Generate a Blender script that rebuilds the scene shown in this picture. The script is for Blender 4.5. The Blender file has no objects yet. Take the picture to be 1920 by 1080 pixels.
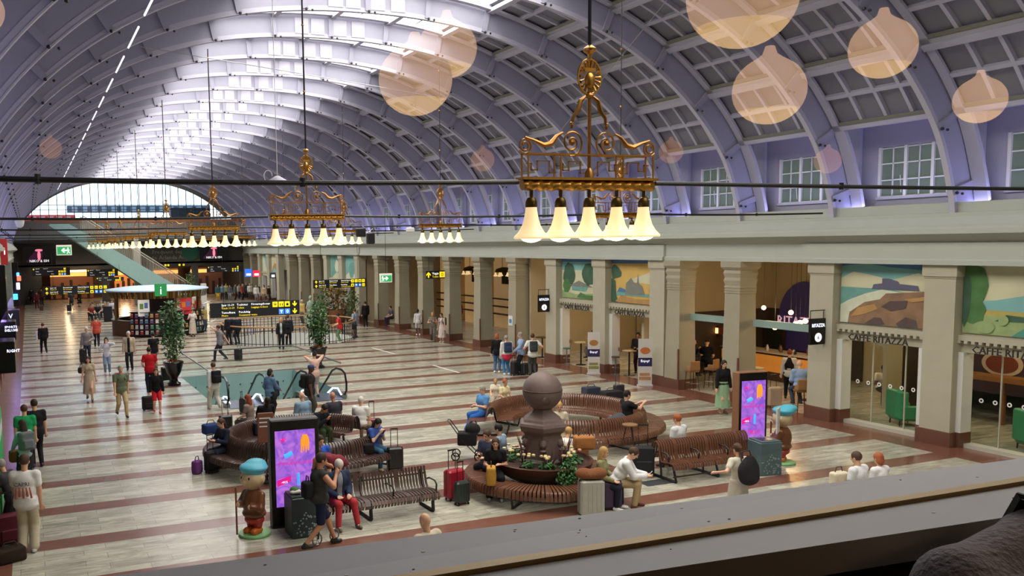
import bpy, math, random
import numpy as np
from mathutils import Vector, Matrix
from mathutils.geometry import tessellate_polygon
random.seed(7)
PI = math.pi
C = bpy.context.scene.collection
D = bpy.data
rad = math.radians
# ---------------------------------------------------------------- camera model
CAMH = 5.7
FPX = 1648.0
PX, PY = 700.0, 613.0
def _dir(vx, vy):
    a = np.array([vx - PX, -(vy - PY), -FPX]); return a / np.linalg.norm(a)
_Y = _dir(51.9, 468.36); _X = _dir(4943.0, 379.0)
_X = _X - _Y * (_X @ _Y); _X /= np.linalg.norm(_X)
_Z = np.cross(_X, _Y)
RW = np.array([_X, _Y, _Z])          # camera -> world
def ray(x, y):
    return RW @ np.array([x - PX, -(y - PY), -FPX])
def U(x, y, z=0.0):                  # photo point -> world XY on a level plane
    r = ray(x, y); t = (z - CAMH) / r[2]; return (float(r[0] * t), float(r[1] * t))
def OY(x, y, Y):                     # photo point -> (X, z) on a cross plane
    r = ray(x, y); t = Y / r[1]; return (float(r[0] * t), float(r[2] * t) + CAMH)
def OX(x, y, X):                     # photo point -> (Y, z) on a plane along the hall
    r = ray(x, y); t = X / r[0]; return (float(r[1] * t), float(r[2] * t) + CAMH)
cam_d = D.cameras.new('camera'); cam = D.objects.new('camera', cam_d); C.objects.link(cam)
m = Matrix([[RW[i][j] for j in range(3)] for i in range(3)]).to_4x4()
m.translation = Vector((0, 0, CAMH)); cam.matrix_world = m
cam_d.sensor_width = 36.0; cam_d.lens = FPX / 1920 * 36
cam_d.shift_x = (960 - PX) / 1920; cam_d.shift_y = (PY - 540) / 1920
cam_d.clip_start = 0.05; cam_d.clip_end = 500
bpy.context.scene.camera = cam
# ---------------------------------------------------------------- materials
_M = {}
def hexc(h):
    h = h.lstrip('#'); v = [int(h[i:i + 2], 16) / 255 for i in (0, 2, 4)]
    return tuple((c / 12.92 if c <= .04045 else ((c + .055) / 1.055) ** 2.4) for c in v)
def M(name, col='#808080', rough=.6, metal=0.0, emit=0.0, noise=0.0, nscale=8.0, spec=.5, alpha=1.0, trans=0.0, ecol=None, bump=0.0, coat=0.0):
    if name in _M: return _M[name]
    c = hexc(col) if isinstance(col, str) else col
    mt = D.materials.new(name); mt.use_nodes = True
    nt = mt.node_tree; b = nt.nodes['Principled BSDF']
    b.inputs['Base Color'].default_value = (*c, 1); b.inputs['Roughness'].default_value = rough
    b.inputs['Metallic'].default_value = metal; b.inputs['Specular IOR Level'].default_value = spec
    b.inputs['Alpha'].default_value = alpha; b.inputs['Transmission Weight'].default_value = trans
    b.inputs['Coat Weight'].default_value = coat
    if emit:
        e = hexc(ecol) if ecol else c
        b.inputs['Emission Color'].default_value = (*e, 1); b.inputs['Emission Strength'].default_value = emit
    if noise or bump:
        tc = nt.nodes.new('ShaderNodeTexCoord'); n = nt.nodes.new('ShaderNodeTexNoise')
        n.inputs['Scale'].default_value = nscale; n.inputs['Detail'].default_value = 4
        nt.links.new(tc.outputs['Object'], n.inputs['Vector'])
        if noise:
            mx = nt.nodes.new('ShaderNodeMix'); mx.data_type = 'RGBA'
            mx.inputs[6].default_value = (*[v * (1 - noise) for v in c], 1)
            mx.inputs[7].default_value = (*[min(1, v * (1 + noise)) for v in c], 1)
            nt.links.new(n.outputs['Fac'], mx.inputs[0]); nt.links.new(mx.outputs[2], b.inputs['Base Color'])
        if bump:
            bp = nt.nodes.new('ShaderNodeBump'); bp.inputs['Strength'].default_value = bump; bp.inputs['Distance'].default_value = .02
            nt.links.new(n.outputs['Fac'], bp.inputs['Height']); nt.links.new(bp.outputs[0], b.inputs['Normal'])
    _M[name] = mt; return mt
def fab(col):        # cloth
    return M('cloth_' + col.strip('#'), col, .85, noise=.18, nscale=14, spec=.25)
def glassmat(name, col=(1, 1, 1), refl=.08, tint=.9, ior=1.45):
    if name in _M: return _M[name]
    mt = D.materials.new(name); mt.use_nodes = True; nt = mt.node_tree; nt.nodes.clear()
    o = nt.nodes.new('ShaderNodeOutputMaterial'); t = nt.nodes.new('ShaderNodeBsdfTransparent')
    g = nt.nodes.new('ShaderNodeBsdfGlossy'); g.inputs['Roughness'].default_value = 0.0
    mx = nt.nodes.new('ShaderNodeMixShader'); fr = nt.nodes.new('ShaderNodeLayerWeight'); fr.inputs['Blend'].default_value = .5; pw = nt.nodes.new('ShaderNodeMath'); pw.operation = 'POWER'; pw.inputs[1].default_value = 5.0; ml = nt.nodes.new('ShaderNodeMath'); ml.operation = 'MULTIPLY'; ml.inputs[1].default_value = min(.5, (ior - 1) * 1.1)
    ad = nt.nodes.new('ShaderNodeMath'); ad.operation = 'ADD'; ad.use_clamp = True; ad.inputs[1].default_value = refl
    t.inputs['Color'].default_value = (col[0] * tint, col[1] * tint, col[2] * tint, 1)
    nt.links.new(fr.outputs['Facing'], pw.inputs[0]); nt.links.new(pw.outputs[0], ml.inputs[0]); nt.links.new(ml.outputs[0], ad.inputs[0]); nt.links.new(ad.outputs[0], mx.inputs[0])
    nt.links.new(t.outputs[0], mx.inputs[1]); nt.links.new(g.outputs[0], mx.inputs[2]); nt.links.new(mx.outputs[0], o.inputs[0])
    _M[name] = mt; return mt
# ---------------------------------------------------------------- mesh builder
class MB:
    def __init__(s): s.v = []; s.f = []; s.m = []
    def add(s, vs, fs, mi=0):
        o = len(s.v); s.v += [tuple(map(float, p)) for p in vs]
        s.f += [tuple(i + o for i in f) for f in fs]; s.m += [mi] * len(fs); return s
    def box(s, lo, hi, mi=0, rz=0, pivot=None):
        x0, y0, z0 = lo; x1, y1, z1 = hi
        vs = [(x0, y0, z0), (x1, y0, z0), (x1, y1, z0), (x0, y1, z0), (x0, y0, z1), (x1, y0, z1), (x1, y1, z1), (x0, y1, z1)]
        if rz:
            px, py = pivot or ((x0 + x1) / 2, (y0 + y1) / 2); c, q = math.cos(rz), math.sin(rz)
            vs = [(px + (x - px) * c - (y - py) * q, py + (x - px) * q + (y - py) * c, z) for x, y, z in vs]
        return s.add(vs, [(0, 3, 2, 1), (4, 5, 6, 7), (0, 1, 5, 4), (1, 2, 6, 5), (2, 3, 7, 6), (3, 0, 4, 7)], mi)
    def rbox(s, lo, hi, b=.02, mi=0):      # box with chamfered edges
        x0, y0, z0 = lo; x1, y1, z1 = hi
        pr = [(x0 + b, y0), (x1 - b, y0), (x1, y0 + b), (x1, y1 - b), (x1 - b, y1), (x0 + b, y1), (x0, y1 - b), (x0, y0 + b)]
        cx, cy = (x0 + x1) / 2, (y0 + y1) / 2
        def sh(p, d):
            return [(cx + (x - cx) * (1 - d / max(.001, abs(x1 - x0) / 2)), cy + (y - cy) * (1 - d / max(.001, abs(y1 - y0) / 2))) for x, y in p]
        rows = [(sh(pr, b), z0), (pr, z0 + b), (pr, z1 - b), (sh(pr, b), z1)]
        vs = [(x, y, z) for p, z in rows for x, y in p]; fs = [tuple(range(7, -1, -1)), tuple(range(24, 32))]
        for r in range(3):
            for i in range(8): fs.append((r * 8 + i, r * 8 + (i + 1) % 8, r * 8 + 8 + (i + 1) % 8, r * 8 + 8 + i))
        return s.add(vs, fs, mi)
    def tube(s, pts, r, n=8, mi=0, cap=True, closed=False):
        P = [Vector(p) for p in pts]; rs = r if isinstance(r, (list, tuple)) else [r] * len(P)
        vs = []; up = None; N = len(P)
        for i, p in enumerate(P):
            if closed: t = P[(i + 1) % N] - P[i - 1]
            else: t = (P[min(i + 1, N - 1)] - P[max(i - 1, 0)])
            t = t.normalized() if t.length > 1e-9 else Vector((0, 0, 1))
            if up is None: up = Vector((0, 0, 1)) if abs(t.z) < .95 else Vector((1, 0, 0))
            a = t.cross(up); a = a.normalized() if a.length > 1e-6 else Vector((1, 0, 0)); up = a.cross(t).normalized()
            for k in range(n):
                q = 2 * PI * k / n; w = p + (a * math.cos(q) + up * math.sin(q)) * rs[i]; vs.append(tuple(w))
        fs = []
        for i in range(N if closed else N - 1):
            j = (i + 1) % N
            for k in range(n): fs.append((i * n + k, i * n + (k + 1) % n, j * n + (k + 1) % n, j * n + k))
        if cap and not closed: fs.append(tuple(range(n - 1, -1, -1))); fs.append(tuple(range((N - 1) * n, N * n)))
        return s.add(vs, fs, mi)
    def lathe(s, prof, n=24, c=(0, 0, 0), mi=0, sq=False, cap=True):
        vs = []; off = PI / 4 if sq else 0; k = math.sqrt(2) if sq else 1; n = 4 if sq else n
        for r, z in prof:
            for i in range(n):
                a = 2 * PI * i / n + off; vs.append((c[0] + r * k * math.cos(a), c[1] + r * k * math.sin(a), c[2] + z))
        fs = []
        for j in range(len(prof) - 1):
            for i in range(n): fs.append((j * n + i, j * n + (i + 1) % n, (j + 1) * n + (i + 1) % n, (j + 1) * n + i))
        if cap: fs.append(tuple(range(n - 1, -1, -1))); fs.append(tuple(range((len(prof) - 1) * n, len(prof) * n)))
        return s.add(vs, fs, mi)
    def ext(s, prof, axis, a, b, mi=0, cap=True):   # extrude closed outline of 2D points along axis
        n = len(prof)
        def P(p, t): return (t, p[0], p[1]) if axis == 'x' else ((p[0], t, p[1]) if axis == 'y' else (p[0], p[1], t))
        vs = [P(p, a) for p in prof] + [P(p, b) for p in prof]
        fs = [(i, (i + 1) % n, n + (i + 1) % n, n + i) for i in range(n)]
        if cap: fs += [tuple(range(n - 1, -1, -1)), tuple(range(n, 2 * n))]
        return s.add(vs, fs, mi)
    def ball(s, c, r, n=12, mi=0):
        r3 = r if isinstance(r, (tuple, list)) else (r, r, r); m_ = n // 2; vs = []; fs = []
        for j in range(m_ + 1):
            th = PI * j / m_
            for i in range(n):
                a = 2 * PI * i / n; vs.append((c[0] + r3[0] * math.sin(th) * math.cos(a), c[1] + r3[1] * math.sin(th) * math.sin(a), c[2] - r3[2] * math.cos(th)))
        for j in range(m_):
            for i in range(n): fs.append((j * n + i, j * n + (i + 1) % n, (j + 1) * n + (i + 1) % n, (j + 1) * n + i))
        return s.add(vs, fs, mi)
    def build(s, name, mats, parent=None, smooth=True, loc=None, rz=0):
        me = D.meshes.new(name); me.from_pydata(s.v, [], s.f)
        for mt in (mats if isinstance(mats, (list, tuple)) else [mats]): me.materials.append(mt)
        me.polygons.foreach_set('material_index', s.m)
        if smooth:
            me.polygons.foreach_set('use_smooth', [True] * len(s.f)); me.set_sharp_from_angle(angle=rad(38))
        me.update()
        return link(name, me, parent, loc, rz)
def link(name, me, parent=None, loc=None, rz=0):
    o = D.objects.new(name, me); C.objects.link(o)
    if parent: o.parent = parent
    if loc is not None: o.location = loc
    if rz: o.rotation_euler = (0, 0, rz)
    return o
def tag(o, label=None, cat=None, group=None, kind=None):
    if label: o['label'] = label
    if cat: o['category'] = cat
    if group: o['group'] = group
    if kind: o['kind'] = kind
    return o
def empty(name, loc, rz, label, cat, group=None):
    o = D.objects.new(name, None); C.objects.link(o); o.location = loc; o.rotation_euler = (0, 0, rz)
    return tag(o, label, cat, group)
def copy_tree(o, loc=None, rz=None, label=None, group=None, parent=None):
    c = o.copy(); C.objects.link(c)
    if parent: c.parent = parent
    if loc is not None: c.location = loc
    if rz is not None: c.rotation_euler = (0, 0, rz)
    if label: c['label'] = label
    if group: c['group'] = group
    for ch in list(o.children): copy_tree(ch, parent=c)
    return c
def S(o): return tag(o, kind='structure')
def text(name, s, size, mat, parent=None, loc=(0, 0, 0), rot=(0, 0, 0), ext=.004, align='LEFT', sx=1.0, res=1):
    cu = D.curves.new(name, 'FONT'); cu.body = s; cu.size = size; cu.extrude = ext; cu.align_x = align; cu.resolution_u = res
    t = D.objects.new('t', cu); C.objects.link(t); dg = bpy.context.evaluated_depsgraph_get(); me = D.meshes.new_from_object(t.evaluated_get(dg))
    D.objects.remove(t); me.materials.clear(); me.materials.append(mat); me.name = name
    o = D.objects.new(name, me); C.objects.link(o)
    if parent: o.parent = parent
    o.location = loc; o.rotation_euler = rot; o.scale = (sx, 1, 1); return o
# ---------------------------------------------------------------- soft shapes: distance field + surface nets
# prim: (op, kind, ...)   op 'u' union, 's' subtract
def cap(a, b, r1, r2=None): return ('u', 'c', a, b, r1, r1 if r2 is None else r2)
def ell(c, r, R=None, op='u'): return (op, 'e', c, r, R)
def rbx(c, h, r=.02, R=None, op='u'): return (op, 'b', c, h, r, R)
def _bounds(p):
    if p[1] == 'c':
        a, b = np.array(p[2], float), np.array(p[3], float); r = max(p[4], p[5]); return np.minimum(a, b) - r, np.maximum(a, b) + r
    c = np.array(p[2], float); h = np.array(p[3], float)
    if p[1] == 'b': h = h + p[4]
    R = p[-1]
    if R is not None: h = np.abs(R) @ h
    return c - h, c + h
def sdf_mesh(prims, h=.02, k=.03):
    bs = [_bounds(p) for p in prims]
    us = [b for b, p in zip(bs, prims) if p[0] == 'u']
    lo = np.min([b[0] for b in us], axis=0) - 2.5 * h; hi = np.max([b[1] for b in us], axis=0) + 2.5 * h
    n = np.ceil((hi - lo) / h).astype(int) + 1
    Dg = np.full(n, 1.0, np.float32)
    ax = [lo[i] + h * np.arange(n[i]) for i in range(3)]
    mg = k + 3 * h
    for p, (bl, bh) in zip(prims, bs):
        i0 = np.clip(((bl - mg - lo) / h).astype(int), 0, n); i1 = np.clip(((bh + mg - lo) / h).astype(int) + 2, 0, n)
        if np.any(i1 <= i0): continue
        sl = tuple(slice(i0[i], i1[i]) for i in range(3))
        X = ax[0][sl[0]][:, None, None]; Y = ax[1][sl[1]][None, :, None]; Z = ax[2][sl[2]][None, None, :]
        if p[1] == 'c':
            a = np.array(p[2], float); b = np.array(p[3], float); d = b - a; L = max(d @ d, 1e-9)
            t = np.clip(((X - a[0]) * d[0] + (Y - a[1]) * d[1] + (Z - a[2]) * d[2]) / L, 0, 1)
            v = np.sqrt((X - a[0] - t * d[0]) ** 2 + (Y - a[1] - t * d[1]) ** 2 + (Z - a[2] - t * d[2]) ** 2) - (p[4] + (p[5] - p[4]) * t)
        else:
            c = p[2]; x, y, z = X - c[0], Y - c[1], Z - c[2]; R = p[-1]
            if R is not None:
                x, y, z = (R[0][0] * x + R[1][0] * y + R[2][0] * z, R[0][1] * x + R[1][1] * y + R[2][1] * z, R[0][2] * x + R[1][2] * y + R[2][2] * z)
            if p[1] == 'e':
                r = p[3]; q = np.sqrt((x / r[0]) ** 2 + (y / r[1]) ** 2 + (z / r[2]) ** 2)
                q2 = np.sqrt((x / r[0] ** 2) ** 2 + (y / r[1] ** 2) ** 2 + (z / r[2] ** 2) ** 2) + 1e-6
                v = q * (q - 1) / q2
            else:
                hh = p[3]; dx, dy, dz = np.abs(x) - hh[0] , np.abs(y) - hh[1], np.abs(z) - hh[2]
                v = np.sqrt(np.maximum(dx, 0) ** 2 + np.maximum(dy, 0) ** 2 + np.maximum(dz, 0) ** 2) + np.minimum(np.maximum(dx, np.maximum(dy, dz)), 0) - p[4]
        g = Dg[sl]
        if p[0] == 'u':
            e = np.maximum(k - np.abs(g - v), 0); Dg[sl] = np.minimum(g, v) - e * e / (4 * k)
        else:
            Dg[sl] = np.maximum(g, -v)
    ins = Dg < 0
    nx, ny, nz = n
    corner = [(i, j, l) for i in (0, 1) for j in (0, 1) for l in (0, 1)]
    cs = [ins[i:nx - 1 + i, j:ny - 1 + j, l:nz - 1 + l] for i, j, l in corner]
    cnt = sum(c.astype(np.int8) for c in cs)
    act = (cnt > 0) & (cnt < 8)
    idx = np.argwhere(act)
    if len(idx) == 0: return np.zeros((0, 3)), np.zeros((0, 4), int)
    vals = {c: Dg[idx[:, 0] + c[0], idx[:, 1] + c[1], idx[:, 2] + c[2]] for c in corner}
    acc = np.zeros((len(idx), 3)); num = np.zeros(len(idx))
    for c in corner:
        for a_ in range(3):
            if c[a_]: continue
            d = list(c); d[a_] = 1; d = tuple(d); v0, v1 = vals[c], vals[d]
            s = (v0 < 0) != (v1 < 0); t = np.where(s, v0 / np.where(s, v0 - v1, 1), 0)
            pos = np.tile(np.array(c, float), (len(idx), 1)); pos[:, a_] = t
            acc += pos * s[:, None]; num += s
    V = lo + h * (idx + acc / num[:, None])
    vid = np.full((nx - 1, ny - 1, nz - 1), -1, np.int32); vid[act] = np.arange(len(idx))
    F = []
    for a_ in range(3):
        sl0 = [slice(1, m_ - 1) for m_ in n]; sl1 = list(sl0)
        sl0[a_] = slice(0, n[a_] - 1); sl1[a_] = slice(1, n[a_])
        A = ins[tuple(sl0)]; B = ins[tuple(sl1)]
        e = np.argwhere(A != B)
        if len(e) == 0: continue
        off = np.array([1, 1, 1]); off[a_] = 0; g = e + off
        b_, c_ = (a_ + 1) % 3, (a_ + 2) % 3
        def cell(db, dc):
            q = g.copy(); q[:, b_] -= db; q[:, c_] -= dc; return vid[q[:, 0], q[:, 1], q[:, 2]]
        q = np.stack([cell(0, 0), cell(1, 0), cell(1, 1), cell(0, 1)], 1)
        fl = A[e[:, 0], e[:, 1], e[:, 2]]
        q[~fl] = q[~fl][:, ::-1]; F.append(q)
    return V, np.concatenate(F)
def np_mesh(name, V, F, mats, fm=None):
    me = D.meshes.new(name); me.vertices.add(len(V)); me.vertices.foreach_set('co', V.astype(np.float32).ravel())
    me.loops.add(F.size); me.loops.foreach_set('vertex_index', F.astype(np.int32).ravel())
    me.polygons.add(len(F)); me.polygons.foreach_set('loop_start', np.arange(0, F.size, 4, dtype=np.int32))
    me.polygons.foreach_set('loop_total', np.full(len(F), 4, np.int32)) if False else None
    me.polygons.foreach_set('use_smooth', np.ones(len(F), bool))
    for mt in mats: me.materials.append(mt)
    if fm is not None: me.polygons.foreach_set('material_index', fm.astype(np.int32))
    me.update(calc_edges=True); return me
def soft(name, prims, mats, parent=None, h=.02, k=.03, loc=None, rz=0):
    V, F = sdf_mesh(prims, h, k)
    return link(name, np_mesh(name, V, F, mats if isinstance(mats, (list, tuple)) else [mats]), parent, loc, rz)
# ================================================================ the hall
PIT = 3.72; RY0 = 16.05; CXH = 10.6; YN = 1.26; YF = 100.0
XR, XL = 22.6, -1.4
W_ = dict(
 web=M('rib_paint', '#9c9db0', .5, noise=.08, nscale=1.2), flange=M('rib_flange', '#b6b6c6', .5), band=M('ceiling_band', '#b4b4c0', .6, noise=.05, nscale=2),
 pane=M('ceiling_pane', '#80808a', .8, noise=.06, nscale=3), roll=M('roller_bar', '#77776a', .7),
 stone=M('stone', '#b3ae99', .75, noise=.10, nscale=2.2, bump=.05), stoned=M('stone_dark', '#a19b85', .75, noise=.1, nscale=2), corn=M('cornice_paint', '#b0b6ac', .7, noise=.05, nscale=.8),
 base=M('base_stone', '#6b4638', .28, noise=.18, nscale=5), white=M('white_paint', '#d9dbd6', .6), plaster=M('plaster', '#b5a88a', .8, noise=.06, nscale=1.5),
 dark=M('dark_metal', '#17181a', .45), black=M('black_gloss', '#08090a', .25), brass=M('brass', '#b5853a', .32, metal=.85, noise=.2, nscale=20), gold=M('gilded', '#a8783c', .38, metal=.8, noise=.25, nscale=30),
 steel=M('steel', '#9a9da0', .3, metal=.9), teal=M('teal_paint', '#9cc2c0', .5, noise=.08, nscale=2), greenish=M('tinted_frame', '#8fa8a0', .4), room=M('cafe_room', '#2c211b', .85, noise=.15, nscale=2))
# ---- floor with two openings
def floor_material():
    mt = D.materials.new('marble_floor'); mt.use_nodes = True; nt = mt.node_tree; b = nt.nodes['Principled BSDF']
    N = nt.nodes.new; L = nt.links.new
    def math_(op, a, bb=None, clamp=False):
        n = N('ShaderNodeMath'); n.operation = op; n.use_clamp = clamp
        for i, v in enumerate((a, bb)):
            if v is None: continue
            if isinstance(v, (int, float)): n.inputs[i].default_value = v
            else: L(v, n.inputs[i])
        return n.outputs[0]
    tc = N('ShaderNodeTexCoord'); sp = N('ShaderNodeSeparateXYZ'); L(tc.outputs['Object'], sp.inputs[0])
    x, y = sp.outputs[0], sp.outputs[1]
    f = math_('FRACT', math_('DIVIDE', math_('SUBTRACT', y, 15.10 - 2.326 * 20), 2.326))
    stripe = math_('LESS_THAN', f, .585 / 2.326)
    bR = math_('MULTIPLY', math_('GREATER_THAN', x, 21.75), math_('LESS_THAN', x, 22.95))
    bL = math_('MULTIPLY', math_('LESS_THAN', x, -.55), math_('GREATER_THAN', x, -1.8))
    inb = math_('MULTIPLY', math_('LESS_THAN', x, 21.75), math_('GREATER_THAN', x, -.55))
    brown = math_('MAXIMUM', math_('MAXIMUM', bR, bL), math_('MULTIPLY', stripe, inb))
    br = N('ShaderNodeTexBrick'); br.offset = .37; br.inputs['Scale'].default_value = 1.0; br.inputs['Brick Width'].default_value = 1.1; br.inputs['Row Height'].default_value = .29
    br.inputs['Mortar Size'].default_value = .004; br.inputs['Mortar'].default_value = (*hexc('#7c7a70'), 1); br.inputs['Mortar Smooth'].default_value = .1
    br.inputs['Color1'].default_value = (*hexc('#cfccbc'), 1); br.inputs['Color2'].default_value = (*hexc('#b0ad9e'), 1)
    L(tc.outputs['Object'], br.inputs['Vector'])
    mp = N('ShaderNodeMapping'); mp.inputs['Scale'].default_value = (.9, 3.2, 1); L(tc.outputs['Object'], mp.inputs[0])
    ns = N('ShaderNodeTexNoise'); ns.inputs['Scale'].default_value = 1.7; ns.inputs['Detail'].default_value = 6; ns.inputs['Roughness'].default_value = .7; ns.inputs['Distortion'].default_value = .8; L(mp.outputs[0], ns.inputs['Vector'])
    rp = N('ShaderNodeValToRGB'); rp.color_ramp.elements[0].position = .38; rp.color_ramp.elements[0].color = (*hexc('#96948a'), 1); rp.color_ramp.elements[1].position = .62; rp.color_ramp.elements[1].color = (1, 1, 1, 1); L(ns.outputs[0], rp.inputs[0])
    mx = N('ShaderNodeMix'); mx.data_type = 'RGBA'; mx.blend_type = 'MULTIPLY'; mx.inputs[0].default_value = .55; L(br.outputs[0], mx.inputs[6]); L(rp.outputs[0], mx.inputs[7])
    n2 = N('ShaderNodeTexNoise'); n2.inputs['Scale'].default_value = 3; L(tc.outputs['Object'], n2.inputs['Vector'])
    bm = N('ShaderNodeMix'); bm.data_type = 'RGBA'; bm.inputs[6].default_value = (*hexc('#71493b'), 1); bm.inputs[7].default_value = (*hexc('#80594b'), 1); L(n2.outputs[0], bm.inputs[0])
    fx = N('ShaderNodeMix'); fx.data_type = 'RGBA'; L(brown, fx.inputs[0]); L(mx.outputs[2], fx.inputs[6]); L(bm.outputs[2], fx.inputs[7])
    L(fx.outputs[2], b.inputs['Base Color'])
    r = math_('ADD', math_('MULTIPLY', n2.outputs[0], .14), .14); L(r, b.inputs['Roughness']); b.inputs['Specular IOR Level'].default_value = .5
    return mt
FLM = floor_material()
HOLE = (6.0, 31.3, 11.05, 38.7)      # escalator well
RC, RR = (14.6, 51.6), 4.1           # round opening
outer = [(-6, -1, 0), (32, -1, 0), (32, 112, 0), (-6, 112, 0)]
h1 = [(HOLE[0], HOLE[1], 0), (HOLE[2], HOLE[1], 0), (HOLE[2], HOLE[3], 0), (HOLE[0], HOLE[3], 0)]
h2 = [(RC[0] + (RR - .25) * math.cos(2 * PI * i / 32), RC[1] + (RR - .25) * math.sin(2 * PI * i / 32), 0) for i in range(32)]
polys = [[Vector(p) for p in q] for q in (outer, h1, h2)]
tri = tessellate_polygon(polys); allv = [v for p in polys for v in p]
fb = MB(); fb.add([tuple(v) for v in allv], [tuple(t) if (allv[t[1]] - allv[t[0]]).cross(allv[t[2]] - allv[t[0]]).z > 0 else tuple(reversed(t)) for t in tri])
S(fb.build('floor', FLM, smooth=False))
g = MB(); x0, y0, x1, y1 = HOLE
g.add([(x0, y0, 0), (x1, y0, 0), (x1, y1, 0), (x0, y1, 0), (x0, y0, -4.2), (x1, y0, -4.2), (x1, y1, -4.2), (x0, y1, -4.2)], [(0, 1, 5, 4), (1, 2, 6, 5), (2, 3, 7, 6), (3, 0, 4, 7)])
g.add([(x0, y0, -4.2), (x1, y0, -4.2), (x1, y1, -4.2), (x0, y1, -4.2)], [(0, 1, 2, 3)], 1)
for i in range(9):
    for j in range(3): g.ball((x0 + .6 + i * .5, y1 - .02, -.5 - j * .6), .035, 6, 2)
S(g.build('wall_escalator_well', [W_['teal'], M('lower_floor', '#a5a49a', .4), W_['dark']]))
g = MB(); n = 32
ring = [(RC[0] + (RR - .25) * math.cos(2 * PI * i / n), RC[1] + (RR - .25) * math.sin(2 * PI * i / n)) for i in range(n)]
g.add([(a, b, 0) for a, b in ring] + [(a, b, -4) for a, b in ring], [(i, n + i, n + (i + 1) % n, (i + 1) % n) for i in range(n)])
g.add([(a, b, -4) for a, b in ring], [tuple(range(n))], 1)
S(g.build('wall_round_opening', [W_['white'], M('lower_floor', '#a5a49a', .4)]))
# ---- vault profile
HP = [(0, 13.1), (2.1, 13.02), (4.2, 12.73), (6.4, 12.08), (8.35, 11.08), (9.95, 9.83), (11.2, 8.35), (11.85, 6.75), (12.0, 5.9)]
def catmull(P, n=6):
    out = []
    for i in range(len(P) - 1):
        p0 = P[i - 1] if i else (-P[1][0], P[1][1]); p1, p2 = P[i], P[i + 1]; p3 = P[i + 2] if i + 2 < len(P) else (2 * p2[0] - p1[0], 2 * p2[1] - p1[1])
        for k in range(n):
            t = k / n; out.append(tuple(.5 * (2 * p1[j] + (p2[j] - p0[j]) * t + (2 * p0[j] - 5 * p1[j] + 4 * p2[j] - p3[j]) * t * t + (3 * p1[j] - p0[j] - 3 * p2[j] + p3[j]) * t ** 3) for j in (0, 1)))
    out.append(P[-1]); return out
half = catmull(HP, 12)                     # from crown to base, 12 steps a segment
prof = [(-u, z) for u, z in reversed(half)] + half[1:]     # left base -> right base
NP = len(prof)
def nrm(i):
    a, b = prof[max(i - 1, 0)], prof[min(i + 1, NP - 1)]; t = (b[0] - a[0], b[1] - a[1]); l = math.hypot(*t); return (-t[1] / l, t[0] / l)
def off(i, d):
    n_ = nrm(i); return (CXH + prof[i][0] + n_[0] * d, prof[i][1] + n_[1] * d)
nodes = [i for i in range(0, NP, 12)]       # profile indices of the purlins
def rib_mesh():
    g = MB(); n = NP
    P0 = [off(i, .03) for i in range(n)]; P1 = [off(i, 1.0) for i in range(n)]
    t = .03
    vs = [(p[0], s * t, p[1]) for s in (-1, 1) for P in (P0, P1) for p in P]
    fs = []
    for i in range(n - 1):
        fs.append((i, i + 1, n + i + 1, n + i)); fs.append((2 * n + i, 3 * n + i, 3 * n + i + 1, 2 * n + i + 1))
    g.add(vs, fs, 0)
    def strip(d0, d1, w, mi, i0=0, i1=n - 1, y0=None):      # bar following the arch
        ya, yb = (-w, w) if y0 is None else y0
        A = [off(i, d0) for i in range(i0, i1 + 1)]; B = [off(i, d1) for i in range(i0, i1 + 1)]; k = len(A)
        vs = [(p[0], ya, p[1]) for p in A] + [(p[0], yb, p[1]) for p in A] + [(p[0], ya, p[1]) for p in B] + [(p[0], yb, p[1]) for p in B]; fs = []
        for i in range(k - 1):
            fs += [(i, k + i, k + i + 1, i + 1), (2 * k + i, 2 * k + i + 1, 3 * k + i + 1, 3 * k + i), (i, i + 1, 2 * k + i + 1, 2 * k + i), (k + i, 3 * k + i, 3 * k + i + 1, k + i + 1)]
        g.add(vs, fs, mi)
    strip(0, .035, .075, 1); strip(.04, .15, .05, 1); strip(.84, .98, .055, 0)
    for i in nodes[1:-1]:
        a = off(i, .05); b = off(i, .98); nx, nz = nrm(i); w = .09
        vs = []
        for (x, z) in (a, b):
            for sx in (-w, w):
                for sy in (-.1, .1): vs.append((x + nz * sx, sy, z - nx * sx))
        g.add(vs, [(0, 1, 3, 2), (4, 6, 7, 5), (0, 4, 5, 1), (2, 3, 7, 6), (0, 2, 6, 4), (1, 5, 7, 3)], 0)
        g.ball((a[0], -.16, a[1] - .03), .05, 6, 2); g.ball((a[0] + .2, -.16, a[1] - .05), .04, 6, 2)
    c0 = NP // 2                            # bolted plates at the crown
    for k, s in enumerate((-1.35, -.75, .1, .8)):
        g.box((CXH + s, -.07, 13.2), (CXH + s + .5, -.03, 13.75), 1)
    return g
rib0 = None
RIBS = [RY0 + PIT * k for k in range(-4, 23)]
for y in RIBS:
    if rib0 is None:
        rib0 = rib_mesh().build('roof_rib', [W_['web'], W_['flange'], W_['dark']]); rib0.location = (0, y, 0); S(rib0)
    else:
        o = rib0.copy(); C.objects.link(o); o.location = (0, y, 0)
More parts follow.
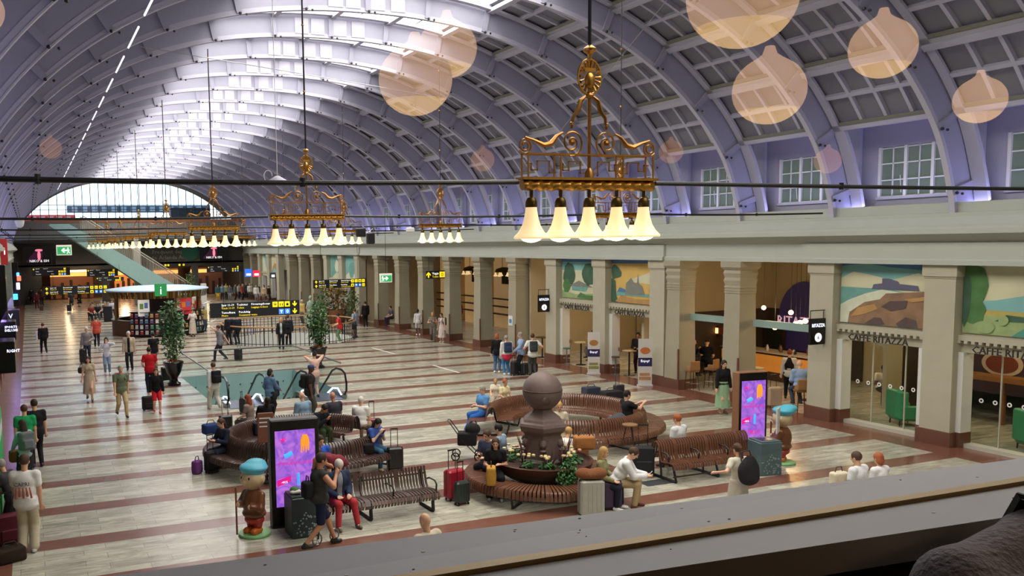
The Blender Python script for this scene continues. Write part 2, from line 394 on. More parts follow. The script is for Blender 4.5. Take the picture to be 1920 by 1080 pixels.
# ---- ceiling: purlins, coffers, roof shell (one bay mesh copied)
SKY = (nodes[6], nodes[10])                # skylight between these profile indices
def bay_mesh():
    g = MB(); Lb = PIT
    def slab(i0, i1, d0, d1, ya, yb, mi):   # curved slab from profile idx i0..i1
        A = [off(i, d0) for i in range(i0, i1 + 1)]; B = [off(i, d1) for i in range(i0, i1 + 1)]; k = len(A)
        vs = [(p[0], ya, p[1]) for p in A] + [(p[0], yb, p[1]) for p in A] + [(p[0], ya, p[1]) for p in B] + [(p[0], yb, p[1]) for p in B]; fs = []
        for i in range(k - 1):
            fs += [(i, k + i, k + i + 1, i + 1), (2 * k + i, 2 * k + i + 1, 3 * k + i + 1, 3 * k + i), (i, i + 1, 2 * k + i + 1, 2 * k + i), (k + i, 3 * k + i, 3 * k + i + 1, k + i + 1)]
        fs += [(0, 2 * k, 3 * k, k), (k - 1, 2 * k - 1, 4 * k - 1, 3 * k - 1)]
        g.add(vs, fs, mi)
    for s in range(2, len(nodes) - 3):
        i0, i1 = nodes[s], nodes[s + 1]; sky = SKY[0] <= i0 < SKY[1]
        ym = .10; yM = Lb - .10
        slab(i0, i0 + 1, .70, .84, ym, yM, 0)               # purlin bands
        if not sky: slab(i1 - 1, i1, .76, .84, ym, yM, 0)
        slab(i0, i1, .76, .84, ym, ym + .22, 0); slab(i0, i1, .76, .84, yM - .22, yM, 0)
        if not sky:
            slab(i0 + 1, i1 - 1, .92, .96, ym, yM, 1)
            for q in (1, 2, 3):
                yy = ym + .2 + (yM - ym - .4) * q / 4; slab(i0 + 1, i1 - 1, .80, .92, yy - .05, yy + .05, 0)
            slab(i0 + 2, i0 + 3, .6, .72, ym + .2, yM - .2, 0) if False else None
            im = (i0 + i1) // 2
            a = off(im, .80); b = off(im, .92); nx, nz = nrm(im); w = .06
            g.add([(x + nz * sx, yy, z - nx * sx) for (x, z) in (a, b) for sx in (-w, w) for yy in (ym, yM)], [(0, 1, 3, 2), (4, 6, 7, 5), (0, 4, 5, 1), (2, 3, 7, 6)], 0)
            for i in (i1 - 1, ) if s >= 8 else (i0 + 1, ):
                a = off(i, .80); g.tube([(a[0], ym + .25, a[1]), (a[0], yM - .25, a[1])], .065, 8, 2)
        else:
            im = (i0 + i1) // 2
            for q in (1, 2, 3):
                yy = ym + .2 + (yM - ym - .4) * q / 4; slab(i0 + 1, i1, .88, .94, yy - .025, yy + .025, 0)
            a = off(im, .88); b = off(im, .94); nx, nz = nrm(im); w = .03
            g.add([(x + nz * sx, yy, z - nx * sx) for (x, z) in (a, b) for sx in (-w, w) for yy in (ym, yM)], [(0, 1, 3, 2), (4, 6, 7, 5), (0, 4, 5, 1), (2, 3, 7, 6)], 0)
    for (i0, i1) in ((0, nodes[2]), (nodes[-3], NP - 1)):
        slab(i0, i1, .78, .90, .06, .42, 0); slab(i0, i1, .78, .90, Lb - .42, Lb - .06, 0)
    # outer shell closes the roof
    for (i0, i1) in ((nodes[2], SKY[0]), (SKY[1], nodes[-3])): slab(i0, i1, 1.0, 1.06, -.02, Lb + .02, 1)
    return g
bay0 = bay_mesh().build('ceiling', [W_['band'], W_['pane'], W_['roll']]); bay0.location = (0, RIBS[0], 0); S(bay0)
SKYM = M('skylight_glass', '#fffaee', .5, emit=5.8)  # emission stands in for daylight through the panes
def sky_mesh():
    g = MB(); I = list(range(SKY[0], SKY[1] + 1)); A = [off(i, 1.0) for i in I]; k = len(A)
    g.add([(p[0], .05, p[1]) for p in A] + [(p[0], PIT - .05, p[1]) for p in A], [(i, k + i, k + i + 1, i + 1) for i in range(k - 1)]); return g
sk0 = sky_mesh().build('window_1', SKYM); sk0.location = (0, RIBS[0], 0); S(sk0)
for n_, y in enumerate(RIBS[1:]):
    o = bay0.copy(); C.objects.link(o); o.location = (0, y, 0)
    o = sk0.copy(); C.objects.link(o); o.location = (0, y, 0); o.name = 'window_%d' % (n_ + 2)
# ---- side walls: entablature, attic with windows
def side(sgn):
    g = MB(); X0 = XR if sgn > 0 else XL
    def q(p): return [(X0 + sgn * a, z) for a, z in p]
    ent = [(-.02, 4.86), (-.06, 4.86), (-.06, 4.98), (.0, 5.02), (.0, 5.44), (-.07, 5.5), (-.3, 5.64), (-.42, 5.68), (-.42, 5.80), (-.34, 5.86), (-.34, 5.92), (-.12, 6.12), (-.12, 6.22), (.1, 6.24), (.1, 6.50), (.22, 6.50), (.22, 6.42), (.55, 6.42), (.9, 6.42), (.9, 4.86)]
    pr = q(ent); pr = pr if sgn > 0 else pr[::-1]
    return g.ext(pr, 'y', YN, YF + 2)
# pavilions stand 12 cm proud
for sgn, nm in ((1, 'right'), (-1, 'left')):
    S(side(sgn).build('trim_1' if sgn > 0 else 'trim_2', W_['corn']))
def pav(y0, y1):
    g = MB(); X = XR - .10
    g.ext([(X, 4.86), (X - .06, 4.86), (X - .06, 4.98), (X, 5.02), (X, 5.44), (X + .2, 5.5), (X + .2, 4.86)][::1], 'y', y0, y1)
    return g
# attic wall with windows on both sides
glassg = M('obscured_glass', '#5c685e', .3, emit=.10, noise=.5, nscale=1.6, ecol='#98b0a2')  # weak emission stands in for lit rooms behind the glass
def attic(sgn):
    g = MB(); Xw = (XR + 1.15) if sgn > 0 else (XL - 1.15); sx = 1 if sgn > 0 else -1
    def bx(a0, a1, y0, y1, z0, z1, mi=0):
        xs = sorted((Xw + sx * a0, Xw + sx * a1)); g.box((xs[0], y0, z0), (xs[1], y1, z1), mi)
    Lb = PIT
    bx(0, .1, 0, .62, 6.3, 9.2); bx(0, .1, Lb - .62, Lb, 6.3, 9.2); bx(0, .1, .62, Lb - .62, 6.3, 6.78); bx(0, .1, .62, Lb - .62, 8.25, 9.2)
    bx(-.1, 0, .0, .5, 6.3, 8.9, 1)                     # pilaster carrying the rib
    bx(-.06, 0, .55, Lb - .55, 6.72, 6.80, 1)               # sill
    return g
a0 = attic(1).build('wall_right', [M('attic_paint', '#a5a4b2', .7, noise=.05, nscale=1), W_['band']]); a0.location = (0, RIBS[0], 0); S(a0)
a1 = attic(-1).build('wall_left', [M('attic_paint', '#a5a4b2', .7), W_['band']]); a1.location = (0, RIBS[0], 0); S(a1)
def lunette():
    fr = MB(); gl = MB(); Xw = XR + 1.15; y0, y1, z0, z1 = .62, PIT - .62, 6.80, 8.25
    gl.box((Xw + .05, y0, z0), (Xw + .07, y1, z1))
    for k in range(4):
        y = y0 + (y1 - y0) * k / 3; fr.box((Xw - .03, y - .045, z0), (Xw + .04, y + .045, z1))
    for k in range(3):
        ya = y0 + (y1 - y0) * k / 3 + .045; yb = y0 + (y1 - y0) * (k + 1) / 3 - .045; ym = (ya + yb) / 2
        fr.box((Xw, ym - .015, z0), (Xw + .04, ym + .015, z1))
        for z in (z0, z0 + .48, z0 + .96, z1 - .04): fr.box((Xw, ya, z - .015), (Xw + .04, yb, z + .02))
        if k % 2 == 0: fr.tube([(Xw - .04, ya + .05, z0 + .1), (Xw - .1, ya + .05, z0 + .6)], .01, 5)
    return fr, gl
fr, gl = lunette(); wn = fr.build('window_60', W_['white']); wn.location = (0, RIBS[0], 0); S(wn)
gp = gl.build('pane', glassg, wn)
cnt = 60
for k, y in enumerate(RIBS[1:]):
    for src in (a0, a1):
        o = src.copy(); C.objects.link(o); o.location = (0, y, 0)
    cnt += 1; o = wn.copy(); C.objects.link(o); o.location = (0, y, 0); o.name = 'window_%d' % cnt
    p = gp.copy(); C.objects.link(p); p.parent = o
# roof between attic wall and vault
g = MB()
for sgn in (1, -1):
    xs = sorted((CXH + sgn * 11.95, (XR + 1.4) if sgn > 0 else (XL - 1.4))); g.box((xs[0], YN, 8.9), (xs[1], YF + 2, 9.05))
S(g.build('ceiling_attic', W_['band'])); g = MB()
g.box((XR + 1.1, YN, 4.86), (32, YF + 2, 5.2)); g.box((-8, YN, 4.86), (XL - .5, YF + 2, 5.2))
g.box((XR + 1.27, YN, 5.2), (XR + 1.4, YF + 2, 9.1)); g.box((XL - 1.4, YN, 5.2), (XL - 1.27, YF + 2, 9.1))
S(g.build('ceiling_aisle', W_['plaster']))
# broad shell above everything (keeps daylight out except through the glass)
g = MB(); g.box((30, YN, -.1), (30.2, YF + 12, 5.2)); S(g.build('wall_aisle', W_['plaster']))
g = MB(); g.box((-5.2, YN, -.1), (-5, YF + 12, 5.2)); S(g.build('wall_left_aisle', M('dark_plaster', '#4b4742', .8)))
# ---- piers and columns of the right arcade
def pier_mesh():
    g = MB(); w = .43
    g.box((.0, -w, .0), (.55, w, 4.86)); g.box((-.05, -w - .05, 0), (.6, w + .05, .40), 1)
    g.box((-.05, -w - .05, 4.55), (.6, w + .05, 4.86)); g.box((-.02, -w - .02, 4.50), (.57, w + .02, 4.55)); return g
def col_mesh():
    g = MB(); c = (.36, 0, 0)
    g.lathe([(.43, 0), (.43, .38)], c=c, sq=True, mi=1)
    g.lathe([(.40, .38), (.35, 3.75), (.37, 3.76), (.37, 3.80), (.35, 3.81), (.37, 3.86), (.37, 3.9), (.35, 3.91), (.37, 3.96), (.37, 4.0), (.35, 4.02), (.39, 4.2), (.36, 4.3), (.40, 4.45), (.37, 4.55), (.40, 4.58), (.46, 4.66), (.46, 4.86)], c=c, sq=True)
    g.box((-.075, -.42, .38), (-.03, -.36, 1.55), 1); return g
pm = pier_mesh().build('column', [W_['stone'], W_['base']], smooth=False); pm.location = (XR, 16.32, 0); S(pm)
cm = col_mesh().build('column', [W_['stoned'], W_['base']], smooth=False); cm.location = (XR, 16.32 + 2 * PIT, 0); S(cm)
PIER = [-2, -1, 1, 3, 4, 5, 12, 13, 14, 18, 19, 20]; COL = [6, 7, 8, 9, 10, 11, 15, 16, 17, 21, 22]
for k in PIER:
    o = pm.copy(); C.objects.link(o); o.location = (XR, 16.32 + k * PIT + (.05 if k < 3 else .2), 0)
for k in COL:
    o = cm.copy(); C.objects.link(o); o.location = (XR, 16.32 + k * PIT, 0)
o = cm.copy(); C.objects.link(o); o.location = (XR, 26.75, 0)
for k in range(-3, 22):
    o = pm.copy(); C.objects.link(o); o.location = (XL, 16.32 + k * PIT, 0); o.rotation_euler = (0, 0, PI)
pv = 2
for (a, b) in ((3.5, 20.75), (27.2, 36.0), (60.4, 69.2), (82.7, 91.5)):
    pv += 1; S(pav(a, b).build('trim_%d' % (pv), W_['corn']))
# ---- painted bays
MUR = {}
def poly(g, pts, mi, d, flip=False):
    g.add([(d, y, z) for y, z in pts], [tuple(range(len(pts)))], mi)
mat_sky1 = M('painted_sky', '#7fb3b0', .8, noise=.28, nscale=1.1); mat_sky2 = M('painted_cloud', '#c9c7a6', .8, noise=.2, nscale=1.6); mat_sea = M('painted_sea', '#6fa39a', .8, noise=.35, nscale=3)
mat_foam = M('painted_foam', '#cfd4bb', .8, noise=.22, nscale=4); mat_rock = M('painted_rock', '#8d6f55', .8, noise=.45, nscale=2.4); mat_rock2 = M('painted_rock_shade', '#5a4a48', .8, noise=.3, nscale=3); mat_ochre = M('painted_ochre', '#b18a55', .8, noise=.3, nscale=3)
mat_fort = M('painted_fort', '#5f5f74', .8, noise=.15, nscale=3); mat_tree = M('painted_leaf', '#4e7a45', .8, noise=.5, nscale=2.5); mat_tree2 = M('painted_leaf_dark', '#3f5f4a', .8, noise=.35, nscale=3); mat_bush = M('painted_bush', '#93a873', .8, noise=.25, nscale=4)
mat_field = M('painted_field', '#b3a55c', .8, noise=.2, nscale=4); mat_water = M('painted_water', '#4d8f7c', .8, noise=.25, nscale=2); mat_gold = M('painted_evening', '#cfae62', .8, noise=.2, nscale=1.5); mat_blue = M('painted_blue', '#5377a3', .8, noise=.1, nscale=2); mat_stone = M('painted_castle', '#7e8078', .8, noise=.25, nscale=3)
PM = [mat_sky1, mat_sky2, mat_sea, mat_foam, mat_rock, mat_rock2, mat_ochre, mat_fort, mat_tree, mat_tree2, mat_bush, mat_field, mat_water, mat_gold, mat_blue, mat_stone]
def blob(cx, cz, rx, rz, n=16, seed=1, w=.25):
    r = random.Random(seed); return [(cx + rx * (1 - w * r.random()) * math.cos(2 * PI * i / n), cz + rz * (1 - w * r.random()) * math.sin(2 * PI * i / n)) for i in range(n)]
def mural(yc, z0, z1, Lm, layers, label, name='wall_painting'):
    # u runs from the far jamb (0, left in view) to the near jamb (1)
    g = MB(); X = XR + .28; ya = yc + Lm / 2; g.box((X, yc - Lm / 2, z0), (X + .04, ya, z1), layers[0][1]); d = X
    for pts, mi in layers[1:]:
        d -= .003; P = [(ya - u * Lm, z0 + v * (z1 - z0)) for u, v in [(min(1, max(0, a)), min(1, max(0, b))) for a, b in pts]]
        g.add([(d, y, z) for y, z in P], [tuple(range(len(P)))], mi)
    return tag(g.build(name, PM, smooth=False), label, 'painting', 'painted landscapes between the stone piers')
seascape = [(None, 0), ([(0, .52), (0, .75), (.15, .86), (.4, .8), (.6, .74), (.9, .86), (1, .8), (1, .55)], 1), ([(0, .95), (.3, 1), (0, 1)], 14), ([(.3, 1), (1, 1), (1, .9), (.6, .94)], 14), ([(0, .0), (0, .60), (.6, .59), (.9, .5), (.5, .3), (.2, 0)], 2),
  ([(0, 0), (0, .3), (.1, .38), (.3, .5), (.5, .58), (.75, .54), (.5, .4), (.25, .22), (.12, 0)], 3), ([(.38, .58), (.4, .66), (.5, .68), (.5, .76), (.58, .76), (.68, .72), (.7, .68), (.9, .66), (.92, .58)], 7),
  ([(.1, 0), (.12, .18), (.3, .36), (.48, .42), (.55, .52), (.8, .55), (1, .58), (1, 0)], 4), ([(.3, .0), (.42, .12), (.5, .12), (.55, .02), (.5, 0)], 5), ([(.68, .05), (.78, .16), (.9, .12), (.92, 0), (.7, 0)], 5), ([(.13, .1), (.22, .26), (.42, .34), (.46, .26), (.3, .16)], 6), ([(.5, .3), (.6, .4), (.8, .42), (.78, .3), (.62, .24)], 5), ([(.75, .44), (1, .5), (1, .44), (.85, .4)], 6)]
parkland = [(None, 1), ([(0, .45), (.3, .5), (.6, .6), (1, .55), (1, .35), (0, .3)], 0), ([(0, .25), (0, .36), (1, .34), (1, .2)], 11), ([(0, 0), (0, .3), (.4, .26), (1, .24), (1, 0)], 10), ([(.45, 0), (.55, .12), (.8, .2), (1, .2), (1, 0)], 12), ([(.3, .2), (.4, .3), (.7, .27), (.9, .29), (1, .27), (1, .22)], 9),
  (blob(.08, .7, .16, .4, 18, 3), 8), (blob(.1, .35, .14, .22, 16, 5), 8), (blob(.02, .5, .07, .45, 12, 6), 9), (blob(.9, .95, .4, .2, 20, 7, .4), 9), (blob(.8, .72, .12, .12, 12, 9, .5), 9), ([(.97, 0), (.955, .7), (1, .7), (1, 0)], 5), (blob(.22, .1, .09, .11, 10, 4), 10), (blob(.38, .22, .05, .08, 10, 8), 10)]
lake = [(None, 1), ([(0, .92), (1, .92), (1, 1), (0, 1)], 14), ([(0, .7), (1, .72), (1, .92), (0, .92)], 0), ([(0, 0), (0, .2), (.4, .1), (1, .16), (1, 0)], 10), ([(.3, .2), (.7, .18), (.75, .3), (.3, .32)], 2), ([(.2, .3), (.5, .45), (.9, .3)], 15), (blob(.22, .6, .2, .34, 18, 11), 9), (blob(.78, .62, .2, .32, 18, 12), 9), (blob(.15, .3, .12, .2, 12, 13), 8), ([(.45, .03), (.55, .16), (.7, .1), (1, .1), (1, 0)], 8)]
castle = [(None, 13), ([(0, .9), (1, .92), (1, 1), (0, 1)], 14), ([(.35, .5), (.6, .6), (1, .75), (1, .45)], 1), ([(.12, .2), (.2, .35), (.35, .3), (.4, .2)], 14), ([(.1, .16), (.9, .16), (.9, .22), (.1, .24)], 2), ([(.34, .18), (.36, .45), (.48, .58), (.56, .46), (.62, .46), (.64, .7), (.66, .46), (.74, .4), (.8, .2)], 15), (blob(.1, .7, .16, .22, 12, 21, .5), 9), ([(0, 0), (0, .55), (.1, .5), (.12, .15), (.2, 0)], 9), ([(.1, .02), (.25, .16), (.6, .1), (1, .12), (1, 0), (.2, 0)], 6), (blob(.97, .3, .08, .3, 10, 22), 9)]
P_ = 16.32
mural(P_ + PIT / 2 + .06, 3.08, 4.86, 2.75, seascape, 'painting of a rocky shore with a fortress beyond the surf, right of the hanging sign')
mural(P_ - PIT / 2 + .0, 3.08, 4.86, 2.8, parkland, 'painting of tall green trees and a meadow at the right edge')
mural(P_ + 3.5 * PIT + .2, 3.08, 4.86, 2.7, castle, 'painting of a castle on the water under a yellow evening sky')
mural(P_ + 4.5 * PIT + .2, 3.08, 4.86, 2.7, lake, 'painting of a pale lake path between two leafy trees')
mural(P_ + 12.5 * PIT + .2, 2.6, 4.86, 2.7, [(None, 0), ([(0, .3), (.5, .5), (1, .2), (1, 0), (0, 0)], 3), (blob(.5, .5, .25, .3, 12, 31), 2)], 'distant pale green painting nearer of the pair beside the colonnade')
mural(P_ + 13.5 * PIT + .2, 2.6, 4.86, 2.7, [(None, 2), ([(0, .1), (.6, .4), (1, .2), (1, 0), (0, 0)], 1), (blob(.6, .6, .2, .25, 12, 32), 3)], 'distant blue-green painting farther of the pair beside the colonnade')
mural(P_ + 18.5 * PIT + .2, 2.6, 4.86, 2.7, [(None, 1), ([(0, .2), (.4, .6), (1, .5), (1, 0), (0, 0)], 6), (blob(.4, .2, .3, .2, 12, 33), 0)], 'far small brownish painting above a doorway behind the crowd')
mural(P_ + 19.5 * PIT + .2, 2.6, 4.86, 2.7, [(None, 0), ([(.2, 1), (.8, 0), (0, 0), (0, 1)], 3), ([(.5, 1), (1, .3), (1, 1)], 14)], 'far small blue and white painting, farthest along the right wall')
# walls under / round the paintings
def bay_wall(yc, w, z_open, name, far=False):
    g = MB(); X = XR + .3; a, b = yc - w / 2, yc + w / 2
    g.box((X + .02, a, 2.55 if not far else 2.3), (X + .3, b, 4.86)); g.box((X - .12, a, z_open + .32), (X + .05, b, z_open + .46))
    n = int(w / .19)
    for i in range(n): g.box((X - .14, a + .06 + i * w / n, z_open + .25), (X + .05, a + .06 + i * w / n + .09, z_open + .32))
    for s in (a - .04, b - .2 + .0): g.box((X - .08, s, .4), (X + .32, s + .24, z_open + .0), 1)
    for s in (a - .04, b - .2 + .0): g.box((X - .10, s, 0), (X + .34, s + .24, .4), 2)
    return S(g.build(name, [W_['stone'], W_['white'], W_['base']], smooth=False))
nb = 1
for k in (-1.5, -.5, .5, 3.5, 4.5, 12.5, 13.5, 18.5, 19.5):
    nb += 1; bay_wall(P_ + k * PIT + (.06 if k < 3 else .2), PIT - .86, 2.55, 'wall_bay_%d' % nb)
letm = M('sign_letters', '#35332c', .5)
LAB = {-.5: 'dark shop lettering over the glazed bay at the right edge', .5: 'dark shop lettering under the rocky shore painting', 3.5: 'dark shop lettering under the castle painting', 4.5: 'dark shop lettering under the pale lake painting'}
for k in (-.5, .5, 3.5, 4.5):
    yc = P_ + k * PIT + (.06 if k < 3 else .2)
    o = text('shop_lettering', 'CAFFE RITAZZA', .27, letm, loc=(XR + .14, yc + .0, 2.58), rot=(PI / 2, 0, -PI / 2), ext=.015, align='CENTER')
    tag(o, LAB[k], 'lettering', 'shop name over the cafe bays')
# near glazed bays
GL = glassmat('window_glass', (.92, .97, .95), .01, .97)
for k, nm in ((.5, 90), (-.5, 91), (-1.5, 92)):
    yc = P_ + k * PIT; g = MB(); X = XR + .62
    g.box((X, yc - 1.55, .12), (X + .015, yc + 1.55, 2.55)); w = g.build('window_%d' % nm, GL); S(w)
    f = MB()
    for y in (yc - 1.55, yc - .5, yc + .55, yc + 1.55): f.box((X - .012, y - .012, .1), (X + .03, y + .012, 2.55))
    f.box((X - .25, yc - 1.55, 0), (X + .1, yc + 1.55, .1)); f.build('frame', M('glazing_bar', '#b9b6a8', .5), w)
    f = MB()
    for i in range(9):
        y = yc + 1.4 - i * .36
        pts = [(X - .006, y + r * math.cos(a), 1.28 + r * math.sin(a)) for r in (.062, .03) for a in [2 * PI * q / 16 for q in range(16)]]
        f.add(pts, [(q, (q + 1) % 16, 16 + (q + 1) % 16, 16 + q) for q in range(16)])
    f.build('decal_rings', M('white_decal', '#f2f2ee', .6), w)
# open bays k=1..3: glass screen head with pale beam
g = MB(); X = XR + .5
for (a, b) in ((20.75, 23.3), (24.15, 26.4)):
    g.box((X, a, 2.62), (X + .12, b, 2.86))
g.box((X, 26.42, 0), (X + .1, 26.55, 4.86)); g.box((X - .02, 27.1, 0), (X + .1, 27.35, 4.86))
S(g.build('trim_10', W_['greenish']))
# rooms behind: dividing walls, back walls
for y in (20.3, 29.3, 38.0, 60.9, 69.0, 82.0): g = MB(); g.box((XR + .7 if y > 22 else XR + 3.2, y, 0), (30, y + .15, 4.86)); S(g.build('wall_partition', W_['plaster']))

# ================================================================ far end of the hall
g = MB(); YW = YF + 1
# arch frame and mullions
I = [i for i in range(NP) if prof[i][1] > 8.9]
A = [off(i, -.10) for i in I]; B = [off(i, 1.6) for i in I]; k = len(A)
g.add([(p[0], YW - .2, p[1]) for p in A] + [(p[0], YW - .2, p[1]) for p in B], [(i, i + 1, k + i + 1, k + i) for i in range(k - 1)])
g.box((-6, YW - .2, 14), (28, YW, 18)); g.box((-6, YW - .2, 8.5), (-1.0, YW, 18)); g.box((22, YW - .2, 8.5), (28, YW, 18)); g.box((-6, YW - .1, 7.0), (28, YW, 8.75))
S(g.build('wall_far', M('far_wall', '#6b665f', .8)))
g = MB()
def ztop(x):
    u = abs(x - CXH)
    for i in range(len(half) - 1):
        if half[i][0] <= u <= half[i + 1][0]: return half[i][1]
    return 8.8
x = .6
while x < 21: g.box((x - .04, YW - .05, 8.7), (x + .04, YW + .05, ztop(x) + .1)); x += .86
for z in (9.9, 10.4): g.box((-.6, YW - .04, z), (21.8, YW + .04, z + .06))
w = S(g.build('window_59', W_['dark'])); gm = MB(); gm.box((-1, YW + .06, 8.7), (22.2, YW + .07, 13.2)); gm.build('pane', glassmat('far_glass', (.9, .97, 1), .03, .95), w)
# things seen outside through the arch window
def th(mb, name, mats, label, cat, group=None, smooth=False, **k):
    return tag(mb.build(name, mats, smooth=smooth, **k), label, cat, group)
g = MB(); g.box((4.5, YW + 7, 9.9), (21, YW + 9, 10.7)); [g.box((5 + i * 1.1, YW + 6.98, 10.0), (5.6 + i * 1.1, YW + 7, 10.55), 1) for i in range(14)]
th(g, 'outside_building', [M('far_block', '#46586b', .7), M('far_block_window', '#9fb2c6', .3)], 'blue grey building front seen through the arched end window', 'building')
g = MB(); g.rbox((-1, YW + 4, 8.4), (5.2, YW + 5.5, 9.55), .1); [g.box((-.4 + i * .9, YW + 3.98, 9.0), (.2 + i * .9, YW + 4, 9.35), 1) for i in range(6)]
th(g, 'outside_bus', [M('red_paint', '#c3383c', .4, emit=.3), M('bus_window', '#f0c8c8', .3)], 'red vehicle outside the arched end window, at its left foot', 'bus')
g = MB(); g.box((15.5, YW + 2, 8.5), (20, YW + 3, 10.2)); th(g, 'outside_kiosk', M('shade_block', '#33383f', .8), 'dark block outside the arched end window at right', 'building')
# upper landing with its railing
g = MB(); g.box((-3, 95, 6.95), (26, 102, 7.25)); g.box((-3, 94.9, 6.6), (26, 95.1, 7.25), 1); S(g.build('trim_20', [W_['band'], M('landing_edge', '#6f7470', .6)]))
g = MB(); g.tube([(1.0, 95, 8.35), (25, 95, 8.35)], .05, 6)
for i in range(100): g.box((1.0 + i * .24, 94.98, 7.25), (1.03 + i * .24, 95.02, 8.35), 0)
r = empty('landing_railing', (0, 0, 0), 0, 'wood topped railing along the upper landing below the arched window', 'railing')
g.build('railing_bars', M('rail_blue', '#5f7f8c', .5), r); gg = MB(); gg.box((1, 94.9, 8.35), (25, 95.1, 8.62)); gg.build('handrail', M('rail_wood', '#8d5a3c', .6), r)
# back wall of the concourse under the landing
g = MB(); g.box((-3, 98, 3.6), (26, 98.3, 6.95)); 
for (a, b) in ((-3, 1.2), (7.2, 8.0), (10.9, 12.6), (16.8, 17.5), (22.2, 26)): g.box((a, 98, 0), (b, 98.3, 3.6))
S(g.build('wall_concourse', M('concourse_wall', '#55504a', .75, noise=.1, nscale=.6)))
g = MB(); g.box((-3, 108, -.1), (30, 108.3, 7)); g.box((-3, 98, 3.9), (26, 108, 4.1)); S(g.build('wall_passage', M('passage_wall', '#5f4a38', .8, noise=.3, nscale=.5)))
g = MB(); g.box((.5, 97.6, 3.25), (7.0, 97.9, 3.5)); th(g, 'light_strip', M('warm_strip', '#ffdca8', .4, emit=1.8), 'long warm light strip under the far left screen', 'light')
# lit shop fronts in the passage
shops = [((9.2, 12.2), '#c7743a', 'orange lit shop front beyond the far wall, left of the stair'), ((2.2, 6.8), '#6a3a22', 'dim brown shop front under the far left screen'), ((13, 16.5), '#8a5a30', 'amber lit shop front behind the foot of the stair'), ((18, 21.8), '#4a2a20', 'dark glazed doorway at the far right')]
for i, ((a, b), c, lb) in enumerate(shops):
    g = MB(); g.box((a, 106, .1), (b, 106.2, 3.2)); g.box((a, 105.9, 2.6), (b, 106, 3.0), 1)
    for q in range(5): g.box((a + .2 + q * (b - a) / 5, 105.6, 0), (a + .5 + q * (b - a) / 5, 105.8, 1.6 + .3 * (q % 3)), 2)
    th(g, 'shop_facade', [M('shop_' + c[1:], c, .6, emit=.5), M('shop_sign_' + c[1:], '#ffb45c', .5, emit=1.0), W_['room']], lb, 'shop front')
# ---- signs: panel from a photo rectangle on a cross plane
yel = M('sign_yellow', '#f0d21e', .5, emit=.9); whi = M('sign_white', '#ffffff', .5, emit=.9); blu = M('sign_blue', '#3f7fd8', .5, emit=.8); sgn = M('sign_panel', '#1f2528', .4); ink = M('sign_ink', '#101214', .5)
def arrow(g, cx, cz, s, dirn, y, mi=0):
    pts = [(-.12, -.45), (.12, -.45), (.12, .05), (.38, -.18), (.38, .08), (0, .45), (-.38, .08), (-.38, -.18), (-.12, .05)]
    q = {'u': 0, 'd': PI, 'r': -PI / 2, 'l': PI / 2}[dirn]; c, n_ = math.cos(q), math.sin(q)
    P = [(cx + (a * c - b * n_) * s, y, cz + (a * n_ + b * c) * s) for a, b in pts]; g.add(P, [(0, 1, 2, 8), (2, 3, 4, 5), (2, 5, 8), (5, 6, 7, 8)], mi)
def sign(label, x0, y0, x1, y1, Y, rows, hang=2.2, name='direction_sign', group='hanging direction signs'):
    a = OY(x0, y1, Y); b = OY(x1, y0, Y); xm = (a[0] + b[0]) / 2; zm = (a[1] + b[1]) / 2; Wd = b[0] - a[0]; Hh = abs(b[1] - a[1])
    r = empty(name, (xm, Y, zm), 0, label, 'sign', group)
    g = MB(); g.box((-Wd / 2, 0, -Hh / 2), (Wd / 2, .12, Hh / 2)); g.build('panel', sgn, r, smooth=False)
    if hang:
        g = MB(); [g.tube([(s * Wd * .35, .06, Hh / 2), (s * Wd * .35, .06, Hh / 2 + hang)], .012, 5) for s in (-1, 1)]; g.build('hanger', W_['dark'], r)
    n = len(rows); rh = Hh / n
    for i, row in enumerate(rows):
        zc = Hh / 2 - rh * (i + .5)
        for (kind, u, val) in row:
            X = -Wd / 2 + u * Wd
            if kind == 't':
                sv, en = val; fs = rh * .40
                text('lettering', sv, fs, whi, r, (X, -.012, zc + rh * .04), (PI / 2, 0, 0), .002)
                if en: text('lettering', en, fs * .9, yel, r, (X, -.012, zc - rh * .36), (PI / 2, 0, 0), .002)
            else:
                g = MB(); s = rh * .36
                if kind in 'yb':
                    g.rbox((X - s, -.02, zc - s), (X + s, 0, zc + s), .006, 0); m_ = 1
                    if val == 'train': g.box((X - s * .5, -.026, zc - s * .3), (X + s * .5, -.02, zc + s * .6), 1); g.box((X - s * .35, -.03, zc + .05 * s), (X + s * .35, -.026, zc + s * .4), 0)
                    elif val == 'wc': [g.box((X + q * s * .4 - s * .15, -.026, zc - s * .6), (X + q * s * .4 + s * .15, -.02, zc + s * .35), 1) or g.ball((X + q * s * .4, -.026, zc + s * .55), s * .14, 6, 1) for q in (-1, 1)]
                    elif val == 'lock': g.box((X - s * .45, -.026, zc - s * .55), (X + s * .45, -.02, zc + s * .25), 1); g.box((X - s * .2, -.026, zc + s * .3), (X + s * .2, -.02, zc + s * .5), 1)
                    elif val == 'T': g.box((X - s * .5, -.026, zc + s * .2), (X + s * .5, -.02, zc + s * .5), 1); g.box((X - s * .13, -.026, zc - s * .6), (X + s * .13, -.02, zc + s * .3), 1)
                    else: g.tube([(X + s * .35 * math.cos(t * PI / 4), -.024, zc + s * .5 * math.sin(t * PI / 4)) for t in range(8)], s * .1, 4, 1, closed=True)
                    g.build('pictogram', [yel if kind == 'y' else blu, ink if kind == 'y' else whi], r, smooth=False)
                else:
                    arrow(g, X, zc, rh * .8, kind[1], -.012); g.build('arrow', yel, r, smooth=False)
    return r
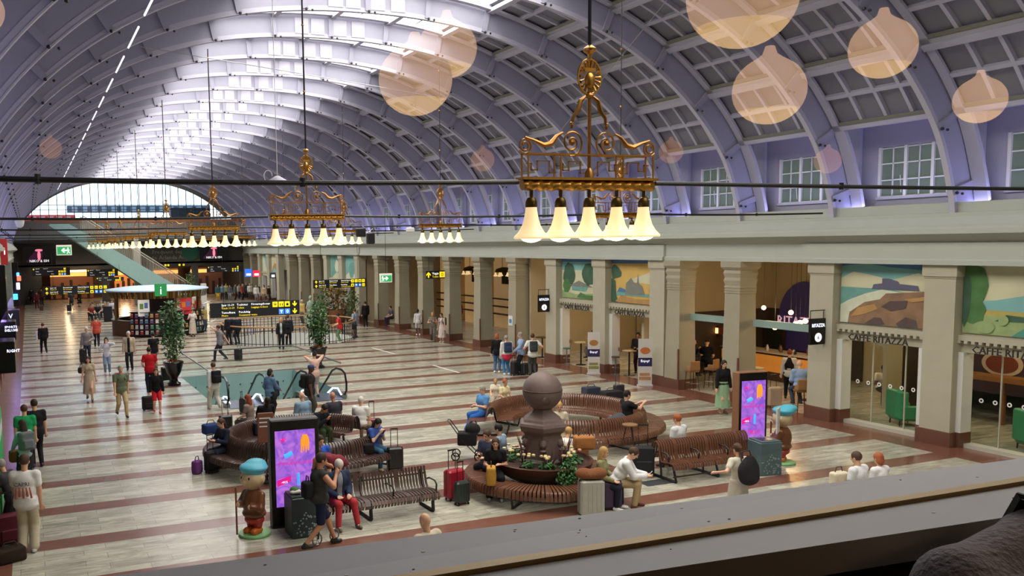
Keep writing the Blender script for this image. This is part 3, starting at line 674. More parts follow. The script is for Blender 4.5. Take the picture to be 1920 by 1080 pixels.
t2 = [[('au', .05, 0), ('t', .10, ('Spår 1-8', 'Track 1-8')), ('t', .30, ('Bussterminal', 'Bus terminal')), ('t', .52, ('Arlanda Express', 'Airport train')), ('y', .74, 'train'), ('y', .81, 'wc'), ('y', .88, 'lock'), ('y', .95, 'o')],
      [('au', .05, 0), ('t', .10, ('Spår 10-19', 'Track 10-19')), ('t', .30, ('Tunnelbana', 'Metro')), ('t', .52, ('Pendeltåg', 'Commuter trains')), ('y', .74, 'lock'), ('b', .81, 'T'), ('b', .88, 'o'), ('y', .95, 'wc')]]
sign('big dark hanging sign for tracks 11-19, toilets and luggage lockers over the escalators', 395, 562, 561, 597, 42, [
    [('t', .12, ('Spår 11-19', 'Track 11-19')), ('t', .29, ('Toaletter', 'Toilets')), ('t', .45, ('Förvaringsboxar', 'Luggage lockers')), ('y', .72, 'train'), ('y', .79, 'wc'), ('y', .86, 'lock'), ('ad', .945, 0)],
    [('t', .12, ('Tunnelbana', 'Metro')), ('t', .31, ('Pendeltåg', 'Commuter trains')), ('b', .79, 'T'), ('b', .86, 'o'), ('ad', .945, 0)]])
sign('two row hanging sign with up arrows left of the round kiosk', 82, 534, 203, 554, 62, t2)
sign('two row hanging sign with up arrows before the distant stone piers', 588, 522, 686, 541, 54, t2)
t3 = [[('au', .05, 0), ('t', .10, ('Spår 3-8', '')), ('t', .3, ('Track 3-8', '')), ('y', .86, 'o')], [('t', .10, ('Utgång', '')), ('t', .4, ('Bussterminal', '')), ('y', .72, 'wc'), ('y', .79, 'train'), ('y', .86, 'lock')], [('t', .10, ('Tunnelbana', '')), ('t', .5, ('Metro', '')), ('y', .72, 'wc'), ('b', .79, 'T'), ('b', .86, 'o')]]
sign('small three row sign under the far left screen', 60, 501, 131, 518, 93, t3, 1.0)
sign('small three row sign under the teal stair', 163, 504, 221, 519, 90, t3, 1.0)
sign('small lower sign under the teal stair', 180, 519, 232, 528, 87, t3[:2], 1.2)
sign('small far sign under the right screen', 388, 498, 455, 511, 92, t3, 1.0)
sign('thin far sign with yellow squares above the right doors', 300, 494, 352, 500, 92, [[('y', .2, 'wc'), ('y', .3, 'o'), ('y', .7, 'o'), ('y', .85, 'lock')]], .8)
sign('dark sign with airline lettering hanging in the colonnade', 800, 507, 834, 523, 46, [[('au', .1, 0), ('t', .3, ('Vagga', 'Toilet')), ('y', .85, 'o')]], .8)
def exit_sign(label, x0, y0, x1, y1, Y, left, hang):
    a = OY(x0, y1, Y); b = OY(x1, y0, Y); xm, zm, Wd, Hh = (a[0] + b[0]) / 2, (a[1] + b[1]) / 2, b[0] - a[0], b[1] - a[1]
    r = empty('exit_sign', (xm, Y, zm), 0, label, 'sign', 'green exit signs'); g = MB(); g.box((-Wd / 2, 0, -Hh / 2), (Wd / 2, .1, Hh / 2)); g.box((-Wd / 2, -.02, Hh / 2 - .04), (Wd / 2, .12, Hh / 2 + .05)); g.build('housing', M('sign_case', '#e6e4d2', .5, emit=.4), r, smooth=False)
    g = MB(); s = -1 if left else 1; g.box((-Wd * .44, -.02, -Hh * .4), (Wd * .44, 0, Hh * .36)); g.build('panel', M('exit_green', '#2f9a58', .5, emit=.7), r, smooth=False)
    g = MB(); arrow(g, s * Wd * -.0, 0, Hh * .62, 'l' if left else 'r', -.03); q = -s * Wd * -.26
    q = s * Wd * -.30 if not left else Wd * .26
    g.ball((q, -.03, Hh * .22), Hh * .08, 8); g.tube([(q - .02, -.03, Hh * .14), (q + .02, -.03, -Hh * .1)], Hh * .07, 6); g.tube([(q + .02, -.03, -.08 * Hh), (q - .08 * Wd, -.03, -.34 * Hh)], Hh * .04, 5); g.tube([(q + .02, -.03, -.08 * Hh), (q + .1 * Wd, -.03, -.3 * Hh)], Hh * .04, 5); g.tube([(q - .1 * Wd, -.03, .02), (q, -.03, .1 * Hh), (q + .1 * Wd, -.03, .0)], Hh * .035, 5)
    g.build('running_figure', M('exit_white', '#eafff0', .5, emit=1.0), r)
    g = MB(); g.tube([(0, .05, Hh / 2), (0, .05, Hh / 2 + hang)], .012, 5); g.build('hanger', W_['dark'], r)
exit_sign('green exit sign with a left arrow beside the far left screen', 106, 460, 134, 479, 84, True, .6)
exit_sign('green exit sign with a right arrow hanging before the colonnade', 713, 514, 735, 530, 46, False, 3.4)
# screens
def screen(label, x0, y0, x1, y1, Y):
    a = OY(x0, y1, Y); b = OY(x1, y0, Y); xm, zm, Wd, Hh = (a[0] + b[0]) / 2, (a[1] + b[1]) / 2, b[0] - a[0], b[1] - a[1]
    r = empty('display_screen', (xm, Y, zm), 0, label, 'screen', 'black advertising screens on the far wall'); g = MB(); g.box((-Wd / 2, 0, -Hh / 2), (Wd / 2, .2, Hh / 2)); g.build('screen_case', W_['black'], r, smooth=False)
    g = MB(); g.add([(-Wd * .42, -.01, -Hh * .35), (Wd * .1, -.01, -Hh * .4), (Wd * .12, -.01, Hh * .4), (-Wd * .1, -.01, Hh * .3)], [(0, 1, 2, 3)]); g.build('glow', M('scr_purple', '#3a1230', .5, emit=.5), r, smooth=False)
    g = MB(); g.ball((0, -.02, Hh * .3), (Wd * .12, .01, Hh * .07), 10); g.ball((0, -.02, 0), (Wd * .05, .01, Hh * .28), 10); g.build('figure', M('scr_pink', '#f07a90', .5, emit=1.0), r)
    text('lettering', 'NIKO & ISH', Hh * .2, whi, r, (0, -.02, -Hh * .36), (PI / 2, 0, 0), .002, 'CENTER')
screen('black advertising screen with a pink figure, far left', 43, 462, 103, 497, 97); screen('black advertising screen with a pink figure, right of the green disc', 376, 459, 426, 489, 97)
a = OY(357, 472, 97.8); g = MB(); g.lathe([(.001, 0), (.95, 0), (.95, .05), (.001, .05)], 24); o = g.build('wall_disc', M('disc_green', '#2a6b55', .6)); o.location = (a[0], 97.9, a[1]); o.rotation_euler = (PI / 2, 0, 0); tag(o, 'dark green round sign on the far grey wall', 'sign')
a = OY(285, 476, 97.9); o = text('wall_lettering', 'Frequent departures\nto Arlanda Airport', .62, M('wall_text', '#a8a398', .6), None, (a[0], 97.95, a[1]), (PI / 2, 0, 0), .01); tag(o, 'pale lettering about airport departures on the far grey wall', 'lettering')
# stair to the landing
YS = 88
P = [OY(x, y, YS) for x, y in ((92, 420), (130, 420), (360, 552), (300, 556))]
g = MB(); g.ext([P[0], P[3], (P[2][0], max(.0, P[2][1])), P[1]], 'y', YS, YS + .25); g.ext([(P[0][0], P[0][1]), (P[3][0], P[3][1]), (P[2][0], P[2][1]), (P[1][0], P[1][1])], 'y', YS + 3.6, YS + 3.85)
st = empty('staircase', (0, 0, 0), 0, 'long teal sided stair rising to the upper landing', 'stairs'); g.build('stringer', W_['teal'], st, smooth=False)
g = MB(); a, b = P[1], P[2]; n = 40
for i in range(n):
    t = i / n; x = a[0] + (b[0] - a[0]) * t; z = a[1] + (b[1] - a[1]) * t; g.box((x, YS + .2, z - .6), (x + (b[0] - a[0]) / n + .02, YS + 3.7, z - .2))
g.build('steps', M('step_grey', '#7a7a74', .7), st, smooth=False)
g = MB(); q0, q1 = OY(178, 445, YS), OY(362, 530, YS)
for j in (0, 1):
    yy = YS + .1 + 3.6 * j
    g.tube([(a[0] + 1.2, yy, a[1] + .8), (b[0], yy, b[1] + 1.05)], .05, 6)
    for i in range(70):
        t = i / 70; x = a[0] + 1.2 + (b[0] - a[0] - 1.2) * t; zb = a[1] + (b[1] - a[1]) * (x - a[0]) / (b[0] - a[0]); zt = a[1] + .8 + (b[1] + 1.05 - a[1] - .8) * t; g.tube([(x, yy, zb), (x, yy, zt)], .018, 4, 0, False)
g.build('railing', M('rail_pale', '#b7b2a2', .5), st)
a = OY(258, 500, 92); g = MB(); g.box((a[0] - .35, 92, 0), (a[0] + .35, 92.7, 6.9)); S(g.build('column', M('white_col', '#c9c7bf', .6), smooth=False))
# small lit shop signs along the right wall far away
for (x0, y0, x1, y1, Y, c, lb) in ((460, 504, 472, 519, 80, '#2a5fd8', 'small glowing blue shop sign at the far corner'), (475, 507, 487, 519, 78, '#d8203a', 'small glowing red shop sign right of the blue one'), (507, 511, 517, 522, 70, '#20222a', 'small dark shop sign with white text on a distant pier')):
    a = OY(x0, y1, Y); b = OY(x1, y0, Y); g = MB(); g.box((a[0], Y, a[1]), (b[0], Y + .15, b[1])); g.box((a[0] + .1, Y - .02, a[1] + .1), (b[0] - .1, Y, a[1] + .3), 1)
    th(g, 'shop_sign', [M('ss' + c[1:], c, .5, emit=1.2), whi], lb, 'sign')
# ================================================================ chandeliers and tie rods
shadem = M('lamp_glass', '#fff0cf', .35, emit=.62, ecol='#ffd898'); bulbm = M('lamp_glow', '#fff6dc', .4, emit=2.2, ecol='#ffeec2')
def spiral(cx, cz, r0, r1, a0, turns, n=26):
    return [(cx + (r0 + (r1 - r0) * i / n) * math.cos(a0 + turns * 2 * PI * i / n), 0, cz + (r0 + (r1 - r0) * i / n) * math.sin(a0 + turns * 2 * PI * i / n)) for i in range(n + 1)]
def chandelier():
    r = empty('chandelier', (0, 0, 0), 0, 'x', 'chandelier')
    g = MB(); n = 90                                # rope-twisted bar
    prof_ = []
    for i in range(n + 1):
        x = -.9 + 1.8 * i / n
        for k in range(12):
            a = 2 * PI * k / 12; rr = .062 + .008 * math.sin(a * 2 + i * .9); prof_.append((x, rr * math.cos(a), rr * math.sin(a)))
    fs = [(i * 12 + k, (i + 1) * 12 + k, (i + 1) * 12 + (k + 1) % 12, i * 12 + (k + 1) % 12) for i in range(n) for k in range(12)] + [tuple(range(12)), tuple(range(n * 12 + 11, n * 12 - 1, -1))]
    g.add(prof_, fs); g.box((-.93, -.09, .055), (.93, .09, .085)); g.build('crossbar', W_['brass'], r)
    for i in range(5):
        x = -.78 + .39 * i
        g = MB(); g.tube([(x, 0, -.05), (x, 0, -.14)], .022, 8); g.lathe([(.02, -.13), (.05, -.15), (.065, -.19), (.068, -.24), (.06, -.26)], 16, (x, 0, 0)); g.build('lamp_cap', M('bronze', '#5e4a22', .4, metal=.8), r)
        g = MB(); g.lathe([(.062, -.25), (.068, -.30), (.082, -.38), (.105, -.46), (.145, -.53), (.19, -.575), (.2, -.595), (.19, -.61), (.12, -.60)], 20, (x, 0, 0), cap=False); sh = g.build('lamp_shade', shadem, r)
        g = MB(); g.lathe([(.15, -.535), (.158, -.545), (.168, -.556), (.160, -.56)], 20, (x, 0, 0), cap=False); g.build('rim_band', M('bronze', '#5e4a22'), sh)
        g = MB(); g.lathe([(.13, -.60), (.09, -.635), (.04, -.65), (.001, -.655)], 16, (x, 0, 0), cap=False); g.build('bulb', bulbm, sh)
    g = MB()                                        # fretwork
    for x in (-.86, -.43, 0, .43, .86):
        for yy in ((-.07, .07) if x else (0,)): g.box((x - .008, yy - .008, .08), (x + .008, yy + .008, .36))
    for yy in (-.07, .07): g.box((-.87, yy - .008, .34), (.87, yy + .008, .355))
    for s in (-1, 1):
        for x0 in (.04, .46):
            P = [(x0, .14), (x0 + .08, .14), (x0 + .08, .27), (x0 + .24, .27), (x0 + .24, .17), (x0 + .32, .17), (x0 + .32, .24), (x0 + .38, .24)]
            for a, b in zip(P, P[1:]): g.box((min(s * a[0], s * b[0]) - .007, -.007, min(a[1], b[1]) - .007), (max(s * a[0], s * b[0]) + .007, .007, max(a[1], b[1]) + .007))
    g.build('fretwork', W_['gold'], r)
    for s in (-1, 1):
        g = MB()
        P = spiral(.86, .44, .03, .095, 0, 1.9); P = [(s * x, y, z) for x, y, z in P]; g.tube(P, .012, 5)
        q = [(.86, .535), (.74, .50), (.62, .45), (.52, .47), (.44, .56), (.36, .60)]; g.tube([(s * x, 0, z) for x, z in q], [.012, .018, .03, .034, .022, .012], 6)
        P = spiral(.24, .49, .04, .155, .5, 1.7); g.tube([(s * x, y, z) for x, y, z in P], .013, 5); g.ball((s * .24, 0, .49), .04, 8)
        q = [(.24, .645), (.22, .78), (.15, .86), (.12, .97), (.05, 1.02), (.02, 1.0)]; g.tube([(s * x, 0, z) for x, z in q], [.014, .02, .03, .026, .014, .01], 6)
        g.ball((s * .24, 0, .7), .03, 6); g.build('scroll', W_['gold'], r)
    g = MB(); g.tube([(0, 0, .06), (0, 0, 1.1)], .022, 8); g.lathe([(.02, .06), (.06, .08), (.05, .16), (.025, .2)], 12); g.lathe([(.03, 1.0), (.055, 1.03), (.03, 1.06)], 10); g.build('stem', W_['gold'], r)
    g = MB()
    for i in range(18):                             # rayed medallion
        a = 2 * PI * i / 18; g.tube([(.075 * math.cos(a), 0, 1.24 + .09 * math.sin(a)), (.14 * math.cos(a), -.012, 1.24 + .18 * math.sin(a))], [.009, .02], 5)
    g.tube([(.155 * math.cos(2 * PI * i / 24), 0, 1.24 + .2 * math.sin(2 * PI * i / 24)) for i in range(24)], .014, 5, closed=True)
    g.ball((0, 0, 1.2), (.07, .05, .1), 10); g.box((-.075, -.02, 1.30), (.075, .02, 1.34))
    for i in range(5): g.tube([(-.06 + .03 * i, 0, 1.34), (-.07 + .035 * i, 0, 1.42), (0, 0, 1.46)], .007, 4)
    g.lathe([(.02, 1.44), (.03, 1.5), (.07, 1.53), (.075, 1.56), (.04, 1.59), (.02, 1.6)], 14); g.build('medallion', W_['brass'], r)
    return r
LY = [8.75 + 11.16 * i for i in range(8)]
rowA = ['nearest chandelier, largest, high in front of the coffered vault', 'second chandelier of the left row, next behind the nearest', 'third chandelier of the left row, over the round kiosk', 'fourth chandelier of the left row', 'fifth chandelier of the left row', 'sixth chandelier of the left row', 'seventh chandelier of the left row', 'last small chandelier of the left row']
rowB = ['', 'right row chandelier whose lamps show just below the nearest chandelier', 'right row chandelier hanging alone above the colonnade cornice', 'right row chandelier partly behind the second left one', 'right row chandelier fourth from the front', 'right row chandelier fifth from the front', 'right row chandelier sixth from the front', 'right row chandelier, farthest and smallest']
first = None
def suspension(o, top, beads):
    g = MB(); g.tube([(0, 0, 1.6), (0, 0, top)], .02 if not beads else .012, 6); mt = W_['dark']
    bz = []; z = 2.9
    while z < top: bz.append(z); z += 1.5
    for z in bz: g.lathe([(.01, z - .03), (.04, z), (.01, z + .03)], 8, mi=1)
    g.build('hanging_rod', [W_['dark'], W_['brass']], o)
for i, y in enumerate(LY):
    for X, lab in ((6.15, rowA[i]), (15.0, rowB[i])):
        if not lab: continue
        lab = lab + ', gilded with five bell lamps' if len(lab.split()) < 11 else lab
        if first is None: first = chandelier(); first['label'] = lab; first['group'] = 'gilded chandeliers of the hall'; o = first; o.location = (X, y, 6.33)
        else: o = copy_tree(src, (X, y, 6.33), None, lab, 'gilded chandeliers of the hall')
        if o is first:
            src = first
            suspension_todo = [(first, X)]
        else: suspension_todo.append((o, X))
for o, X in suspension_todo: suspension(o, 12.5 - 6.33, X > 10)
for i, y in enumerate(LY):
    g = MB(); yy = y; cuts = [-1.15, 6.15 - .95] + ([6.15 + .95, 15 - .95, 15 + .95] if i else [6.15 + .95]) + [22.35]
    for xa, xb in zip(cuts[::2], cuts[1::2]):
        m_ = 10; pts = [(xa + (xb - xa) * t / m_, yy, 6.36 - .03 * math.sin(PI * t / m_)) for t in range(m_ + 1)]
        g.tube(pts, .027, 8)
        for t in range(2, m_, 4): g.tube([(pts[t][0], yy, pts[t][2] - .04), (pts[t][0], yy, pts[t][2] + .05)], .03, 6)
    o = g.build('tie_rod', W_['dark']); names = ['nearest', 'second', 'third', 'fourth', 'fifth', 'sixth', 'seventh', 'farthest']
    tag(o, 'thin black tie rod across the hall, %s from the viewer' % names[i], 'rod', 'black tie rods across the hall')
# projector cluster on the third rod
a = OY(695, 432, 30.8); r = empty('spotlight', (a[0], 30.85, 6.3), 0, 'dark spotlight with looped cables clamped on a tie rod', 'light')
g = MB(); g.rbox((-.12, -.14, -.62), (.14, .14, -.2), .03); g.build('lamp_head', W_['dark'], r); g = MB(); g.tube([(-.5, 0, -.08), (-.2, 0, -.25), (.1, 0, -.05), (.2, .05, -.3), (0, .05, -.2), (-.3, 0, .05)], .015, 5); g.build('cable', W_['white'], r); g = MB(); g.rbox((-.55, -.1, -.35), (-.2, .1, -.02), .03); g.build('junction_box', W_['dark'], r)
a = OY(767, 430, 31.0); g = MB(); g.rbox((a[0] - .15, 30.85, 6.1), (a[0] + .18, 31.0, 6.28), .03); tag(g.build('floodlight', W_['white']), 'small white floodlight on a tie rod', 'light')
a = OY(520, 338, 19.9); r = empty('ceiling_speaker', (a[0], 19.9, a[1]), 0, 'flat grey hanging disc with a coil of white cable', 'speaker'); g = MB(); g.lathe([(.04, .1), (.25, -.02), (.27, -.05), (.001, -.06)], 20); g.build('housing', W_['web'], r); g = MB(); g.tube([(-.22 + .1 * math.cos(t), -.02, .09 + .13 * math.sin(t)) for t in np.linspace(0, 6, 16)], .01, 5); g.tube([(0, 0, .1), (0, 0, 5.0)], .008, 4); g.build('cable', W_['white'], r)
# conduit along the left ribs
for X_, Z_ in [(2.95, 11.35)]:
    g = MB()
    for k in range(0, 20): g.tube([(X_, RY0 + PIT * (k + .0) + .3, Z_), (X_, RY0 + PIT * (k + .75), Z_)], .03, 6)
    tag(g.build('light_strip', M('strip_white', '#f2f2ff', .4, emit=1.0)), 'broken line of thin white light tubes along the left ribs', 'light')
# cornice wash lights (upward, on both ledges)
def area(name, loc, sx, sy, power, col, rot, shape='RECTANGLE'):
    l = D.lights.new(name, 'AREA'); l.shape = shape; l.size = sx; l.size_y = sy; l.energy = power; l.color = col
    o = D.objects.new(name, l); C.objects.link(o); o.location = loc; o.rotation_euler = rot; return o
for X_, s in ((XR + .3, 1), (XL - .3, -1)):
    for j in range(4):
        area('cornice_wash', (XR + .62 if s > 0 else XL - .62, 12 + 24 * j, 6.45), .5, 22, 300, (.50, .48, 1.0), (PI, -s * rad(28), 0))
# small lamps in the aisle behind the columns
for i, (px, py, Y) in enumerate(((881, 509, 47.0), (942, 512, 42.5), (1012, 514, 38.2))):
    a = OX(px, py, 25.5); r = empty('aisle_chandelier', (25.5, a[0], a[1]), 0, ['small cluster of lit bell lamps behind the third column from the painted piers', 'small cluster of lit bell lamps between the columns, middle one', 'small cluster of lit bell lamps nearest the painted piers'][i], 'lamp', 'aisle lamp clusters')
    g = MB(); g.lathe([(.001, .35), (.35, .25), (.45, .05), (.001, .1)], 16); g.tube([(0, 0, .3), (0, 0, 4.86 - a[1])], .015, 5); g.build('fixture', M('bronze', '#5e4a22'), r)
    for k in range(5):
        q = 2 * PI * k / 5; g = MB(); g.lathe([(.04, .05), (.05, -.02), (.09, -.12), (.14, -.17), (.001, -.2)], 12, (.4 * math.cos(q), .4 * math.sin(q), 0), cap=False); g.build('lamp_shade', shadem, r)
# ================================================================ benches
wood = M('bench_wood', '#6d4733', .35, noise=.25, nscale=9, coat=.2); wood2 = M('bench_wood_dark', '#46302a', .38, noise=.2, nscale=9, coat=.2)
PROF2 = [(.66, .33), (.655, .40), (.62, .445), (.5, .455), (.33, .43), (.2, .43), (.15, .50), (.13, .62), (.11, .74), (.06, .82), (0, .845), (-.06, .82), (-.11, .74), (-.13, .62), (-.15, .50), (-.2, .43), (-.33, .43), (-.5, .455), (-.62, .445), (-.655, .40), (-.66, .33)]
def thick(P, t):      # offset outline of an open polyline, returns closed ring
    n = len(P); N_ = []
    for i in range(n):
        a, b = P[max(i - 1, 0)], P[min(i + 1, n - 1)]; d = (b[0] - a[0], b[1] - a[1]); l = math.hypot(*d) or 1; N_.append((-d[1] / l, d[0] / l))
    return P, [(p[0] + q[0] * t, p[1] + q[1] * t) for p, q in zip(P, N_)]
def slat(g, P, t, mapf, a, b, mi=0):    # strip between parameters a and b
    A, B = thick(P, t); n = len(P)
    vs = [mapf(p, a) for p in A] + [mapf(p, b) for p in A] + [mapf(p, a) for p in B] + [mapf(p, b) for p in B]; fs = []
    for i in range(n - 1): fs += [(i, i + 1, n + i + 1, n + i), (2 * n + i, 3 * n + i, 3 * n + i + 1, 2 * n + i + 1), (i, 2 * n + i, 2 * n + i + 1, i + 1), (n + i, n + i + 1, 3 * n + i + 1, 3 * n + i)]
    fs += [(0, n, 3 * n, 2 * n), (n - 1, 3 * n - 1, 4 * n - 1, 2 * n - 1)]
    g.add(vs, fs, mi)
def ring_bench(name, c, R, a0, a1, P, label, mat, pitch=.075):
    r = empty(name, (c[0], c[1], 0), 0, label, 'bench'); n = int(abs(rad(a1 - a0)) * R / pitch)
    f = lambda p, a: ((R + p[0]) * math.cos(a), (R + p[0]) * math.sin(a), p[1])
    g = MB()
    for i in range(n):
        a = rad(a0) + rad(a1 - a0) * i / n; w = rad(a1 - a0) / n; slat(g, P, -.022, f, a, a + w * (.93 if i % 12 == 0 else .68))
    g.build('slats', mat, r)
    g = MB(); k = 48                                # under-frame rails
    for q in ([p for p in (P[3], P[-4])] + [(0, .74)] if len(P) > 10 else [P[1], P[-2]]):
        g.tube([f((q[0] * .92, q[1] - .06), rad(a0) + rad(a1 - a0) * i / k) for i in range(k + 1)], .02, 6)
    g.build('rail', W_['dark'], r)
    m_ = max(3, int(abs(rad(a1 - a0)) * R / 1.6))
    for i in range(m_ + 1):
        a = rad(a0 + (a1 - a0) * (i + .02) / (m_ + .04)); g = MB(); lo = P[0][0] * .8; hi = P[-1][0] * .8
        for w in (-.03, .03):
            pass
        q = [f((lo, .38), a), f((lo * .92, .2), a), f((lo * .8, .03), a), f((hi * .8, .03), a), f((hi * .92, .2), a), f((hi, .38), a)]
        g.tube(q, .035, 4); g.build('leg', W_['dark'], r)
    return r
ring_bench('ring_bench', (6.6, 22.1), 2.0, 26, 322, PROF2, 'curved slatted wooden ring bench full of seated travellers, behind the left advertising screen', wood2)
ring_bench('ring_bench', (14.45, 21.7), 2.15, -128, 160, PROF2, 'curved slatted wooden ring bench behind the stone globe', wood)
PC = (10.70, 16.97)
PRS = [(-.34, .32), (-.335, .40), (-.3, .445), (0, .455), (.3, .445), (.335, .40), (.345, .30), (.345, .25)]
ring_bench('circular_bench', PC, 1.45, 0, 360, PRS, 'backless slatted ring seat round the globe planter', wood, .072)
def straight_bench(loc, L, label, double, mat, rz=0):
    r = empty('slatted_bench', (loc[0], loc[1], 0), rz, label, 'bench'); P = PROF2 if double else [(-.62, .30), (-.66, .37), (-.62, .44), (-.45, .455), (-.2, .42), (-.1, .42), (-.03, .5), (.02, .66), (.08, .86)]
    P = [(p[0] + (.1 if not double else 0), p[1] + (.04 if double and abs(p[0]) < .16 else 0)) for p in P]
    f = lambda p, a: (a, p[0], p[1]); g = MB(); n = int(L / .072)
    for i in range(n):
        x = -L / 2 + L * i / n; slat(g, P, -.022 if double else .022, f, x, x + L / n * (.98 if i % 13 == 6 else .62))
    g.build('slats', mat, r)
    g = MB()
    for q in (P[3], P[-4], (P[-1][0], P[-1][1] - .1)): g.tube([(-L / 2, q[0], q[1] - .06), (L / 2, q[0], q[1] - .06)], .018, 6)
    g.build('rail', W_['dark'], r)
    for i in range(3):
        x = -L / 2 + .12 + (L - .24) * i / 2; g = MB()
        if double: g.tube([(x, -.5, .4), (x, -.56, .2), (x, -.62, .03), (x, .62, .03), (x, .56, .2), (x, .5, .4)], .035, 4); g.tube([(x, -.1, .03), (x, -.04, .75)], .03, 4)
        else: g.tube([(x, -.42, .38), (x, -.40, .2), (x, -.42, .03), (x, .22, .03), (x, .12, .42), (x, .17, .8)], .04, 4)
        g.build('leg', W_['dark'], r)
    for i in range(4):
        x = -L / 2 + .05 + (L - .1) * i / 3; g = MB(); g.tube([(x, -.42, .42), (x, -.44, .6), (x, -.36, .66), (x, -.1, .66), (x, .0, .62)], .018, 6); g.build('armrest', W_['dark'], r)
    return r
straight_bench((6.3, 16.92), 3.1, 'straight slatted bench with back in the foreground, where a man in red trousers sits', False, wood2, rad(1.5))
straight_bench((15.05, 16.75), 2.75, 'straight slatted double bench with rolled back before the right screen', True, wood)
# ================================================================ globe planter
st_ = M('granite', '#6b5a55', .6, noise=.25, nscale=14, bump=.1); bz = M('bronze_bowl', '#54382c', .45, metal=.5, noise=.3, nscale=8)
r = empty('globe_planter', (PC[0], PC[1], 0), 0, 'stone globe on a hexagonal pillar rising from a wide planted bowl', 'monument')
g = MB(); g.lathe([(.62, 0), (.62, .3), (.6, .36)], 32); g.build('base', W_['black'], r)
g = MB(); g.lathe([(.58, .33), (.82, .37), (1.0, .48), (1.09, .60), (1.12, .70), (1.14, .74), (1.08, .75), (1.04, .70), (.95, .64), (.001, .62)], 48)
g.build('bowl', bz, r)
g = MB(); g.lathe([(1.02, .68), (.6, .70), (.001, .70)], 24); g.build('soil', M('soil', '#3a241a', .95, noise=.4, nscale=30), r)
g = MB(); g.lathe([(.56, .62), (.56, .74), (.48, .80), (.455, 1.34), (.48, 1.38), (.56, 1.44), (.585, 1.54), (.56, 1.60), (.49, 1.63), (.46, 1.68), (.38, 1.74), (.27, 1.82), (.23, 1.90)], 6); g.build('pillar', st_, r, smooth=False)
for i in range(6):
    a = rad(60 * i - 60); p = (.43 * math.cos(a), .43 * math.sin(a)); g = MB(); g.ball((p[0], p[1], 1.16), (.09, .09, .11), 10); g.ball((p[0] * 1.2, p[1] * 1.2, 1.14), .03, 6); g.ball((p[0] * 1.1, p[1] * 1.1, 1.02), (.08, .08, .04), 8); g.build('relief', st_, r)
g = MB(); g.ball((0, 0, 2.30), .445, 40); g.build('globe', st_, r)
g = MB(); g.lathe([(.442, 2.31), (.452, 2.32), (.452, 2.335), (.442, 2.345)], 40, cap=False); g.ball((-.15, -.40, 2.14), (.12, .03, .1), 8); g.build('globe_band', M('globe_band', '#4a3a36', .6), r)
leafm = M('leaf', '#3f7a38', .6, noise=.4, nscale=9); leafd = M('leaf_dark', '#2f5a30', .6, noise=.4, nscale=9); petal = M('petal', '#f0d8a0', .6); petal2 = M('petal_pink', '#f0a890', .6)
def leaves(n, ctr, r3, size, seed, g, mi=0, droop=.3):
    R = random.Random(seed)
    for _ in range(n):
        while True:
            q = [R.uniform(-1, 1) for _ in range(3)]
            if sum(v * v for v in q) < 1: break
        c = Vector((ctr[0] + q[0] * r3[0], ctr[1] + q[1] * r3[1], ctr[2] + q[2] * r3[2])); a = R.uniform(0, 2 * PI); t = R.uniform(-.9, .6) - droop
        d = Vector((math.cos(a) * math.cos(t), math.sin(a) * math.cos(t), math.sin(t))) * size * R.uniform(.6, 1.2); s = Vector((-math.sin(a), math.cos(a), R.uniform(-.4, .4))) * size * .28
        g.add([tuple(c), tuple(c + d * .45 + s), tuple(c + d), tuple(c + d * .45 - s)], [(0, 1, 2, 3)], mi if not isinstance(mi, tuple) else R.choice(mi))
for i in range(9):
    a = rad(-150 + i * 38); c = (PC[0] + .72 * math.cos(a), PC[1] + .72 * math.sin(a)); q = tag(empty('flowering_plant', (c[0], c[1], .68), 0, ['leafy plant with cream flowers in the planter bowl, %s' % w for w in ('left side', 'front left', 'front', 'front right', 'right side', 'rear right', 'rear', 'rear left', 'far left')][i], 'plant', 'flowering plants in the bowl'))
    g = MB(); leaves(70, (0, 0, .09), (.2, .2, .11), .12, i, g, (0, 1)); g.build('foliage', [leafm, leafd], q)
    g = MB(); R = random.Random(i)
    for k in range(5): g.ball((R.uniform(-.15, .15), R.uniform(-.15, .15), .28), (.05, .05, .03), 6, R.choice((0, 0, 1)))
    g.build('flower', [petal, petal2], q)
q = empty('trailing_ivy', (PC[0] - .1, PC[1] - 1.08, .76), 0, 'ivy trailing over the front rim of the planter bowl', 'plant'); g = MB(); leaves(230, (0, -.08, -.16), (.3, .09, .3), .09, 50, g, (0, 1), .8); g.build('foliage', [leafm, leafd], q)
spk = M('spiky_leaf', '#5a3038', .6)
for i, (dx, dy, h) in enumerate(((-.55, -.1, .75), (.1, -.62, .6), (.5, -.2, .7), (-.2, -.6, .5))):
    q = empty('cordyline', (PC[0] + dx, PC[1] + dy, .60), 0, ['tall dark spiky plant left of the globe pillar', 'thin dark spiky plant before the globe pillar', 'dark spiky plant right of the globe pillar', 'short dark spiky plant front left of the pillar'][i], 'plant'); g = MB(); R = random.Random(i)
    for k in range(12):
        a = R.uniform(0, 2 * PI); l = h * R.uniform(.7, 1.1); sp = R.uniform(.1, .35); g.tube([(0, 0, 0), (sp * .4 * math.cos(a), sp * .4 * math.sin(a), l * .6), (sp * math.cos(a), sp * math.sin(a), l)], [.012, .012, .002], 3)
    g.build('blades', spk, q)
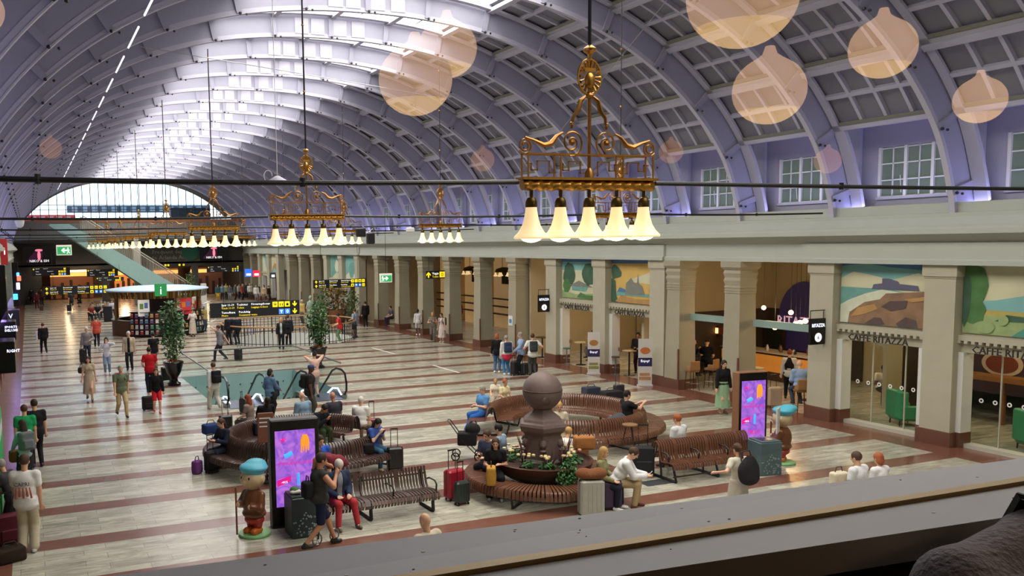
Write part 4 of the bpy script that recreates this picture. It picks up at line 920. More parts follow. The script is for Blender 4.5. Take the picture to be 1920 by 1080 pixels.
# ================================================================ advertising screens and bins
scr = D.materials.new('screen_picture'); scr.use_nodes = True; nt = scr.node_tree; b = nt.nodes['Principled BSDF']
tc = nt.nodes.new('ShaderNodeTexCoord'); nz = nt.nodes.new('ShaderNodeTexNoise'); nz.inputs['Scale'].default_value = 2.2; nz.inputs['Distortion'].default_value = 3.5; nz.inputs['Detail'].default_value = 2
rp = nt.nodes.new('ShaderNodeValToRGB'); rp.color_ramp.elements[0].position = .35; rp.color_ramp.elements[0].color = (*hexc('#8a55d8'), 1); rp.color_ramp.elements[1].position = .62; rp.color_ramp.elements[1].color = (*hexc('#c878e8'), 1)
nt.links.new(tc.outputs['Object'], nz.inputs['Vector']); nt.links.new(nz.outputs[0], rp.inputs[0]); nt.links.new(rp.outputs[0], b.inputs['Emission Color']); b.inputs['Emission Strength'].default_value = .75; b.inputs['Base Color'].default_value = (.02, .02, .03, 1)
pk = M('screen_pink', '#d81a8c', .5, emit=.7); orr = M('screen_orange', '#e8962a', .5, emit=.7); cy = M('screen_cyan', '#4aa8f0', .5, emit=.7)
def totem(x, y, w, h, rz, label, side=None):
    r = empty('advertising_screen', (x, y, 0), rz, label, 'screen', 'free standing advertising screens'); g = MB(); d = .28
    g.rbox((-w / 2, -d / 2, 0), (w / 2, d / 2, h), .015, 0); g.build('case', side or W_['dark'], r, smooth=False)
    g = MB(); g.rbox((-w / 2 + .02, -d / 2 - .015, .06), (w / 2 - .02, -d / 2, h - .02), .006); g.build('bezel', W_['black'], r, smooth=False)
    sw, s0, s1 = w * .41, h * .20, h * .90; g = MB(); g.add([(-sw, -d / 2 - .02, s0), (sw, -d / 2 - .02, s0), (sw, -d / 2 - .02, s1), (-sw, -d / 2 - .02, s1)], [(0, 1, 2, 3)]); g.build('display', scr, r, smooth=False)
    Y = -d / 2 - .025; H = s1 - s0; g = MB()
    for i in range(5):
        a = PI / 2 + 2 * PI * i / 5; g.tube([(-sw * .6, Y, s0 + H * .88), (-sw * .6 + .07 * math.cos(a), Y, s0 + H * .88 + .07 * math.sin(a))], [.02, .006], 4, 0)
    g.add([(-sw * .95, Y, s0 + H * .27), (-sw * .25, Y, s0 + H * .33), (-sw * .25, Y, s0 + H * .41), (-sw * .95, Y, s0 + H * .35)], [(0, 1, 2, 3)], 0)
    for k in range(4): g.tube([(sw * (.30 + k * .12), Y, s0 + H * (.70 + .02 * (k % 2))), (sw * (.34 + k * .1), Y, s0 + H * .86), (sw * (.42 + k * .05), Y, s0 + H * .93)], [.012, .03, .02], 6, 1)
    g.tube([(-sw * .55, Y, s0 + H * .66), (-sw * .15, Y, s0 + H * .70)], .05, 8, 2); g.tube([(sw * .12, Y, s0 + H * .27), (sw * .12, Y, s0 + H * .43)], .03, 8, 2); g.build('graphics', [pk, orr, cy], r)
    text('lettering', 'MEDS', .17 * w / .95, pk, r, (-sw * .45, Y, s0 + H * .10), (PI / 2, 0, 0), .002); text('lettering', 'FAMILJEFAVORITER', .082 * w / .95, pk, r, (-sw * .85, Y, s0 + H * .55), (PI / 2, 0, 0), .002); text('lettering', 'upp till', .05, pk, r, (-sw * .3, Y, s0 + H * .61), (PI / 2, 0, 0), .002); text('lettering', '-40%', .07, whi, r, (-sw * .75, Y, s0 + H * .31), (PI / 2, 0, 0), .002)
    return r
totem(4.82, 16.95, 1.0, 2.22, rad(-4), 'purple lit advertising screen on the left, beside the beret figure')
X0, Y0 = U(1383, 716, 2.2); X1, Y1 = U(1437, 712, 2.2)
totem(17.3, 17.5, .85, 2.22, rad(-9), 'purple lit advertising screen on the right, wood sided, behind the double bench', M('screen_side_wood', '#8a6246', .5))
binm = M('bin_green', '#4d6468', .45, noise=.2, nscale=6); binm2 = M('bin_dark', '#2e3a3c', .45, noise=.2, nscale=6)
def bin_(x, y, mt, label, rz):
    r = empty('waste_bin', (x, y, 0), rz, label, 'bin'); g = MB(); g.rbox((-.28, -.28, 0), (.28, .28, .80), .015); g.build('body', mt, r, smooth=False)
    g = MB(); g.box((-.26, -.26, .80), (.26, .26, .83)); g.box((-.16, -.14, .825), (.16, .14, .835), 1); g.build('lid', [mt, W_['black']], r, smooth=False); g = MB(); R = random.Random(3)
    for i in range(46): x_ = R.uniform(-.25, .25); z = R.uniform(.05, .5) * (1 - abs(x_)); g.ball((x_, -.283, z), (.02, .004, .02), 6)
    g.build('leaf_print', M('bin_print', '#86989a', .5), r)
bin_(16.32, 16.0, binm, 'square grey green waste bin with leaf print, right of the double bench', rad(-12)); bin_(4.78, 16.35, binm2, 'dark square waste bin in front of the left screen', rad(0))
# litter on the dark bin
g = MB(); g.lathe([(.035, .83), (.045, .93)], 10, (.05, 0, 0)); g.lathe([(.046, .93), (.046, .945), (.03, .95)], 10, (.05, 0, 0), 1); o = g.build('coffee_cup', [W_['white'], M('cup_lid', '#c9b08a', .5)], loc=(4.95, 16.35, .005)); tag(o, 'paper coffee cup standing on the dark bin', 'cup')
g = MB(); g.rbox((-.12, -.09, .835), (.1, .09, .92), .03); g.ball((-.02, 0, .93), (.1, .08, .05), 8, 1); o = g.build('food_bag', [M('paper_white', '#d8d4c4', .7), leafm], loc=(4.66, 16.33, .0)); tag(o, 'crumpled food bag on the dark bin', 'bag')
# painted figures in berets
def figure(x, y, rz, label, H, board):
    r = empty('painted_figure', (x, y, 0), rz, label, 'statue', 'painted statues in turquoise berets'); gl = .3
    brown = M('figure_coat', '#6e4226', gl); red = M('figure_red', '#b0332a', gl); sk = M('figure_skin', '#c9b08a', .45); tq = M('figure_beret', '#56b4cc', .5); og = M('figure_shoe', '#c8651f', gl); gr = M('figure_base', '#7fb878', .5)
    g = MB(); g.lathe([(.30, 0), (.31, .03), (.30, .05), (.001, .05)], 28); g.build('base', gr, r)
    soft('shoes', [cap((-.09, -.02, .1), (-.09, .12, .09), .07), cap((.09, -.02, .1), (.09, .12, .09), .07)], og, r, .014)
    soft('shorts', [ell((0, 0, .30), (.2, .17, .1)), cap((-.09, 0, .2), (-.09, 0, .3), .08), cap((.09, 0, .2), (.09, 0, .3), .08)], red, r, .016)
    soft('coat', [ell((0, 0, .62), (.22, .2, .3)), ell((0, 0, .42), (.24, .21, .1)), cap((-.19, .0, .78), (-.24, .1, .55), .075, .065), cap((-.24, .1, .55), (-.12, .22, .6), .065, .055), cap((.19, 0, .78), (.25, .1, .58), .075, .065), cap((.25, .1, .58), (.16, .24, .62), .065, .055)], brown, r, .018, .05)
    soft('body', [ell((0, .02, 1.08), (.24, .23, .19)), cap((0, 0, .86), (0, 0, 1.0), .1), ell((0, .25, 1.05), (.035, .035, .03)), ell((-.24, 0, 1.08), (.03, .04, .06)), ell((.24, 0, 1.08), (.03, .04, .06)), ell((-.11, .23, .6), (.05, .05, .05)), ell((.16, .26, .62), (.05, .05, .05))], sk, r, .016, .03)
    g = MB(); [g.ball((s * .09, .215, 1.12), (.02, .02, .035), 8) for s in (-1, 1)]; g.build('eyes', W_['black'], r)
    soft('beret', [ell((.0, -.02, 1.28), (.27, .26, .10)), ell((.03, -.12, 1.34), (.2, .18, .08)), ell((0, 0, 1.2), (.22, .2, .08))], tq, r, .018, .04)
    g = MB(); g.tube([(.18, .29, .05), (.18, .29, .95)], .018, 8); g.build('staff', M('figure_staff', '#7a4a2a', .5), r)
    if board: g = MB(); g.rbox((-.62, .02, .80), (-.28, .06, 1.42), .02); g.build('board', W_['white'], r, smooth=False)
    r.scale = (H / 1.42,) * 3; return r
gx, gy = U(478, 1002); figure(gx, gy, rad(125), 'painted statue in a turquoise beret and brown coat, left of the left screen', 1.5, False)
gx, gy = U(1466, 868); figure(gx, gy, rad(35), 'painted statue in a turquoise beret holding a white board, by the right screen', 1.5, True)
# ================================================================ escalators
x0, y0, x1, y1 = HOLE; gp_ = glassmat('balustrade_glass', (.95, .99, .98), .012, .985, 1.06)
r = empty('glass_balustrade', (0, 0, 0), 0, 'glass balustrade with steel rail round the escalator well', 'balustrade')
for (a, b) in (((x0, y0), (x0, (y0 + y1) / 2)), ((x0, (y0 + y1) / 2), (x0, y1)), ((x0, y1), ((x0 + x1) / 2, y1)), (((x0 + x1) / 2, y1), (x1, y1)), ((x1, y1), (x1, (y0 + y1) / 2)), ((x1, (y0 + y1) / 2), (x1, y0 + .6))):
    g = MB(); g.box((min(a[0], b[0]) - .012, min(a[1], b[1]) - .012, .02), (max(a[0], b[0]) + .012, max(a[1], b[1]) + .012, 1.1)); g.build('glass_panel', gp_, r, smooth=False)
g = MB(); g.tube([(x0, y0, 1.12), (x0, y1, 1.12), (x1, y1, 1.12), (x1, y0 + .6, 1.12)], .03, 6); g.build('handrail', W_['steel'], r)
lit = M('skirt_light', '#dfe6ff', .4, emit=3.0)
def escalator(xa, xb, label):
    r = empty('escalator', (0, 0, 0), 0, label, 'escalator', 'escalators going down'); yb = y0
    for x in (xa, xb):
        P = [(x, yb + .3, .12), (x, yb - .75, .10), (x, yb - 1.0, .3), (x, yb - 1.02, .6), (x, yb - .85, .93), (x, yb - .5, 1.02), (x, yb + .1, 1.0), (x, yb + .6, .85), (x, yb + 6.5, -2.9)]
        g = MB(); g.tube(P, .04, 6); g.build('handrail', W_['black'], r)
        Q = [(p[1], p[2]) for p in P[1:]] + [(yb + 6.5, -3.8), (yb + .6, -.1)]; g = MB(); g.add([(x, a, b) for a, b in Q], [tuple(range(len(Q)))]); g.build('glass_panel', gp_, r, smooth=False)
        g = MB(); g.box((x - .09, yb - .8, .0), (x + .09, yb + .6, .16)); g.ext([(yb + .6, .16), (yb + 6.5, -3.6), (yb + 6.5, -3.9), (yb + .6, -.1)], 'x', x - .09, x + .09); g.build('skirt', W_['steel'], r, smooth=False)
        g = MB(); s = .1 if x == xa else -.1; g.tube([(x + s, yb - .7, .12), (x + s, yb - .3, .3), (x + s, yb + .3, .22), (x + s, yb + .9, -.05)], .03, 5); g.build('skirt_light', lit, r)
    g = MB(); n = 24
    for i in range(n): yy = yb + .4 + i * .26; zz = -i * .155; g.box((xa + .1, yy, zz - .3), (xb - .1, yy + .3, zz - .02)); g.box((xa + .1, yy, zz - .03), (xb - .1, yy + .03, zz - .015), 1)
    g.build('steps', [M('step_metal', '#5b6066', .4, metal=.6), yel], r, smooth=False); g = MB(); g.box((xa + .05, yb - 1.1, .004), (xb - .05, yb + .4, .02)); g.build('landing_plate', M('plate', '#4a5568', .4, metal=.5), r, smooth=False)
escalator(6.3, 7.7, 'left escalator with lit skirt beside the man in white'); escalator(9.3, 10.7, 'right escalator with lit skirt and black handrails')
# round railing
r = empty('round_railing', (RC[0], RC[1], 0), 0, 'black bar railing with wooden rail round the circular opening', 'railing'); g = MB()
for i in range(100): a = 2 * PI * i / 100; g.tube([(RR * math.cos(a), RR * math.sin(a), 0), (RR * math.cos(a), RR * math.sin(a), 1.05)], .018 if i % 5 else .035, 4)
g.tube([(RR * math.cos(a), RR * math.sin(a), .12) for a in np.linspace(0, 2 * PI, 48)[:-1]], .02, 4, closed=True); g.build('bars', W_['dark'], r); g = MB(); g.tube([(RR * math.cos(a), RR * math.sin(a), 1.08) for a in np.linspace(0, 2 * PI, 48)[:-1]], .045, 6, closed=True); g.build('handrail', M('rail_oak', '#b08a52', .45), r)
# ================================================================ round kiosk
KC = (7.95, 60.2); r = empty('information_kiosk', (KC[0], KC[1], 0), 0, 'round information kiosk with a pale blue disc roof and magazine shelves', 'kiosk')
g = MB(); g.lathe([(3.35, 2.88), (3.4, 2.93), (3.35, 2.98), (2.2, 3.12), (.001, 3.2)], 56); g.lathe([(3.35, 2.88), (.001, 2.86)], 56, cap=False); g.build('roof', M('kiosk_roof', '#a9c3dc', .35), r)
g = MB()
for i in range(100): a = 2 * PI * i / 100; c, s = math.cos(a), math.sin(a); t = .08; g.add([(3.22 * c + s * t, 3.22 * s - c * t, 2.45), (3.22 * c - s * t, 3.22 * s + c * t, 2.45), (3.3 * c - s * t, 3.3 * s + c * t, 2.88), (3.3 * c + s * t, 3.3 * s - c * t, 2.88)], [(0, 1, 2, 3)], i % 2)
g.build('brass_fringe', [M('fringe', '#8a6a30', .35, metal=.7), M('fringe2', '#5a4420', .35, metal=.7)], r, smooth=False)
g = MB(); g.lathe([(3.0, 0), (3.0, .95), (3.05, .98), (3.05, 1.02), (2.6, 1.02)], 48, cap=False); g.build('counter', M('kiosk_wood', '#5b3a26', .45, noise=.2, nscale=5), r)
g = MB(); g.lathe([(1.2, 0), (1.2, 2.86)], 20, cap=False); g.build('core', M('kiosk_core', '#4a3b30', .6), r)
for i in range(8): a = rad(45 * i + 15); g = MB(); g.tube([(2.9 * math.cos(a), 2.9 * math.sin(a), 1.0), (2.9 * math.cos(a), 2.9 * math.sin(a), 2.88)], .09, 8); g.build('post', M('kiosk_post', '#8a6a3a', .4, metal=.4), r)
g = MB(); a0_, a1_ = rad(228), rad(330)
for k in range(5):
    z = .12 + .36 * k; n = 14
    vs = [((3.02 + d) * math.cos(a0_ + (a1_ - a0_) * i / n) for d in (0,)) for i in range(1)]
    for i in range(n):
        p = [((3.03 + d) * math.cos(a0_ + (a1_ - a0_) * (i + j) / n), (3.03 + d) * math.sin(a0_ + (a1_ - a0_) * (i + j) / n)) for d in (0, .22) for j in (0, 1)]
        g.add([(*p[0], z), (*p[1], z), (*p[3], z), (*p[2], z), (*p[0], z + .04), (*p[1], z + .04), (*p[3], z + .04), (*p[2], z + .04)], [(4, 5, 6, 7), (3, 2, 6, 7), (0, 1, 2, 3)])
n = 14; [g.add([(3.03 * math.cos(a0_ + (a1_ - a0_) * (i + j) / n), 3.03 * math.sin(a0_ + (a1_ - a0_) * (i + j) / n), z) for z in (0, 1.62) for j in (0, 1)], [(0, 1, 3, 2)]) for i in range(n)]
g.build('magazine_rack', M('rack', '#2a1d18', .5), r, smooth=False)
g = MB(); a = rad(266); c, s = math.cos(a), math.sin(a); g.box((-.38, -.06, 0), (.38, .0, .78)); o = g.build('info_sign', M('info_green', '#1f8a48', .5, emit=.35), r, smooth=False); o.location = (3.36 * c, 3.4 * s, 2.62); text('lettering', 'i', .75, whi, o, (-.08, -.075, .12), (PI / 2, 0, 0), .003)
for ang, col, nm, cc in ((246, '#e6e6dc', 'poster', '#7a9a4a'), (297, '#c8323c', 'poster', '#e88a2a')):
    a = rad(ang); g = MB(); g.box((-.36, -.03, 0), (.36, 0, 1.05)); g.box((-.25, -.035, .45), (-.02, -.03, .8), 1); g.box((.04, -.035, .5), (.26, -.03, .85), 2); o = g.build(nm, [M('poster' + col[1:], col, .5, emit=.15), M('poster_b' + cc[1:], cc, .5), M('poster_blue', '#5a78c0', .5)], r, smooth=False); o.location = (3.1 * math.cos(a), 3.1 * math.sin(a), 1.35)
R = random.Random(5); cols = ['#c8c4b8', '#a83a34', '#5a7a9a', '#c89a4a', '#e6e2d6', '#7a5a8a', '#4a8a6a']
proto = {}
pos = []
for k in range(4):
    for i in range(17):
        if R.random() < .12: continue
        pos.append((k, i))
for k, i in pos:
    c = R.choice(cols); a = a0_ + (a1_ - a0_) * (i + .5) / 17
    if c not in proto:
        g = MB(); g.box((-.10, -.02, 0), (.10, .01, .26)); g.box((-.08, -.023, .19), (.08, -.02, .24), 1); o = g.build('magazine', [M('mag' + c[1:], c, .5), M('mag_head', '#e8e4dc', .5)], smooth=False); proto[c] = o
    else: o = proto[c].copy(); C.objects.link(o)
    o.location = (KC[0] + 3.16 * math.cos(a), KC[1] + 3.16 * math.sin(a), .17 + .36 * k); o.rotation_euler = (rad(-8), 0, a + PI / 2); tag(o, 'magazine standing in the rack of the round kiosk', 'magazine', 'magazines in the kiosk rack')
# ================================================================ bamboo plants and tall pots
def bamboo(x, y, h, zb, label, w=.55, n=950, pot=True):
    r = empty('potted_bamboo', (x, y, 0), 0, label, 'plant')
    if pot: g = MB(); g.lathe([(.26, 0), (.28, .08), (.16, .16), (.14, .28), (.3, .55), (.38, .85), (.42, .95), (.4, .99), (.34, .95), (.001, .93)], 24); g.build('urn', W_['black'], r)
    g = MB(); R = random.Random(int(x * 10))
    for i in range(9): a = R.uniform(0, 2 * PI); q = R.uniform(.05, .3); g.tube([(q * .4 * math.cos(a), q * .4 * math.sin(a), zb), (q * math.cos(a), q * math.sin(a), h * .6), (q * 1.5 * math.cos(a), q * 1.5 * math.sin(a), h * R.uniform(.8, .97))], [.014, .012, .004], 5)
    g.build('stems', M('bamboo_stem', '#6a7a3a', .5), r); g = MB()
    leaves(n, (0, 0, zb + (h - zb) * .52), (w, w, (h - zb) * .5), .2, int(y), g, (0, 1), .2); g.build('foliage', [M('bamboo_leaf', '#5f8a52', .6, noise=.3, nscale=6), leafd], r)
    if pot: g = MB(); leaves(90, (0, -.1, 1.05), (.34, .3, .12), .14, 3, g, (0, 0, 1)); g.build('flowers', [M('red_flower', '#b8402a', .6), leafm], r)
bx_, by_ = U(327, 722); bamboo(bx_, by_, 3.55, .95, 'tall bamboo with red flowers in a black urn, left of the escalators')
bx_, by_ = U(598, 690); bamboo(bx_, by_, 3.15, .95, 'tall bamboo plant beyond the right escalator, before the round railing')
for (px, py, Yy, h, lb) in ((357, 530, 84, 3.4, 'bamboo plant far behind the kiosk at the stair foot'), (606, 566, 60, 2.6, 'dark leafy bush in the garden cafe beyond the railing'), (659, 566, 58, 2.6, 'leafy climbing plant on a post right of the garden cafe')):
    a = OY(px, py, Yy); bamboo(a[0], Yy, h, .2, lb, .6, 420, False)
# big flower pot and statue in the garden cafe
a = OY(630, 572, 60); q = empty('flower_arrangement', (a[0], 60, 0), 0, 'large flower arrangement with dry grasses in the garden cafe', 'plant'); g = MB(); g.lathe([(.5, 0), (.7, .5), (.75, 1.0), (.001, .95)], 20); g.build('pot', M('terracotta', '#8a5a3a', .7), q); g = MB(); leaves(300, (0, 0, 1.4), (.9, .9, .5), .25, 77, g, (0, 1, 2)); leaves(200, (0, 0, 2.2), (.8, .8, .5), .4, 78, g, 2, -.6); g.build('foliage', [leafm, petal2, M('dry_grass', '#a08a5a', .8)], q)
a = OY(582, 560, 57); soft('stone_statue', [cap((0, 0, .1), (0, 0, 1.2), .3, .2), ell((0, 0, 1.6), (.22, .16, .35)), cap((.15, 0, 1.8), (.3, .05, 1.3), .07, .05), cap((-.15, 0, 1.8), (-.28, .1, 1.4), .07, .05), ell((0, 0, 2.12), (.12, .13, .16))], M('statue_green', '#9fb0a0', .7), None, .03, .06, (a[0], 57, 0)); tag(D.objects['stone_statue'], 'pale green standing statue at the left of the garden cafe', 'statue')
# white partition and bicycle wheel near the far crowd
a = U(380, 590); g = MB(); g.box((a[0], a[1], 0), (a[0] + .4, a[1] + .5, 2.6)); tag(g.build('white_post', W_['white'], smooth=False), 'white advertising post right of the round kiosk', 'post')
a = OY(392, 555, 66); g = MB(); g.tube([(a[0] + .75 * math.cos(t), 66, .8 + .75 * math.sin(t)) for t in np.linspace(0, 2 * PI, 25)[:-1]], .04, 6, closed=True); [g.tube([(a[0], 66, .8), (a[0] + .75 * math.cos(t), 66, .8 + .75 * math.sin(t))], .008, 3) for t in np.linspace(0, 2 * PI, 13)[:-1]]; g.tube([(a[0], 66, 0), (a[0], 66.05, .8)], .03, 5); tag(g.build('wheel_sculpture', W_['steel']), 'large spoked wheel standing behind the kiosk', 'wheel')
g = MB(); a = U(533, 566); g.box((a[0], a[1], 0), (a[0] + .35, a[1] + .4, 3.2)); g.box((a[0] - .4, a[1] + .05, 0), (a[0], a[1] + .35, 2.8), 1); tag(g.build('info_totem', [W_['white'], W_['dark']], smooth=False), 'tall white and dark totem among the far crowd', 'post')
# ================================================================ people
SK = {'l': '#d9a98a', 'm': '#b98262', 'd': '#5a3826', 'p': '#e2b79c'}
HC = {'black': '#17120f', 'brown': '#4a3020', 'dbrown': '#2e1e15', 'blond': '#b8935a', 'grey': '#9a958c', 'white': '#cfcac0', 'red': '#8a3f22', 'ginger': '#a0552a'}
def v3(*a): return np.array(a, float)
def ik(a, b, l1, l2, pole):
    a, b, pole = np.array(a, float), np.array(b, float), np.array(pole, float); d = b - a; L = np.linalg.norm(d); mx = (l1 + l2) * .998
    if L > mx: b = a + d / L * mx; d = b - a; L = mx
    L = max(L, abs(l1 - l2) + .01); u = d / max(np.linalg.norm(d), 1e-6); t = (l1 * l1 - l2 * l2 + L * L) / (2 * L); h = math.sqrt(max(l1 * l1 - t * t, 0))
    p = pole - u * (pole @ u); p /= max(np.linalg.norm(p), 1e-6); return a + u * t + p * h, b
def rotm(yaw=0, pitch=0, roll=0):
    cy, sy, cp, sp, cr, sr = math.cos(yaw), math.sin(yaw), math.cos(pitch), math.sin(pitch), math.cos(roll), math.sin(roll)
    return np.array([[cy, -sy, 0], [sy, cy, 0], [0, 0, 1]]) @ np.array([[1, 0, 0], [0, cp, sp], [0, -sp, cp]]) @ np.array([[cr, 0, sr], [0, 1, 0], [-sr, 0, cr]])
def skeleton(pose, s, q, fem):
    # returns joints in the person's own frame: x right, y forward, z up. lean>0 bends forward
    J = {}; g = dict(lean=.03, head=(0, .1), twist=0); seat = q.get('seat', .45)
    if pose in ('stand', 'walk'):
        pel = v3(0, 0, (.915 if pose == 'walk' else .93) * s); st = q.get('stride', .27 if pose == 'walk' else 0)
        feet = [v3(-.10, st, .09), v3(.10, -st * .95, .09 + (.06 if pose == 'walk' else 0))]; hands = [v3(-.25, .06 - st * .5, .84), v3(.25, .08 + st * .6, .84)]
        if pose == 'walk': g['lean'] = .06
        kp = [v3(0, 1, 0)] * 2
    elif pose == 'sit':
        pel = v3(0, 0, seat + .10); feet = [v3(-.13, .44, .09), v3(.13, .40, .09)]; hands = [v3(-.14, .30, seat + .20), v3(.14, .32, seat + .20)]; g['lean'] = q.get('lean', .10); kp = [v3(0, .5, 1)] * 2
    elif pose == 'crouch':
        pel = v3(0, -.1, .8 * s); feet = [v3(-.12, .05, .09), v3(.12, 0, .09)]; hands = [v3(-.1, .55, .55), v3(.15, .5, .5)]; g['lean'] = 1.2; kp = [v3(0, 1, 0)] * 2
    for k in ('lean', 'head', 'twist'):
        if k in q: g[k] = q[k]
    if 'feet' in q: feet = [v3(*f) for f in q['feet']]
    if 'hands' in q: hands = [v3(*h) if h is not None else hands[i] for i, h in enumerate(q['hands'])]
    feet = [v3(f[0], f[1], f[2]) * (s if pose != 'sit' else 1) for f in feet]
    if pose != 'sit': hands = [h * s for h in hands]
    ln = g['lean']; up = v3(0, math.sin(ln), math.cos(ln)); fw = v3(0, math.cos(ln), -math.sin(ln)); tw = g['twist']; rt = v3(math.cos(tw), math.sin(tw), 0)
    sw = (.163 if fem else .19) * s; J['pel'] = pel; J['waist'] = pel + up * .19 * s; J['chest'] = pel + up * .36 * s + fw * .01; J['neck'] = pel + up * .50 * s
    J['sh'] = [J['neck'] - rt * sw - up * .035 * s, J['neck'] + rt * sw - up * .035 * s]; J['hip'] = [pel + v3(-.09 * s, 0, -.02), pel + v3(.09 * s, 0, -.02)]
    yaw, pit = g['head']; J['R'] = rotm(yaw + tw, pit + ln * .5); J['head'] = J['neck'] + (up * .6 + v3(0, 0, .4)) * .10 * s + J['R'] @ v3(0, .03, .095) * s
    J['el'], J['wr'], J['kn'], J['an'] = [], [], [], []
    ep = q.get('epole', [v3(-.6, -.8, -.5), v3(.6, -.8, -.5)])
    for i in (0, 1):
        e, w = ik(J['sh'][i], hands[i], .285 * s, .255 * s, ep[i]); J['el'].append(e); J['wr'].append(w)
        k, a = ik(J['hip'][i], feet[i], .44 * s, .43 * s, kp[i]); J['kn'].append(k); J['an'].append(a)
    J['up'], J['fw'], J['rt'] = up, fw, rt; J['hands'] = hands; return J
def hand_prims(w, e, s, side, curl=.5):
    d = w - e; d = d / max(np.linalg.norm(d), 1e-6); n = np.cross(d, v3(1, 0, 0)); 
    if np.linalg.norm(n) < .2: n = np.cross(d, v3(0, 1, 0))
    n /= np.linalg.norm(n); b = np.cross(d, n); P = [cap(w, w + d * .085 * s, .024 * s, .034 * s), cap(w + d * .05 * s - b * .02 * s, w + d * .05 * s + b * .02 * s, .016 * s)]
    for i in range(4):
        o = (i - 1.5) * .019 * s; L = (.055, .066, .062, .048)[i] * s; a = w + d * .085 * s + b * o; m_ = a + d * L * .55 - n * L * .2 * curl * side; t = m_ + d * L * .35 - n * L * .5 * curl * side; P += [cap(a, m_, .0105 * s, .010 * s), cap(m_, t, .010 * s, .009 * s)]
    a = w + d * .035 * s + b * .028 * s * -side; m_ = a + d * .035 * s - b * .022 * s * side; P += [cap(a, m_, .013 * s, .011 * s), cap(m_, m_ + d * .03 * s, .011 * s, .009 * s)]; return P
def person(label, loc, rz, H=1.75, pose='stand', top=('t', '#888888'), bot=('trousers', '#333333'), shoe='#222222', hair=('short', 'brown'), skin='l', fem=False, det=1, group=None, q=None, extra=None, build=1.0):
    q = q or {}; s = H / 1.75; J = skeleton(pose, s, q, fem); r = empty('person', (loc[0], loc[1], loc[2] if len(loc) > 2 else 0), rz, label, 'person', group)
    h = {2: .0115, 1: .016, 0: .03}[det]; up, fw, rt, R = J['up'], J['fw'], J['rt'], J['R']; b_ = build
    hd = lambda x, y, z: tuple(J['head'] + R @ (v3(x, y, z) * s)); RR_ = R.tolist()
    skm = M('skin_' + skin, SK[skin], .5, noise=.06, nscale=20); B = []
    B += [ell(hd(0, 0, .02), (.076 * s, .095 * s, .105 * s), RR_), ell(hd(0, .022, -.055), (.055 * s, .065 * s, .062 * s), RR_), cap(tuple(J['neck'] - up * .02), hd(0, -.015, -.06), .056 * s * (1 if not fem else .88), .052 * s * (1 if not fem else .88))]
    if det: B += [cap(hd(0, .092, .0), hd(0, .108, -.028), .010 * s, .014 * s), ell(hd(-.079, -.008, -.005), (.012 * s, .02 * s, .032 * s), RR_), ell(hd(.079, -.008, -.005), (.012 * s, .02 * s, .032 * s), RR_)]
    dp = (.126 if not fem else .112) * s * b_; wd = (.178 if not fem else .150) * s * b_
    def torso(o, lo=0.0):
        P = []
        Rt = np.stack([rt, np.cross(up, rt), up], 1).tolist()
        P += [ell(tuple(J['pel'] + up * .03 * s), (wd + .02 * s + o, dp + .025 * s + o, .13 * s + o), Rt), ell(tuple(J['waist']), (wd - (.02 if fem else .0) + o, dp + o, .16 * s + o), Rt), ell(tuple(J['chest']), (wd + .02 * s + o, dp + .012 * s + o, .17 * s + o), Rt)]
        P += [cap(tuple(J['sh'][0] + up * .0), tuple(J['sh'][1]), .062 * s + o)]
        if fem: P += [ell(tuple(J['chest'] + up * .0 + fw * .085 * s + rt * x), (.06 * s + o, .05 * s + o, .06 * s + o)) for x in (-.065 * s, .065 * s)]
        return P
    B += torso(-.006)
    arm = .92 if fem else 1.12
    for i in (0, 1):
        B += [cap(tuple(J['sh'][i]), tuple(J['el'][i]), .055 * s * arm, .043 * s * arm), cap(tuple(J['el'][i]), tuple(J['wr'][i]), .040 * s * arm, .026 * s * arm)]
        B += [cap(tuple(J['hip'][i]), tuple(J['kn'][i]), .086 * s, .058 * s), cap(tuple(J['kn'][i]), tuple(J['an'][i]), .056 * s, .038 * s), cap(tuple(J['an'][i]), tuple(J['an'][i] + v3(0, .07, -.05)), .034 * s, .026 * s)]
    hp = []
    for i in (0, 1): 
        if det >= 1: hp += hand_prims(J['wr'][i], J['el'][i], s, 1 if i else -1, q.get('curl', .6))
        else: d = J['wr'][i] - J['el'][i]; d /= np.linalg.norm(d); hp += [cap(tuple(J['wr'][i]), tuple(J['wr'][i] + d * .12), .035)]
    # one continuous body; face features by material
    V, F = sdf_mesh(B + hp, h, .018 if det else .03)
    fm = np.zeros(len(F), int); mats = [skm]
    if det:
        mats += [M('eye_dark', '#1c1512', .4), M('lip', '#a05a4c', .5)]; Cc = V[F].mean(1); rr = .013 * s if det == 2 else .015 * s
        for x in (-.031, .031): fm[np.linalg.norm((Cc - np.array(hd(x, .088, .012))) / np.array([1.2, 1.2, .9]), axis=1) < rr] = 1
        fm[np.linalg.norm((Cc - np.array(hd(0, .088, -.058))) / np.array([1.8, 1.2, .6]), axis=1) < rr] = 2
    link('body', np_mesh('body', V, F, mats, fm), r)
    # --- clothes
    kind, col = top[0], top[1]; tm = fab(col); o = .012
    def sleeve(i, t1, t2=None, o=.02):
        a, e, w = J['sh'][i], J['el'][i], J['wr'][i]; P = []
        if t1 > 0: P.append(cap(tuple(a), tuple(a + (e - a) * min(t1, 1)), .056 * s * arm + o, (.056 - .014 * min(t1, 1)) * s * arm + o))
        if t2: P.append(cap(tuple(e), tuple(e + (w - e) * t2), .044 * s * arm + o, .032 * s * arm + o))
        return P
